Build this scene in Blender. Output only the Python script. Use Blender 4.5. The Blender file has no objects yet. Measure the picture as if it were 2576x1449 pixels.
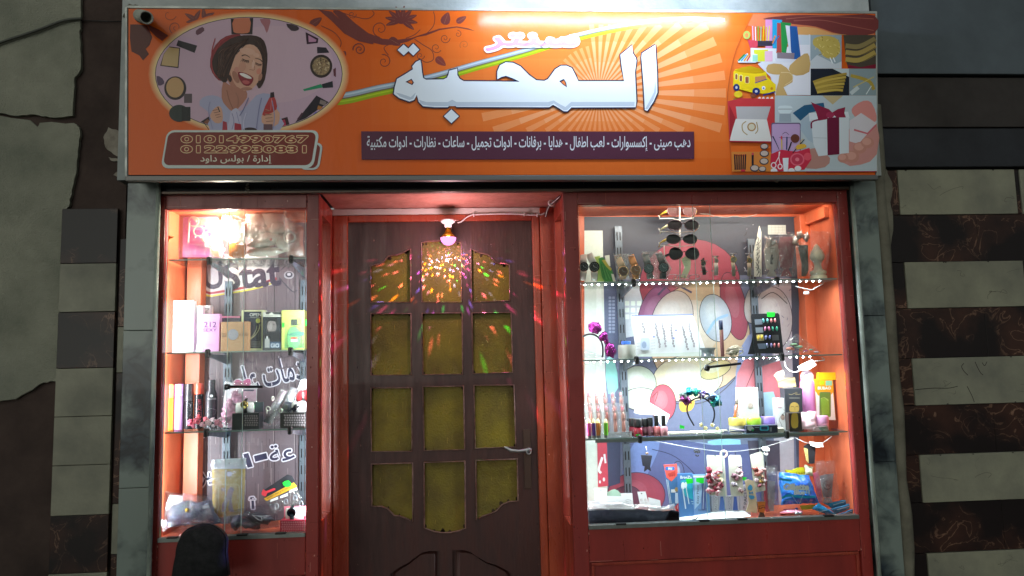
import bpy, math, random
from mathutils import Vector, Matrix, geometry, noise
random.seed(7)
# ---------------------------------------------------------------- camera
SC = bpy.context.scene
COL = SC.collection
YAW, PIT, ROL = (math.radians(a) for a in (4.0923, 5.7695, -1.3706))
FPX, CX, CY = 1860.0, 1288.0, 724.5
EYE = Vector((0, -3.2, 1.45))
def _rot():
    cz, sz, cp, sp, cr, sr = math.cos(YAW), math.sin(YAW), math.cos(PIT), math.sin(PIT), math.cos(ROL), math.sin(ROL)
    Yw = Matrix(((cz, -sz, 0), (sz, cz, 0), (0, 0, 1)))
    B = Matrix(((1, 0, 0), (0, 0, -1), (0, 1, 0)))
    P = Matrix(((1, 0, 0), (0, cp, sp), (0, -sp, cp)))
    Q = Matrix(((cr, -sr, 0), (sr, cr, 0), (0, 0, 1)))
    return Q @ P @ B @ Yw
ROT = _rot()
cam = bpy.data.objects.new('camera', bpy.data.cameras.new('camera'))
COL.objects.link(cam)
cam.data.sensor_width = 36
cam.data.lens = 36 * FPX / 2576
cam.data.clip_start, cam.data.clip_end = 0.05, 300
_m = Matrix((ROT[0], -ROT[1], -ROT[2])).transposed().to_4x4()
_m.translation = EYE
cam.matrix_world = _m
SC.camera = cam
# ---------------------------------------------------------------- night sky, street light
W = bpy.data.worlds.new('World'); SC.world = W; W.use_nodes = True
_n, _l = W.node_tree.nodes, W.node_tree.links
_bg = _n['Background']
_sky = _n.new('ShaderNodeTexSky'); _sky.sky_type = 'NISHITA'; _sky.sun_disc = False
_sky.sun_elevation = math.radians(12); _sky.sun_rotation = math.radians(200)
_hs = _n.new('ShaderNodeHueSaturation'); _hs.inputs['Saturation'].default_value = 0.12
_tint = _n.new('ShaderNodeMix'); _tint.data_type = 'RGBA'; _tint.blend_type = 'MULTIPLY'; _tint.inputs[0].default_value = 1
_tint.inputs[7].default_value = (0.93, 1.0, 0.95, 1)
_l.new(_sky.outputs[0], _hs.inputs['Color']); _l.new(_hs.outputs[0], _tint.inputs[6]); _l.new(_tint.outputs[2], _bg.inputs[0])
_bg.inputs[1].default_value = 0.052
_sd = bpy.data.lights.new('street_glow', 'SUN'); _sd.energy = 0.26; _sd.angle = math.radians(35); _sd.color = (1.0, 0.97, 0.82)
_so = bpy.data.objects.new('street_glow', _sd); COL.objects.link(_so); _so.rotation_euler = (math.radians(58), 0, math.radians(-32))
SC.view_settings.view_transform = 'Standard'; SC.view_settings.look = 'None'
SC.view_settings.exposure = 0; SC.view_settings.gamma = 1
SC.render.engine = 'CYCLES'
cy = SC.cycles
cy.max_bounces = 8; cy.diffuse_bounces = 3; cy.glossy_bounces = 3; cy.transmission_bounces = 6; cy.transparent_max_bounces = 28
cy.sample_clamp_indirect = 4; cy.caustics_reflective = False; cy.caustics_refractive = False
cy.use_denoising = True
cy.use_light_tree = True

# ---------------------------------------------------------------- measuring: a point of a survey tile -> a point on the plane y = Y
TILE = dict(A0=(0, 0, 1), A1=(301.9, 0, .32416), A2=(838.5, 0, .36458), A3=(1710.6, 0, .32416), A4=(0, 0, .50009), A5=(0, 724.5, .50009),
  A6=(2106.4, 335.4, .37033), A7=(2106.4, 872.1, .39829), B1=(375.7, 503.1, .2777), B2=(375.7, 872.1, .39827), B3=(791.6, 469.6, .34729),
  B4=(791.6, 939.2, .35193), B5=(1428.9, 496.4, .16668), B6=(1777.7, 496.4, .16667), B7=(1428.9, 704.4, .14844), B8=(1777.7, 704.4, .15625),
  D1=(1442.3, 898.9, .15625), D2=(1777.7, 898.9, .15625), D3=(1442.3, 1100.2, .17128), D4=(1777.7, 1100.2, .17128),
  D5=(402.5, 724.5, .15104), D6=(402.5, 939.2, .15104), D7=(402.5, 1127.0, .1667), E1=(402.5, 516.5, .15104), E2=(771.5, 456.2, .28703),
  E3=(1308.1, 469.6, .27797), E4=(301.9, 415.9, .22135), E5=(1341.7, 415.9, .36458), E6=(375.7, 1301.4, .19271), E7=(1375.2, 1274.6, .33854))
ROTT = ROT.transposed()
def P(t, x, y, Y):
    ox, oy, s = TILE[t]
    d = ROTT @ Vector(((ox + s * x - CX) / FPX, (oy + s * y - CY) / FPX, 1))
    return EYE + d * ((Y - EYE.y) / d.y)

# ---------------------------------------------------------------- colours and materials
def lin(h, k=1.0):
    if not isinstance(h, str): return tuple(h)[:3]
    v = [int(h[i:i + 2], 16) / 255 for i in (0, 2, 4)]
    return tuple(k * (c / 12.92 if c <= .04045 else ((c + .055) / 1.055) ** 2.4) for c in v)
MATS = {}
def mat(name, col='808080', rough=.5, metal=0, noise_amt=0, nscale=8, col2=None, bump=0, bscale=40, stretch=(1, 1, 1), coat=0, emit=0, alpha=1, trans=0, sheen=0, spec=.5, detail=6):
    if name in MATS: return MATS[name]
    m = bpy.data.materials.new(name); m.use_nodes = True; MATS[name] = m
    n, l = m.node_tree.nodes, m.node_tree.links
    b = n['Principled BSDF']
    c = lin(col) + (1,)
    b.inputs['Base Color'].default_value = c
    b.inputs['Roughness'].default_value = rough; b.inputs['Metallic'].default_value = metal
    b.inputs['Coat Weight'].default_value = coat; b.inputs['Specular IOR Level'].default_value = spec
    b.inputs['Transmission Weight'].default_value = trans; b.inputs['Alpha'].default_value = alpha
    b.inputs['Sheen Weight'].default_value = sheen
    if emit:
        b.inputs['Emission Color'].default_value = c; b.inputs['Emission Strength'].default_value = emit
    if noise_amt or bump:
        tc = n.new('ShaderNodeTexCoord'); mp = n.new('ShaderNodeMapping'); mp.inputs['Scale'].default_value = stretch
        geo = n.new('ShaderNodeNewGeometry')
        l.new(geo.outputs['Position'], mp.inputs[0])
    if noise_amt:
        t = n.new('ShaderNodeTexNoise'); t.inputs['Scale'].default_value = nscale; t.inputs['Detail'].default_value = detail; t.inputs['Roughness'].default_value = .62
        l.new(mp.outputs[0], t.inputs['Vector'])
        r = n.new('ShaderNodeValToRGB'); r.color_ramp.elements[0].position = .36; r.color_ramp.elements[1].position = .66
        l.new(t.outputs[0], r.inputs[0])
        mx = n.new('ShaderNodeMix'); mx.data_type = 'RGBA'
        mx.inputs[6].default_value = c
        mx.inputs[7].default_value = (lin(col2) + (1,)) if col2 else tuple(x * (1 - noise_amt) for x in c[:3]) + (1,)
        l.new(r.outputs[0], mx.inputs[0]); l.new(mx.outputs[2], b.inputs['Base Color'])
        rr_ = n.new('ShaderNodeMapRange'); rr_.inputs[1].default_value = .3; rr_.inputs[2].default_value = .7; rr_.inputs[3].default_value = max(.03, rough - .12); rr_.inputs[4].default_value = min(1, rough + .16)
        l.new(t.outputs[0], rr_.inputs[0]); l.new(rr_.outputs[0], b.inputs['Roughness'])
    if bump:
        t2 = n.new('ShaderNodeTexNoise'); t2.inputs['Scale'].default_value = bscale; t2.inputs['Detail'].default_value = 5
        l.new(mp.outputs[0], t2.inputs['Vector'])
        bp = n.new('ShaderNodeBump'); bp.inputs['Strength'].default_value = 1; bp.inputs['Distance'].default_value = bump
        l.new(t2.outputs[0], bp.inputs['Height']); l.new(bp.outputs[0], b.inputs['Normal'])
    return m
def film(name, tint='ffffff', gloss=.22, rough=.08, bump=.006, scale=22, haze=.06, hazecol='ffffff', stretch=(1,1,1)):
    """thin clear plastic: mostly see-through, creased and shiny"""
    if name in MATS: return MATS[name]
    m = bpy.data.materials.new(name); m.use_nodes = True; MATS[name] = m
    n, l = m.node_tree.nodes, m.node_tree.links; n.clear()
    out = n.new('ShaderNodeOutputMaterial'); tr = n.new('ShaderNodeBsdfTransparent'); tr.inputs[0].default_value = lin(tint) + (1,)
    gl = n.new('ShaderNodeBsdfGlossy'); gl.inputs['Roughness'].default_value = rough
    df = n.new('ShaderNodeBsdfDiffuse'); df.inputs[0].default_value = lin(hazecol) + (1,)
    m1 = n.new('ShaderNodeMixShader'); m2 = n.new('ShaderNodeMixShader')
    m1.inputs[0].default_value = haze
    l.new(tr.outputs[0], m1.inputs[1]); l.new(df.outputs[0], m1.inputs[2]); l.new(m1.outputs[0], m2.inputs[1]); l.new(gl.outputs[0], m2.inputs[2]); l.new(m2.outputs[0], out.inputs[0])
    fr = n.new('ShaderNodeLayerWeight'); fr.inputs[0].default_value = .18
    mu = n.new('ShaderNodeMath'); mu.operation = 'MULTIPLY_ADD'; mu.inputs[1].default_value = .6; mu.inputs[2].default_value = gloss
    l.new(fr.outputs['Fresnel'], mu.inputs[0]); l.new(mu.outputs[0], m2.inputs[0])
    if bump:
        geo = n.new('ShaderNodeNewGeometry'); mp = n.new('ShaderNodeMapping'); mp.inputs['Scale'].default_value = stretch
        t = n.new('ShaderNodeTexNoise'); t.inputs['Scale'].default_value = scale; t.inputs['Detail'].default_value = 4; t.inputs['Distortion'].default_value = 1.2
        bp = n.new('ShaderNodeBump'); bp.inputs['Strength'].default_value = 1; bp.inputs['Distance'].default_value = bump
        l.new(geo.outputs['Position'], mp.inputs[0]); l.new(mp.outputs[0], t.inputs['Vector']); l.new(t.outputs[0], bp.inputs['Height'])
        for s in (gl, df): l.new(bp.outputs[0], s.inputs['Normal'])
        l.new(bp.outputs[0], fr.inputs['Normal'])
    return m
def glass(name, tint='fbfefd', k=.04):
    return film(name, tint, gloss=k, rough=.02, bump=0, haze=0)
def printed(name, rough=.45, coat=0, bump=0, bscale=30, stretch=(1, 1, 1), grain=0, metal=0):
    """flat print: base colour comes from the mesh's own colour attribute"""
    if name in MATS: return MATS[name]
    m = mat(name, rough=rough, coat=coat, bump=bump, bscale=bscale, stretch=stretch, metal=metal)
    n, l = m.node_tree.nodes, m.node_tree.links
    a = n.new('ShaderNodeVertexColor'); a.layer_name = 'ink'
    src = a.outputs[0]
    if grain:
        g = n.new('ShaderNodeNewGeometry'); t = n.new('ShaderNodeTexNoise'); t.inputs['Scale'].default_value = 60; t.inputs['Detail'].default_value = 8
        r = n.new('ShaderNodeMapRange'); r.inputs[3].default_value = 1 - grain; r.inputs[4].default_value = 1 + grain
        v = n.new('ShaderNodeVectorMath'); v.operation = 'SCALE'
        l.new(g.outputs['Position'], t.inputs['Vector']); l.new(t.outputs[0], r.inputs[0]); l.new(a.outputs[0], v.inputs[0]); l.new(r.outputs[0], v.inputs['Scale']); src = v.outputs[0]
    l.new(src, n['Principled BSDF'].inputs['Base Color'])
    return m
def emitter(name, col, strength, through=0):
    if name in MATS: return MATS[name]
    m = bpy.data.materials.new(name); m.use_nodes = True; MATS[name] = m
    n, l = m.node_tree.nodes, m.node_tree.links; n.clear()
    out = n.new('ShaderNodeOutputMaterial'); e = n.new('ShaderNodeEmission'); e.inputs[0].default_value = lin(col) + (1,); e.inputs[1].default_value = strength
    if through:
        t = n.new('ShaderNodeBsdfTransparent'); mx = n.new('ShaderNodeMixShader'); mx.inputs[0].default_value = through
        l.new(e.outputs[0], mx.inputs[1]); l.new(t.outputs[0], mx.inputs[2]); l.new(mx.outputs[0], out.inputs[0])
    else: l.new(e.outputs[0], out.inputs[0])
    return m

# ---------------------------------------------------------------- objects
def tag(o, label=None, cat=None, group=None, kind=None):
    if label: o['label'] = label
    if cat: o['category'] = cat
    if group: o['group'] = group
    if kind: o['kind'] = kind
    return o
def root_of(o):
    v = Vector((0, 0, 0))
    while o is not None: v = v + o.location; o = o.parent
    return v
def empty(name, loc, label, cat, group=None):
    o = bpy.data.objects.new(name, None); COL.objects.link(o); o.location = Vector(loc); o.empty_display_size = .02
    return tag(o, label, cat, group)
def V(p): return p if isinstance(p, Vector) else Vector(p)
def crom(pts, n=6, closed=True):
    out = []; k = len(pts); rng = range(k) if closed else range(k - 1)
    g = (lambda i: pts[i % k]) if closed else (lambda i: pts[max(0, min(k - 1, i))])
    for i in rng:
        a, b, c, d = g(i - 1), g(i), g(i + 1), g(i + 2)
        for j in range(n):
            t = j / n
            out.append(tuple(.5 * (2 * b[q] + (c[q] - a[q]) * t + (2 * a[q] - 5 * b[q] + 4 * c[q] - d[q]) * t * t + (3 * b[q] - a[q] - 3 * c[q] + d[q]) * t ** 3) for q in range(len(b))))
    if not closed: out.append(tuple(pts[-1]))
    return out
class G:
    def __init__(s): s.v = []; s.f = []; s.mi = []; s.sm = []; s.cur = 0; s.smooth = False
    def add(s, vs, fs, smooth=None):
        o = len(s.v); s.v += [V(p) for p in vs]
        for f in fs: s.f.append([i + o for i in f]); s.mi.append(s.cur); s.sm.append(s.smooth if smooth is None else smooth)
        return s
    def hexa(s, p):   # 4 front points (ccw seen from front), 4 back
        return s.add(p, [(0, 1, 2, 3), (7, 6, 5, 4), (0, 4, 5, 1), (1, 5, 6, 2), (2, 6, 7, 3), (3, 7, 4, 0)])
    def box(s, x0, y0, z0, x1, y1, z1):
        return s.hexa([(x0, y0, z0), (x1, y0, z0), (x1, y0, z1), (x0, y0, z1), (x0, y1, z0), (x1, y1, z0), (x1, y1, z1), (x0, y1, z1)])
    def prism(s, pts, back, smooth=False):
        """pts: front outline (3D), back: offset vector"""
        pts = [V(p) for p in pts]; k = len(pts); bk = V(back)
        tri = geometry.tessellate_polygon([pts])
        s.add(pts + [p + bk for p in pts], [t for t in tri] + [tuple(i + k for i in reversed(t)) for t in tri] + [(i, i + k, (i + 1) % k + k, (i + 1) % k) for i in range(k)], False)
        return s
    def tube(s, pts, r, n=8, closed=False, cap=True, flat=1.0):
        pts = [V(p) for p in pts]; k = len(pts); vs = []; fs = []
        rr = r if isinstance(r, (list, tuple)) else [r] * k
        up = Vector((.13, .97, .2))
        for i, p in enumerate(pts):
            a = pts[(i - 1) % k] if (closed or i) else p; b = pts[(i + 1) % k] if (closed or i < k - 1) else p
            d = (b - a); d = d.normalized() if d.length > 1e-9 else Vector((0, 0, 1))
            x = d.cross(up); x = x.normalized() if x.length > 1e-4 else d.orthogonal().normalized(); y = d.cross(x).normalized()
            for j in range(n):
                t = 2 * math.pi * j / n; vs.append(p + x * (rr[i] * math.cos(t)) + y * (rr[i] * flat * math.sin(t)))
        for i in range(k if closed else k - 1):
            for j in range(n):
                a, b = i * n + j, i * n + (j + 1) % n; c, d = ((i + 1) % k) * n + (j + 1) % n, ((i + 1) % k) * n + j
                fs.append((a, b, c, d))
        if cap and not closed: fs += [tuple(range(n))[::-1], tuple((k - 1) * n + j for j in range(n))]
        return s.add(vs, fs, True)
    def lathe(s, prof, c, n=24, axis='z', sx=1, sy=1, rot=None):
        c = V(c); vs = []; fs = []; k = len(prof)
        for r, h in prof:
            for j in range(n):
                t = 2 * math.pi * j / n; p = Vector((r * math.cos(t) * sx, r * math.sin(t) * sy, h))
                if axis == 'y': p = Vector((p.x, -p.z, p.y))
                elif axis == 'x': p = Vector((p.z, p.y, p.x))
                if rot: p = rot @ p
                vs.append(c + p)
        for i in range(k - 1):
            for j in range(n): fs.append((i * n + j, i * n + (j + 1) % n, (i + 1) * n + (j + 1) % n, (i + 1) * n + j))
        s.add(vs, fs, True)
        if prof[0][0] > 1e-6: s.add([vs[j] for j in range(n)], [tuple(range(n))[::-1]], False)
        if prof[-1][0] > 1e-6: s.add([vs[(k - 1) * n + j] for j in range(n)], [tuple(range(n))], False)
        return s
    def ball(s, c, rx, ry=None, rz=None, n=14, rot=None, lump=0, seed=0):
        ry = ry or rx; rz = rz or rx; vs = []; fs = []; m = n // 2; c = V(c)
        for i in range(m + 1):
            a = math.pi * i / m
            for j in range(n):
                b = 2 * math.pi * j / n; u = Vector((math.sin(a) * math.cos(b), math.sin(a) * math.sin(b), math.cos(a)))
                k = 1 + (lump * noise.noise(u * 2.3 + Vector((seed, 0, 0))) if lump else 0)
                p = Vector((u.x * rx * k, u.y * ry * k, u.z * rz * k)); vs.append(c + (rot @ p if rot else p))
        for i in range(m):
            for j in range(n): fs.append((i * n + j, (i + 1) * n + j, (i + 1) * n + (j + 1) % n, i * n + (j + 1) % n))
        return s.add(vs, fs, True)
    def torus(s, c, R, r, n=24, m=8, axis='y', sx=1, rot=None):
        c = V(c); pts = []
        for i in range(n):
            t = 2 * math.pi * i / n; p = Vector((R * sx * math.cos(t), 0, R * math.sin(t))) if axis == 'y' else Vector((R * sx * math.cos(t), R * math.sin(t), 0))
            pts.append(c + (rot @ p if rot else p))
        return s.tube(pts, r, m, closed=True)
    def sheet(s, c00, c10, c11, c01, nx=16, ny=12, bulge=.0, crumple=.0, scale=20, seed=0, off=(0, -1, 0), two=0):
        """a bilinear sheet with bulge and crumple along off; two>0 adds a flat back that far behind"""
        c00, c10, c11, c01 = map(V, (c00, c10, c11, c01)); off = V(off); vs = []; fs = []
        for j in range(ny + 1):
            for i in range(nx + 1):
                a, b = i / nx, j / ny
                p = (c00 * (1 - a) + c10 * a) * (1 - b) + (c01 * (1 - a) + c11 * a) * b
                e = (1 - abs(2 * a - 1) ** 3) * (1 - abs(2 * b - 1) ** 3)
                q = p * scale + Vector((seed * 3.1, seed, 0))
                w = noise.noise(q) + .5 * noise.noise(q * 2.3)
                ed = Vector((noise.noise(q * 1.3 + Vector((9, 0, 0))), 0, noise.noise(q * 1.3 + Vector((0, 9, 0))))) * crumple * .8
                vs.append(p + off * (bulge * e + crumple * w * (.35 + e)) + ed)
        for j in range(ny):
            for i in range(nx): a = j * (nx + 1) + i; fs.append((a, a + 1, a + nx + 2, a + nx + 1))
        s.add(vs, fs, True)
        return s
    def build(s, name, m=None, parent=None, label=None, cat=None, group=None, kind=None, loc=None, bev=0):
        me = bpy.data.meshes.new(name)
        xs = s.v
        if parent is not None: org = root_of(parent)
        elif loc is not None: org = V(loc)
        else:
            a = [min(p[i] for p in xs) for i in range(3)]; b = [max(p[i] for p in xs) for i in range(3)]
            org = Vector(((a[0] + b[0]) / 2, (a[1] + b[1]) / 2, a[2]))
        me.from_pydata([tuple(p - org) for p in xs], [], s.f)
        ms = m if isinstance(m, (list, tuple)) else [m]
        for q in ms: me.materials.append(q)
        me.polygons.foreach_set('material_index', s.mi); me.polygons.foreach_set('use_smooth', s.sm); me.update()
        o = bpy.data.objects.new(name, me); COL.objects.link(o)
        if parent is not None: o.parent = parent
        else: o.location = org
        if bev:
            b = o.modifiers.new('soft_edges', 'BEVEL'); b.width = bev; b.segments = 2; b.limit_method = 'ANGLE'; b.angle_limit = .7
        return tag(o, label, cat, group, kind)
def copy_tree(o, parent=None, delta=None):
    c = o.copy(); COL.objects.link(c); c.parent = parent
    if delta is not None: c.location = o.location + V(delta)
    for ch in o.children: copy_tree(ch, c)
    return c

# ---------------------------------------------------------------- arabic shaping (presentation forms, visual order) and lettering
_F4 = {'ب': 0xFE8F, 'ت': 0xFE95, 'ج': 0xFE9D, 'ح': 0xFEA1, 'خ': 0xFEA5, 'س': 0xFEB1, 'ص': 0xFEB9, 'ط': 0xFEC1, 'ظ': 0xFEC5, 'ع': 0xFEC9, 'ف': 0xFED1,
       'ك': 0xFED9, 'ل': 0xFEDD, 'م': 0xFEE1, 'ن': 0xFEE5, 'ه': 0xFEE9, 'ي': 0xFEF1}
_F2 = {'ا': 0xFE8D, 'إ': 0xFE87, 'أ': 0xFE83, 'ة': 0xFE93, 'د': 0xFEA9, 'ر': 0xFEAD, 'و': 0xFEED, 'ى': 0xFEEF}
def arab(t):
    o = []
    for i, c in enumerate(t):
        pj = i > 0 and t[i - 1] in _F4; nx = t[i + 1] if i + 1 < len(t) else ' '
        if c in _F4: nj = nx in _F4 or nx in _F2; o.append(chr(_F4[c] + (3 if pj and nj else 1 if pj else 2 if nj else 0)))
        elif c in _F2: o.append(chr(_F2[c] + (1 if pj else 0)))
        else: o.append(c)
    return ''.join(reversed(o))
_TXT = {}
def glyphs(t, bold=0):
    k = (t, bold)
    if k not in _TXT:
        c = bpy.data.curves.new('lettering', 'FONT'); c.body = t; c.resolution_u = 3; c.offset = bold
        o = bpy.data.objects.new('lettering', c); COL.objects.link(o)
        me = bpy.data.meshes.new_from_object(o.evaluated_get(bpy.context.evaluated_depsgraph_get()))
        vs = [(v.co.x, v.co.y) for v in me.vertices]; fs = [tuple(p.vertices) for p in me.polygons]
        bpy.data.objects.remove(o); bpy.data.meshes.remove(me); bpy.data.curves.remove(c)
        _TXT[k] = (vs, fs)
    return _TXT[k]
class Art:
    """layered flat print on the plane y = Y, drawn in the units of one survey tile"""
    def __init__(s, t, Y, step=.000018): s.t = t; s.Y = Y; s.g = G(); s.c = []; s.k = 0; s.step = step; s.clip = None; s.fn = None
    def pt(s, x, y):
        if s.fn: return s.fn(x, y, s.k * s.step)
        p = P(s.t, x, y, s.Y); p.y -= s.k * s.step; return p
    def put(s, pts, tris, col):
        s.g.add([s.pt(*p) for p in pts], tris, False); c = lin(col); s.c += [c] * len(tris); s.k += 1
    def poly(s, pts, col, sm=0, t=None):
        if t: s.t, t0 = t, s.t
        if sm: pts = crom(pts, sm)
        tr = geometry.tessellate_polygon([[Vector((x, y, 0)) for x, y in pts]])
        s.put(pts, [tuple(q) for q in tr], col)
        if t: s.t = t0
        return s
    def rect(s, x0, y0, x1, y1, col): return s.poly([(x0, y0), (x1, y0), (x1, y1), (x0, y1)], col)
    def grad(s, x0, y0, x1, y1, ca, cb, n=8, vert=True):
        a, b = lin(ca), lin(cb)
        for i in range(n):
            c = tuple(a[q] + (b[q] - a[q]) * (i + .5) / n for q in range(3)); k = s.k
            if vert: s.rect(x0, y0 + (y1 - y0) * i / n, x1, y0 + (y1 - y0) * (i + 1) / n, c)
            else: s.rect(x0 + (x1 - x0) * i / n, y0, x0 + (x1 - x0) * (i + 1) / n, y1, c)
            s.k = k
        s.k += 1; return s
    def rrect(s, x0, y0, x1, y1, r, col, sk=0):
        q = []
        for cx_, cy_, a0 in ((x1 - r, y0 + r, -90), (x1 - r, y1 - r, 0), (x0 + r, y1 - r, 90), (x0 + r, y0 + r, 180)):
            for i in range(5):
                a = math.radians(a0 + 22.5 * i); X, Yy = cx_ + r * math.cos(a), cy_ + r * math.sin(a); q.append((X + sk * (y1 - Yy), Yy))
        return s.poly(q, col)
    def ell(s, cx_, cy_, rx, ry, col, rot=0, n=28, a0=0, a1=360, ymax=None):
        q = []; cr, sr = math.cos(math.radians(rot)), math.sin(math.radians(rot))
        for i in range(n):
            a = math.radians(a0 + (a1 - a0) * i / (n if a1 - a0 == 360 else n - 1)); x, y = rx * math.cos(a), ry * math.sin(a)
            X, Yy = cx_ + x * cr - y * sr, cy_ + x * sr + y * cr
            q.append((X, min(Yy, ymax) if ymax else Yy))
        return s.poly(q, col)
    def line(s, pts, w, col, sm=5, closed=False):
        if sm and len(pts) > 2: pts = crom(pts, sm, closed)
        k = len(pts); L = []; Rr = []
        for i, p in enumerate(pts):
            a = pts[(i - 1) % k] if (closed or i) else p; b = pts[(i + 1) % k] if (closed or i < k - 1) else p
            dx, dy = b[0] - a[0], b[1] - a[1]; d = math.hypot(dx, dy) or 1
            ww = (w[0] + (w[1] - w[0]) * i / max(1, k - 1)) if isinstance(w, tuple) else w
            nx, ny = -dy / d * ww / 2, dx / d * ww / 2; L.append((p[0] + nx, p[1] + ny)); Rr.append((p[0] - nx, p[1] - ny))
        s.put(L + Rr, [(i, (i + 1) % k, (i + 1) % k + k, i + k) for i in range(k if closed else k - 1)], col); return s
    def text(s, t, x0, y0, x1, y1, col, bold=0, rot=0, shear=0, vert=False):
        vs, fs = glyphs(t, bold)
        if not vs: return s
        ax, bx = min(v[0] for v in vs), max(v[0] for v in vs); ay, by = min(v[1] for v in vs), max(v[1] for v in vs)
        mx, my = (x0 + x1) / 2, (y0 + y1) / 2; cr, sr = math.cos(math.radians(rot)), math.sin(math.radians(rot)); q = []
        for x, y in vs:
            a = (x - ax) / (bx - ax) - .5; b = .5 - (y - ay) / (by - ay)
            if vert: X, Yy = b * (x1 - x0), -a * (y1 - y0)
            else: X, Yy = a * (x1 - x0) - b * shear, b * (y1 - y0)
            q.append((mx + X * cr - Yy * sr, my + X * sr + Yy * cr))
        s.put(q, fs, col); return s
    def halo(s, t, x0, y0, x1, y1, col, w, bold=0, rot=0, n=8):
        """outline: the lettering repeated round its place"""
        for i in range(n):
            an = 6.2832 * i / n; s.text(t, x0 + w * math.cos(an), y0 + w * math.sin(an), x1 + w * math.cos(an), y1 + w * math.sin(an), col, bold, rot)
        return s
    def build(s, name, parent=None, m=None, **kw):
        s.g.v = [V(p) for p in s.g.v]
        o = s.g.build(name, m or printed('print_card'), parent, **kw)
        me = o.data; a = me.color_attributes.new('ink', 'FLOAT_COLOR', 'CORNER'); i = 0; buf = []
        for p, c in zip(me.polygons, s.c): buf += [c[0], c[1], c[2], 1.0] * p.loop_total
        a.data.foreach_set('color', buf); return o
# ================================================================= materials of the place
RED = mat('red_oil_paint', 'b04e3a', .32, noise_amt=.35, nscale=9, col2='8f2a20', bump=.0012, bscale=26, stretch=(1.5, 1.5, .35), coat=.25)
RED_IN = mat('orange_red_paint_inside', 'dc7048', .38, noise_amt=.25, nscale=7, col2='c85f3c', bump=.0008, bscale=30, stretch=(1, 1, .4))
MAROON = mat('maroon_paint_front', 'a03a34', .36, noise_amt=.3, nscale=6, col2='842824', bump=.0008, bscale=24, stretch=(1.2, 1.2, .3), coat=.15)
PLASTER = mat('greenish_plaster', '9c9c8c', .9, noise_amt=.3, nscale=3.2, col2='7c7f72', bump=.006, bscale=150, detail=12)
BROWNW = mat('bare_brown_wall', '463630', .9, noise_amt=.35, nscale=4, col2='342926', bump=.004, bscale=40)
PALE = mat('pale_filler', '9b9488', .9, noise_amt=.3, nscale=12, col2='6f665c', bump=.004, bscale=50)
GAPD = mat('dark_gap', '1c1718', .9, noise_amt=.3, nscale=6)
ALU = mat('dull_aluminium', '8e9490', .42, .75, noise_amt=.25, nscale=14, bump=.0004, bscale=60)
STEEL = mat('bright_steel', 'a2a9b0', .32, .9)
UPR = mat('grey_upright', '6f7883', .38, .5, noise_amt=.25, nscale=30)
DKMETAL = mat('navy_beam_paint', '1f2230', .5, noise_amt=.3, nscale=5, col2='14151f', bump=.0008, bscale=30)
BLACK = mat('black_plastic', '141416', .4)
RUBBER = mat('black_rubber', '0c0c0d', .6)
WHITE = mat('white_plastic', 'e8e8e6', .4)
EDGE = mat('glass_edge', 'b9d3cb', .12, trans=.0, coat=.5)
PANE = glass('clear_pane', k=.0)
SHELFG = film('shelf_glass', 'f4fbf8', gloss=.05, rough=.03, bump=0, haze=.0)
CLEAR = film('clear_film')
def marble(name, base, vein, scale, w, rough=.3, second=None):
    m = mat(name, base, rough, coat=.1); n, l = m.node_tree.nodes, m.node_tree.links; b = n['Principled BSDF']
    g = n.new('ShaderNodeNewGeometry'); t = n.new('ShaderNodeTexNoise'); t.inputs['Scale'].default_value = scale; t.inputs['Detail'].default_value = 7; t.inputs['Distortion'].default_value = 1.6
    d = n.new('ShaderNodeMath'); d.operation = 'SUBTRACT'; d.inputs[1].default_value = .5
    ab = n.new('ShaderNodeMath'); ab.operation = 'ABSOLUTE'; mr = n.new('ShaderNodeMapRange'); mr.inputs[1].default_value = 0; mr.inputs[2].default_value = w; mr.inputs[3].default_value = 1; mr.inputs[4].default_value = 0
    t2 = n.new('ShaderNodeTexNoise'); t2.inputs['Scale'].default_value = scale * .6; t2.inputs['Detail'].default_value = 6
    r2 = n.new('ShaderNodeMapRange'); r2.inputs[1].default_value = .44; r2.inputs[2].default_value = .62
    mu = n.new('ShaderNodeMath'); mu.operation = 'MULTIPLY'
    l.new(g.outputs['Position'], t.inputs['Vector']); l.new(g.outputs['Position'], t2.inputs['Vector']); l.new(t.outputs[0], d.inputs[0]); l.new(d.outputs[0], ab.inputs[0]); l.new(ab.outputs[0], mr.inputs[0])
    l.new(t2.outputs[0], r2.inputs[0]); l.new(mr.outputs[0], mu.inputs[0]); l.new(r2.outputs[0], mu.inputs[1])
    m0 = n.new('ShaderNodeMix'); m0.data_type = 'RGBA'; m0.inputs[6].default_value = lin(base) + (1,); m0.inputs[7].default_value = lin(second or base) + (1,); l.new(r2.outputs[0], m0.inputs[0])
    mx = n.new('ShaderNodeMix'); mx.data_type = 'RGBA'; mx.inputs[7].default_value = lin(vein) + (1,)
    l.new(m0.outputs[2], mx.inputs[6]); l.new(mu.outputs[0], mx.inputs[0]); l.new(mx.outputs[2], b.inputs['Base Color']); return m
MDARK = marble('dark_veined_marble', '1f1819', '8a6a58', 7.5, .02, .42, '432b24'); MDARK.node_tree.nodes['Principled BSDF'].inputs['Specular IOR Level'].default_value = .25
MLIGHT = mat('pale_stone_tile', '959480', .5, noise_amt=.22, nscale=4, col2='76766a', bump=.0012, bscale=70, detail=12)
MGREEN = marble('blue_green_marble', '7e8a84', '141a22', 5.5, .085, .3, '2c3842')

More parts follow.
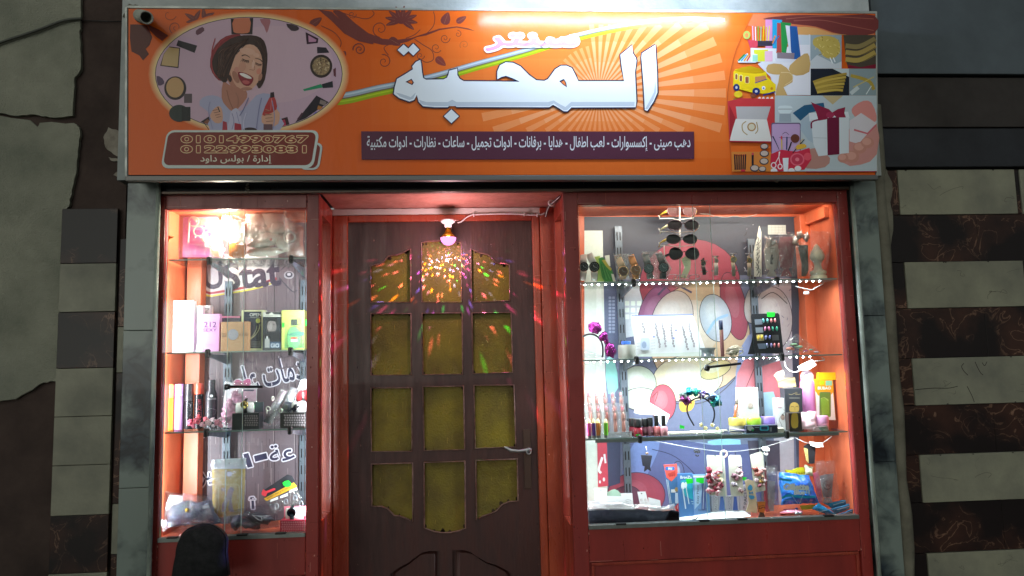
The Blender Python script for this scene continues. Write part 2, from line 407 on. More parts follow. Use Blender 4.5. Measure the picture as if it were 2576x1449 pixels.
# ================================================================= ground and the street in front
g = G(); g.add([(-60, -60, 0), (60, -60, 0), (60, 12, 0), (-60, 12, 0)], [(0, 1, 2, 3)])
g.build('ground', mat('dusty_street', '4a443c', .95, noise_amt=.3, nscale=2, bump=.01, bscale=30), kind='structure')
g = G(); g.box(-6, -.75, .002, 6, .6, .13); g.build('pavement', mat('worn_pavement', '6b665c', .9, noise_amt=.3, nscale=6, bump=.004, bscale=40), kind='structure', bev=.01)
# inside the shop: nothing seen, a closed dark room behind the front
# ================================================================= left wall
lw = empty('wall', (-3, .07, 0), 'plastered wall left of the shop, pale render torn away over brown brickwork', 'wall')
G().box(-8, .07, 0, -1.44, .45, 5).build('wall_body', BROWNW, lw)
G().box(-1.44, .12, 0, -1.30, .45, 5).build('shadow_gap', GAPD, lw)
def slab(t, pts, Y, th, m, name, parent, **k):
    g = G(); g.prism([P(t, x, y, Y) for x, y in pts], (0, th, 0)); return g.build(name, m, parent, **k)
random.seed(3)
def ragged(pts, amp, n=5):
    o = []
    for a, b in zip(pts, pts[1:]):
        for i in range(n): o.append((a[0] + (b[0] - a[0]) * i / n + (random.uniform(-amp, amp) if i else 0), a[1] + (b[1] - a[1]) * i / n + (random.uniform(-amp, amp) if i else 0)))
    return o + [pts[-1]]
e1 = ragged([(408, -10), (405, 130), (398, 160), (405, 230), (405, 350), (372, 400), (365, 582)], 4)
slab('A4', [(-2500, 540), (-2500, -900), (408, -900)] + e1 + ragged([(340, 585), (250, 590), (170, 575), (90, 583), (0, 568)], 3, 4), .052, .017, PLASTER, 'plaster_sheet', lw)
e2 = ragged([(388, 628), (402, 660), (395, 740), (385, 850), (360, 960), (345, 1040), (315, 1070), (312, 1200), (305, 1330), (300, 1449), (298, 1830), (285, 1918), (220, 1923), (80, 2008), (0, 2018)], 4)
slab('A4', [(-2500, 2030), (-2500, 560), (0, 582), (60, 594), (150, 604), (190, 640), (200, 618), (260, 613), (330, 622), (370, 618)] + e2, .052, .017, PLASTER, 'plaster_sheet', lw)
for pts in ([(520, 690), (545, 640), (600, 660), (612, 690), (598, 730), (600, 790), (570, 775), (530, 740)], [(545, 790), (600, 800), (598, 812), (560, 808)], [(570, 880), (600, 850), (602, 900), (590, 890)]):
    slab('A4', ragged(pts + pts[:1], 3, 3)[:-1], .062, .007, PALE, 'filler_patch', lw)
def tile(t, x0, y0, x1, y1, Y, m, parent, name='tile', th=.016, j=.0015, **k):
    a, b, c, d = P(t, x0, y0, Y), P(t, x1, y0, Y), P(t, x1, y1, Y), P(t, x0, y1, Y)
    X0, X1 = (a.x + d.x) / 2 + j, (b.x + c.x) / 2 - j; Z1, Z0 = (a.z + b.z) / 2 - j, (c.z + d.z) / 2 + j
    return G().box(X0, Y, Z0, X1, Y + th, Z1).build(name, m, parent, bev=.0012, **k)
Xa, Xb, Xc, Xd = -1.695, -1.462, -1.455, -1.405
def ztile(z0, z1, x0, x1, m, Y=.054, parent=lw, nm='tile'):
    return G().box(x0 + .001, Y, z0 + .0012, x1 - .001, Y + .017, z1 - .0012).build(nm, m, parent, bev=.0015)
def zv(v, Y=.054, u=215): return (EYE + (ROTT @ Vector(((u - CX) / FPX, (v - CY) / FPX, 1))) * ((Y - EYE.y) / (ROTT @ Vector(((u - CX) / FPX, (v - CY) / FPX, 1))).y)).z
for v0, v1, m in ((525, 663, MDARK), (663, 785, MLIGHT), (785, 926, MDARK), (926, 1047, MLIGHT), (1047, 1169, MLIGHT), (1169, 1295, MLIGHT), (1295, 1440, MDARK), (1440, 1570, MLIGHT), (1570, 1720, MDARK)):
    ztile(zv(v1), zv(v0), Xa, Xb, m, Y=.046 if m is MLIGHT else .047)
for v0, v1, m in ((600, 822, MDARK), (822, 938, MLIGHT), (938, 1268, MDARK), (1268, 1395, MLIGHT), (1395, 1600, MDARK)):
    ztile(zv(v1, u=290), zv(v0, u=290), Xc, Xd, m, Y=.058)
# ================================================================= right wall
rw = empty('wall', (4, .07, 0), 'striped stone wall right of the shop, pale slabs set in dark marble', 'wall')
G().box(1.965, .075, 0, 8, .45, 5).build('wall_body', GAPD, rw)
lt = [(2.091, 2.303), (1.655, 1.868), (1.214, 1.425), (.784, .993), (.351, .563), (.0, .13)]
zs = []
random.seed(31); SA = Art('A0', .0); SA.fn = lambda x, y, k: Vector((x, .0494 - k, y))
for a, b in lt:
    for _ in range(5):
        xx, zz = random.uniform(2.07, 2.6), random.uniform(a + .02, b - .02); q_ = [(xx, zz)]
        for _ in range(4): q_.append((q_[-1][0] + random.uniform(-.03, .05), q_[-1][1] + random.uniform(-.02, .02)))
        SA.line([(x, min(b - .003, max(a + .003, y))) for x, y in q_], random.uniform(.0006, .0016), random.choice(('5a564c', '6c6a60', '4a443c')), 3)
    for _ in range(3):
        xx = random.uniform(2.07, 2.6); e_ = random.choice((a, b)); s_ = 1 if e_ == a else -1
        SA.poly([(xx, e_ + .0005 * s_), (xx + .012, e_ + .0005 * s_), (xx + .008, e_ + .006 * s_), (xx + .003, e_ + .004 * s_)], '2a2422')
SA.build('cracks_and_chips', rw, printed('print_rough', .9), kind='stuff')
for i, (a, b) in enumerate(lt):
    for k in range(5):
        x0 = 2.052 + k * .60
        if k: G().box(x0 - .024, .056, a + .001, x0 - .0012, .075, b - .001).build('tile', MDARK, rw, bev=.001)
        else: G().box(1.97, .056, a + .001, x0 - .0012, .075, b - .001).build('tile', MDARK, rw, bev=.001)
        o = G().box(x0, .050, a, x0 + .574, .075, b).build('tile', MLIGHT, rw, bev=.0012)
    if i + 1 < len(lt):
        c = lt[i + 1][1]
        for k, (xa, xb) in enumerate(((1.97, 2.42), (2.422, 3.02), (3.022, 3.62), (3.622, 4.22), (4.222, 5.2))): G().box(xa, .056, c + .002, xb, .075, a - .002).build('tile', MDARK, rw, bev=.001)
art = Art('A7', .0495)   # scratches on a pale slab
for pts in ([(800, 105), (785, 125), (800, 155), (825, 180)], [(870, 95), (885, 130), (905, 165), (920, 178)], [(915, 100), (930, 120), (945, 95)], [(490, 272), (600, 262), (700, 262), (760, 250)], [(820, 250), (850, 310), (865, 350)]): art.line(pts, 4, '2f2a26')
art.build('scratches', rw, printed('print_rough', .9))
fas = empty('fascia', (3, .03, 2.314), 'dark boxed fascia band over the striped stone wall', 'fascia')
G().box(1.97, .038, 2.314, 8, .07, 2.50).build('lower_board', mat('dark_fascia', '2a2c33', .6, noise_amt=.35, nscale=3, bump=.002, bscale=30), fas, bev=.004)
G().box(1.97, .030, 2.503, 8, .07, 2.745).build('middle_board', mat('brown_fascia', '383230', .7, noise_amt=.35, nscale=3, bump=.002, bscale=30), fas, bev=.004)
G().box(1.96, .012, 2.755, 8, .07, 3.6).build('upper_board', mat('upper_fascia', '5a646c', .6, noise_amt=.25, nscale=3, bump=.002, bscale=30), fas, bev=.004)
# conduit beside the marble surround, with cement smeared over it
cd = empty('conduit', (1.93, .0, 0), 'rough cement-coated pipe running down beside the right marble surround', 'pipe')
pts = [(1.937 + .004 * math.sin(i * 1.7), .02, i * .15) for i in range(16)] + [(1.94, .02, 2.30), (1.94, .02, 2.6)]
G().tube(pts, [.026 + (.006 if i % 3 else 0) for i in range(len(pts))], 12).build('pipe_body', mat('cement', '7d7a6c', .95, noise_amt=.35, nscale=9, bump=.004, bscale=40), cd)
g = G(); g.prism([P('A6', x, y, .0) for x, y in ragged([(330, 240), (350, 290), (375, 340), (372, 400), (360, 470), (378, 560), (380, 660), (355, 790), (345, 820), (300, 800), (300, 240)], 4, 3)[:-1]], (0, .05, 0)); g.build('cement_smear', MATS['cement'], cd)
# ================================================================= wall behind and above the sign
G().box(-1.44, -.02, 2.26, 1.93, .45, 5).build('wall', mat('upper_plaster', 'c2c6c4', .85, noise_amt=.4, nscale=2.2, col2='8f9798', bump=.004, bscale=30), label='grey rendered wall showing above the orange shop sign', cat='wall')
# ================================================================= marble surrounds
def surround(x0, x1, lab, lip):
    s = empty('door_surround', ((x0 + x1) / 2, -.03, 0), lab, 'stone surround', 'marble surrounds beside the shop front')
    zs = [0, .35, .98, 1.62, 2.245]
    for a, b in zip(zs, zs[1:]):
        G().box(x0, -.03, a + .001, x1, .3, b - .001).build('marble_slab', MGREEN, s, bev=.002)
    g = G(); g.tube([(lip, -.036, 0), (lip, -.036, 2.243)], .0095, 10); g.build('rounded_edge', mat('pale_edge', 'b8c4b8', .35, noise_amt=.5, nscale=14, col2='66706c', stretch=(1, 1, .3), coat=.2), s)
surround(-1.392, -1.268, 'tall marble surround on the left of the shop front, under the pipe', -1.262)
surround(1.790, 1.893, 'tall marble surround on the right of the shop front, beside the cement pipe', 1.775)
# ================================================================= beam over the shop front
bm = empty('roller_shutter_box', (.25, -.02, 2.2), 'long dark navy shutter box between sign and shop windows', 'shutter box')
G().box(-1.268, -.012, 2.208, 1.783, .34, 2.262).build('front_plate', DKMETAL, bm, bev=.003)
G().box(-1.262, -.03, 2.196, 1.778, .0, 2.2075).build('lower_lip', mat('lip_metal', '6d5f56', .35, .5), bm, bev=.002)
G().box(-.592, .001, 2.2035, .468, .36, 2.2075).build('soffit', mat('soffit_paint', 'c98878', .5, noise_amt=.25, nscale=10, bump=.002, bscale=60), bm)
# ================================================================= back of the door recess
wl = empty('door_frame', (-.1, .34, .1), 'glossy orange-red wooden frame and plank wall around the brown door', 'door frame')
DF = mat('orange_frame_paint', 'b4553a', .28, noise_amt=.4, nscale=7, col2='8a2f20', bump=.0035, bscale=24, stretch=(1, 1, .25), coat=.35)
G().box(-.60, .335, .13, -.527, .5, 2.172).build('left_jamb', DF, wl, bev=.006)
G().box(.357, .335, .13, .395, .5, 2.172).build('right_jamb', DF, wl, bev=.006)
G().box(.396, .326, .13, .47, .5, 2.2).build('side_plank', DF, wl, bev=.003)
G().box(-.527, .3355, 2.138, .357, .5, 2.172).build('head', DF, wl, bev=.004)
g = G(); N = 40
top = [(-.6 + 1.0 * i / N, .333 - .006 * (i % 2), 2.2) for i in range(N + 1)]; bot = [(-.6 + 1.0 * i / N, .333, 2.173 + .004 * noise.noise(Vector((i * .35, 3, 0)))) for i in range(N + 1)]
g.add(top + bot, [(i, i + 1, N + 2 + i, N + 1 + i) for i in range(N)], True); g.box(-.6, .34, 2.17, .396, .5, 2.2); g.build('plaster_strip', mat('white_filler', 'd5d6cc', .8, bump=.003, bscale=30), wl)
# scratches and nail heads on the jamb
art = Art('E3', .3245)
for x, y, w in ((135, 808, 60), (140, 1062, 58), (155, 1192, 50), (150, 955, 40)): art.line([(x, y), (x + w / 2, y - 3), (x + w, y + 1)], 3, 'd98a74')
art.build('scratch', wl, printed('print_rough', .9))
# ================================================================= the door
DY = .345
door = empty('door', (-.09, DY, .13), 'dark brown wooden door with twelve yellow glass panes and carved lower panels', 'door')
WOOD = mat('dark_brown_wood', '4a2a26', .42, noise_amt=.35, nscale=10, col2='3a201e', bump=.0012, bscale=30, stretch=(3, 3, .4), coat=.15)
BEAD = mat('worn_bead', '8a675c', .4, noise_amt=.5, nscale=30, col2='5a3a34', bump=.001, bscale=60)
AMBER = mat('yellow_obscure_glass', '877828', .36, noise_amt=.35, nscale=5, col2='66582a', bump=.003, bscale=140, spec=.25)
def c3(*p): return [('B3', x, y) for x, y in p]
def c4(*p): return [('B4', x, y) for x, y in p]
panes = [
 c3((402, 578), (430, 566), (470, 560), (500, 545), (530, 505), (560, 497), (600, 492), (640, 478), (668, 462), (697, 450), (700, 842), (402, 842)),
 c3((770, 405), (800, 398), (850, 392), (920, 388), (990, 390), (1040, 398), (1066, 406), (1068, 842), (772, 842)),
 c3((1128, 448), (1160, 464), (1200, 480), (1250, 490), (1280, 510), (1310, 548), (1340, 556), (1380, 558), (1414, 566), (1418, 830), (1134, 842)),
 c3((404, 918), (700, 916), (704, 1368), (404, 1370)), c3((776, 914), (1070, 912), (1076, 1362), (780, 1365)), c3((1138, 912), (1424, 908), (1440, 1350), (1142, 1358)),
 c4((400, 102), (696, 100), (700, 560), (402, 562)), c4((772, 92), (1066, 88), (1076, 548), (778, 556)), c4((1136, 82), (1426, 80), (1442, 528), (1144, 540)),
 c4((404, 644), (702, 636), (706, 1062), (660, 1040), (610, 1022), (570, 1018), (545, 992), (520, 968), (480, 952), (404, 950)),
 c4((780, 632), (1076, 622), (1082, 1108), (1030, 1128), (970, 1140), (910, 1142), (850, 1132), (780, 1106)),
 c4((1150, 618), (1450, 608), (1458, 912), (1390, 918), (1340, 940), (1300, 985), (1270, 1000), (1200, 1022), (1152, 1050))]
outlines = []
for pn in panes:
    q = []
    for t, x, y in pn:
        p = P(t, x, y, DY); q.append(p)
    outlines.append(q)
# door leaf: a slab with the pane holes cut out
def holed(g, outer, holes, Y, back):
    """flat plate with holes plus hole side walls"""
    loops = [[Vector((p[0], p[2], 0)) for p in outer]] + [[Vector((p.x, p.z, 0)) for p in h] for h in holes]
    flat = [Vector((p[0], Y, p[2])) for p in outer] + [Vector((p.x, Y, p.z)) for h in holes for p in h]
    tr = geometry.tessellate_polygon(loops); g.add(flat, [tuple(t) for t in tr], False)
    for h in holes:
        k = len(h); g.add([Vector((p.x, Y, p.z)) for p in h] + [Vector((p.x, Y + back, p.z)) for p in h], [(i, (i + 1) % k, (i + 1) % k + k, i + k) for i in range(k)], False)
# lower carved panels are recesses
def cv(*p): return [P('B4', x, y, DY) for x, y in p]
low = [cv((895, 1270), (890, 1800), (530, 1800), (540, 1430), (600, 1390), (660, 1360), (720, 1315), (770, 1280), (830, 1268)), cv((985, 1265), (1050, 1262), (1110, 1275), (1160, 1310), (1230, 1350), (1310, 1375), (1350, 1395), (1400, 1420), (1420, 1450), (1420, 1800), (990, 1800))]
g = G(); holed(g, [(-.5265, 0, .14), (.3565, 0, .14), (.3565, 0, 2.1375), (-.5265, 0, 2.1375)], outlines + low, DY, .022); g.box(-.5265, DY + .03, .14, .3565, DY + .045, 2.1375)
g.build('leaf', WOOD, door)
for q in outlines:
    c = sum(q, Vector()) / len(q)
    g = G(); g.prism([Vector((p.x, DY + .016, p.z)) for p in q], (0, .004, 0)); pn = g.build('pane', AMBER, door)
    g = G(); g.tube([Vector((p.x + (c.x - p.x) * .02, DY - .001, p.z + (c.z - p.z) * .015)) for p in q], .0038, 6, closed=True); g.build('bead', BEAD, door)
A_ = Art('A0', DY + .0155); random.seed(17)
def _raw(x, y, k): return Vector((x, DY + .0156 - k, y))
A_.fn = _raw
for q in outlines:
    xs = [p.x for p in q]; zs_ = [p.z for p in q]; x0_, x1_, z1_, z0_ = min(xs), max(xs), max(zs_), min(zs_)
    for p_, r_ in [(random.choice(q), random.uniform(.004, .011)) for _ in range(9)]:
        cx0, cz0 = p_.x + (-.004 if p_.x > (x0_ + x1_) / 2 else .004), p_.z + (-.006 if p_.z > (z0_ + z1_) / 2 else .004)
        k_ = A_.k; A_.poly([(cx0 + r_ * random.uniform(.5, 1.3) * math.cos(t), cz0 + r_ * random.uniform(.5, 1.6) * math.sin(t)) for t in (0, .8, 1.6, 2.4, 3.1, 3.9, 4.7, 5.5)], '3c2a1c', 2); A_.k = k_
    for _ in range(3): xx, zz = random.uniform(x0_ + .02, x1_ - .02), random.uniform(z0_ + .03, z1_ - .03); A_.line([(xx, zz), (xx + random.uniform(-.003, .003), zz + random.uniform(.01, .03))], .0008, 'c8a850', 0)
A_.build('paint_smears', door, printed('print_rough', .9), kind='stuff')
for q in low:
    c = sum(q, Vector()) / len(q)
    g = G(); g.prism([Vector((p.x, DY + .02, p.z)) for p in q], (0, .004, 0))
    in1 = [Vector((c.x + (p.x - c.x) * .78, DY + .004, c.z + (p.z - c.z) * .86)) for p in q]; in0 = [Vector((c.x + (p.x - c.x) * .9, DY + .02, c.z + (p.z - c.z) * .94)) for p in q]
    k = len(q); g.add(in0 + in1, [(i, (i + 1) % k, (i + 1) % k + k, i + k) for i in range(k)], True); g.prism(in1, (0, .003, 0))
    g.build('carved_panel', WOOD, door)
hp = G(); a, b = P('B4', 1490, 400, DY), P('B4', 1552, 822, DY); hp.box(a.x, DY - .006, b.z, b.x, DY, a.z); hp = hp.build('lock_plate', mat('dull_bronze', '5a463e', .35, .6, bump=.0004, bscale=50), door, bev=.002)
g = G(); g.tube([P('B4', *p, DY - y_) for p, y_ in (((1530, 558), .006), ((1530, 558), .04))], .010, 10); q = [P('B4', *p, DY - .045) for p in ((1548, 552), (1530, 545), (1500, 552), (1460, 557), (1400, 552), (1365, 530), (1352, 524))]
g.tube(q, [.010, .011, .009, .008, .009, .006, .002], 8, flat=.6); g.torus(P('B4', 1530, 560, DY - .048), .011, .003); g.build('handle', mat('worn_nickel', 'c9ccd0', .3, .9), door)
# ================================================================= display cases
def art_slots(g, x, z0, z1, Y, w=.014):
    z = z1 - .03
    while z > z0 + .05:
        for dx in (-.0075, .0075): g.box(x + dx - .0026, Y - .0012, z - .04, x + dx + .0026, Y + .0006, z)
        z -= .075
SLOT = mat('slot_shadow', '101114', .8)
YB = .33
def case(label, x0, x1, zo0, zo1, ox0, ox1, ztop, shelves, ups, side):
    c = empty('display_case', ((x0 + x1) / 2, .15, .13), label, 'display case', 'display cases either side of the door')
    # stiles and rails (front frame)
    G().box(ox0, -.0, .13, x0, .045, ztop).build('stile', MAROON, c, bev=.003)
    G().box(x1, -.0, .13, ox1, .045, ztop).build('stile', MAROON, c, bev=.003)
    G().box(x0 + .0005, .001, zo1, x1 - .0005, .045, ztop).build('top_rail', MAROON, c, bev=.003)
    G().box(x0 + .0005, .001, .60, x1 - .0005, .045, zo0).build('bottom_rail', MAROON, c, bev=.003)
    G().box(x0 + .0005, .016, .14, x1 - .0005, .045, .598).build('apron_panel', MAROON, c, bev=.002)
    g = G()
    for q in ((x0, .585, x1 - .0, .598),): g.box(q[0] + .01, .004, q[1], q[2] - .01, .02, q[3])
    g.box(x1 - .022, .004, .2, x1 - .01, .02, .585); g.box(x0 + .01, .004, .2, x0 + .022, .02, .585); g.build('moulding', RED, c, bev=.003)
    # inside boards
    G().box(ox0 + .004, .0455, zo0 - .02, ox1 - .004, YB + .02, zo0 - .0005).build('floor_board', RED_IN, c)
    G().box(ox0 + .004, .0455, zo1 + .018, ox1 - .004, YB + .02, zo1 + .03).build('ceiling_board', RED_IN, c)
    G().box(ox0 + .004, YB + .02, .14, ox1 - .004, YB + .03, ztop).build('back_board', RED_IN, c)
    # closed side away from the door
    if side == 'right_open':
        G().box(ox0, .0455, .14, ox0 + .005, YB + .019, ztop - .002).build('side_board', RED_IN, c)
        G().box(x0 - .004, YB - .05, zo0, x0 + .06, YB + .019, zo1).build('batten', RED_IN, c, bev=.002)
    else:
        G().box(x1 + .004, .0455, .14, ox1 - .004, YB + .019, ztop - .002).build('side_board', RED_IN, c)
        G().box(x1 - .045, YB - .045, zo0, x1 + .004, YB + .019, zo1).build('batten', RED_IN, c, bev=.002)
        G().box(x1 - .02, .09, zo1 - .05, x1 + .004, YB - .05, zo1).build('batten', RED_IN, c, bev=.002)
    # glazed side panel towards the door
    sx0, sx1 = (x1 + .012, ox1) if side == 'right_open' else (ox0, x0 - .012)
    zt, zb = zo1 - .015, (.80 if side == 'right_open' else .74)
    for a in ((.0455, .075), (YB - .035, YB + .019)): G().box(sx0, a[0], .14, sx1, a[1], ztop - .002).build('side_stile', RED, c, bev=.002)
    for a in ((zt, ztop - .002), (.14, zb)): G().box(sx0 + .0005, .0752, a[0], sx1 - .0005, YB - .0352, a[1]).build('side_rail', RED, c, bev=.002)
    G().box((sx0 + sx1) / 2 - .002, .075, zb, (sx0 + sx1) / 2 + .002, YB - .035, zt).build('side_pane', PANE, c)
    # uprights with slots, brackets, shelves
    for ux, ut in ups:
        g = G(); g.box(ux - .017, YB - .016, zo0, ux + .017, YB - .002, ut); up = g.build('slotted_upright', UPR, c)
        g = G(); art_slots(g, ux, zo0, ut, YB - .016); g.build('slots', SLOT, up, kind='stuff')
    sh = []
    for z in shelves:
        for ux, _ in ups:
            g = G(); g.prism([(ux - .004, YB - .016, z - .012), (ux - .004, .06, z - .012), (ux - .004, .06, z - .022), (ux - .004, YB - .016, z - .055)], (.008, 0, 0)); br = g.build('shelf_bracket', UPR, c)
            g = G(); g.prism([(ux - .009, .062, z + .010), (ux - .009, .032, z + .010), (ux - .009, .032, z - .026), (ux - .009, .062, z - .026)], (.018, 0, 0)); g.build('rubber_tip', RUBBER, br, bev=.006)
        s = G().box(x0 + .003, .045, z - .007, x1 - .003, .312, z - .001).build('glass_shelf', SHELFG, c)
        G().box(x0 + .003, .0435, z - .007, x1 - .003, .0448, z - .001).build('polished_edge', mat('shelf_edge', '8fa39c', .15, coat=.5), s)
        sh.append(s)
    # sliding panes, bottom channel, grip tabs
    ch = G(); ch.box(x0 + .0015, -.004, zo0 - .003, x1 - .0015, .03, zo0 + .014); ch = ch.build('bottom_channel', ALU, c, bev=.001)
    return c, ch
def gpane(c, xa, xb, z0, z1, y, le=True, re=True):
    p = G().box(xa, y, z0, xb, y + .004, z1).build('glass_pane', PANE, c)
    g = G()
    if le: g.box(xa - .0006, y - .0003, z0, xa + .0008, y + .0043, z1)
    if re: g.box(xb - .0008, y - .0003, z0, xb + .0006, y + .0043, z1)
    g.build('pane_edge', EDGE, p)
zL0, zL1, zR0, zR1 = .757, 2.135, .740, 2.140
LC, chL = case('narrow display case left of the door, stocked with perfume boxes and cans', -1.247, -.652, zL0, zL1, -1.268, -.600, 2.2, (1.928, 1.529, 1.195), ((-1.075, 1.86), (-.728, 1.86)), 'right_open')
RC, chR = case('wide display case right of the door, stocked with watches and cosmetics', .530, 1.724, zR0, zR1, .465, 1.772, 2.2, (1.800, 1.455, 1.112), ((.778, 2.10), (1.44, 2.03)), 'left_open')
xe = [P('B1', x, 900, .012).x for x in (705, 855)]
gpane(LC, -1.243, xe[1], zL0 + .012, zL1, .014); gpane(LC, xe[0], -.662, zL0 + .012, zL1, .022)
xe = [P('A0', u, 1000, .012).x for u in (1766, 1812)]
gpane(RC, .536, xe[1], zR0 + .012, zR1, .022); gpane(RC, xe[0], 1.712, zR0 + .012, zR1, .014, re=False)
for t, x, y, ch in (('D7', 1240, 1362, chL), ('D7', 1820, 1318, chL), ('E6', 300, 312, chL), ('D3', 700, 1300, chR), ('D3', 1925, 1258, chR), ('D4', 525, 1222, chR), ('D4', 1795, 1168, chR)):
    p = P(t, x, y, .0); G().box(p.x - .022, -.007, (zL0 if ch is chL else zR0) + .011, p.x + .022, .012, (zL0 if ch is chL else zR0) + .019).build('grip_tab', BLACK, ch, bev=.002)
# ================================================================= back panels (flat prints glued on the back boards)
yp = YB + .0185
a = Art('A0', yp); a.grad(455, 560, 800, 1400, '7f7177', '5f5259', 6)
random.seed(11)
for i in range(330):
    x = random.uniform(480, 790); y = random.uniform(640, 1320); l = random.uniform(10, 60); a.k = 2 + i % 3; a.line([(x, y), (x + random.uniform(-.6, .6), y + l)], random.uniform(.5, 1.4), random.choice(('5a4c52', '4b4046', 'a79a9c', '9c8f90')), 0)
for x in (478, 553, 618, 690, 742): a.line([(x, 560), (x + 1, 1400)], 1.8, '382c34', 0)
a.k = 8
a.poly([(455, 560), (500, 560), (478, 1400), (440, 1400)], '6b5560')
a.poly([(490, 690), (505, 730), (520, 745), (640, 728), (693, 715), (693, 690), (700, 660), (700, 640), (490, 640)], 'c9c4c8', t='A0')
a.line([(502, 665), (508, 700), (520, 735), (560, 733), (640, 718), (696, 700)], 6, 'a33a48'); a.line([(497, 668), (504, 708), (518, 742), (560, 740), (640, 726), (698, 708)], 4, 'd2c648')
a.text('Stat', 563, 655, 706, 725, '463c4e', bold=.03, rot=-5); a.text('U', 512, 660, 560, 728, '463c4e', bold=.02, rot=-5)
a.line([(706, 680), (735, 655)], 2, '4a4450', 0); a.ell(727, 692, 13, 10, 'b9b2b8'); a.ell(727, 691, 9, 7, '4a4450'); a.ell(727, 690, 5, 4, 'd8d2d8'); a.line([(702, 698), (735, 733), (748, 730)], 2.5, '4a4450'); a.line([(724, 676), (735, 655), (748, 656)], 2.5, '4a4450')
for t, tx, q, rot in (('A0', arab('خدمات عامة'), (565, 905, 790, 972), -13), ('A0', arab('عة'), (677, 1117, 740, 1160), -10), ('A0', '-', (640, 1143, 672, 1158), -14), ('A0', arab('ا'), (616, 1140, 632, 1176), -14), ('A0', arab('أ'), (626, 1250, 644, 1280), 0), ('A0', arab('نير'), (500, 1170, 545, 1222), -12), ('A0', arab('ب'), (490, 1080, 530, 1100), -8)):
    a.halo(tx, *q, 'dcd8e2', 3.2, rot=rot, bold=.01); a.text(tx, *q, '2c2a48', bold=.012, rot=rot)
for q in ((618, 880, 760, 905), (640, 895, 770, 930)): a.text(arab('ستات'), *q, '5b4e58', rot=-8)
a.build('back_print', LC, printed('print_backboard', .5, grain=.12))
# right: a plain, invented pattern of big coloured shapes
a = Art('A0', yp); a.grad(1470, 545, 2010, 1300, '3c3f4c', '4a5068', 5)
a.poly([(1470, 700), (1985, 690), (2010, 1310), (1470, 1330)], '6f7690')
a.poly([(1470, 580), (1516, 580), (1522, 900), (1530, 1330), (1470, 1330)], 'd8e4da')                      # pale board, left
a.poly([(1940, 700), (1990, 700), (2000, 1300), (1950, 1300)], 'b5b0bc')
a.poly([(1500, 720), (1512, 720), (1530, 1100), (1500, 1100)], 'e6efe9')
# grey keyboard-like grid of small panels
a.poly([(1519, 725), (1600, 725), (1600, 880), (1522, 900)], '59637f')
for i in range(2):
    for j in range(11): a.k = 9; a.rrect(1531 + i * 9, 746 + j * 8.6, 1538 + i * 9, 752 + j * 8.6, 1.4, '8f9ab5')
a.k = 11
a.poly([(1569, 722), (1618, 718), (1612, 800), (1600, 845), (1572, 850)], 'c8d2dc')
for i in range(3):
    for j in range(3): a.k = 13; a.rrect(1572 + i * 15, 757 + j * 17, 1583 + i * 15, 769 + j * 17, 2, 'f0fbf5')
a.k = 15
# big overlapping balloons and ribbons, a plain invented pattern
def mixc(c, d, f): c, d = lin(c), lin(d); return tuple(c[q] * (1 - f) + d[q] * f for q in range(3))
def balloon(x, y, rx, ry, c, rot=0, hi='ffffff', ol=1.6):
    a.ell(x, y, rx + ol, ry + ol, '2a2433', rot); a.ell(x, y, rx, ry, mixc(c, '3a2c48', .28), rot)
    for f in (.12, .24, .36, .48, .60, .72): a.ell(x - rx * f * .28, y - ry * f * .34, rx * (1 - f), ry * (1 - f), mixc(mixc(c, '3a2c48', .28), hi if f > .4 else c, min(1, f * 1.15) * (.45 if f > .4 else 1)), rot)
balloon(1735, 712, 126, 110, 'a84656', -8, 'c07884'); balloon(1650, 800, 44, 82, '9a5a86', 12, 'c890b4')
balloon(1760, 850, 126, 140, 'e0c29e', 6); balloon(1846, 770, 30, 86, 'a84a5a', -12, 'c88490'); balloon(1690, 806, 50, 76, 'e6ddd6', 18)
balloon(1800, 800, 38, 60, 'cfd8e6', -14); a.line([(1778, 840), (1800, 806), (1832, 792)], 7, '9cc0e2'); a.line([(1655, 742), (1690, 715), (1740, 736)], 5, '4a4864')
balloon(1730, 952, 88, 58, 'eee6c2', -6); balloon(1800, 930, 40, 20, 'e0cf90', -22); a.line([(1650, 985), (1700, 1015), (1780, 1008), (1850, 950), (1876, 880)], 2, '4a4040')
balloon(1895, 765, 22, 48, 'd4ccc8', 8); balloon(1945, 800, 47, 78, 'cdc5c8', -4); a.line([(1915, 752), (1945, 736), (1980, 764)], 2, '2e2a34'); a.line([(1910, 800), (1935, 792), (1962, 806)], 1.6, '2e2a34')
random.seed(21)
for i in range(46):
    x, y = random.choice(((random.uniform(1955, 1992), random.uniform(700, 880)), (random.uniform(1868, 1905), random.uniform(560, 700)), (random.uniform(1524, 1560), random.uniform(905, 1100))))
    k = a.k; a.line([(x, y), (x + random.uniform(-7, 7), y + random.uniform(-9, 9))], random.uniform(1, 2.4), random.choice(('2a2733', 'b8b4c4', '7c788c')), 0); a.k = k
a.k += 1
a.poly([(1860, 880), (1905, 830), (1925, 900), (1880, 985), (1850, 990)], '8a93b8', 2)
a.poly([(1872, 905), (1960, 905), (1968, 980), (1950, 1040), (1862, 1040), (1850, 980)], 'd27a84', 2); a.line([(1900, 920), (1870, 990)], 1.5, '3a3030')
a.poly([(1862, 1010), (1945, 985), (1950, 1060), (1870, 1075)], 'a8cfe6', 2)
balloon(1605, 965, 45, 44, 'ccd8c4'); balloon(1612, 1004, 46, 28, 'd8dccc'); balloon(1667, 1014, 32, 46, 'd8606c', 0, 'f0a0a4'); a.line([(1640, 1000), (1655, 985), (1648, 1010)], 1.5, '333333')
a.poly([(1524, 905), (1545, 905), (1555, 975), (1530, 990)], '8fd0c8', 2)
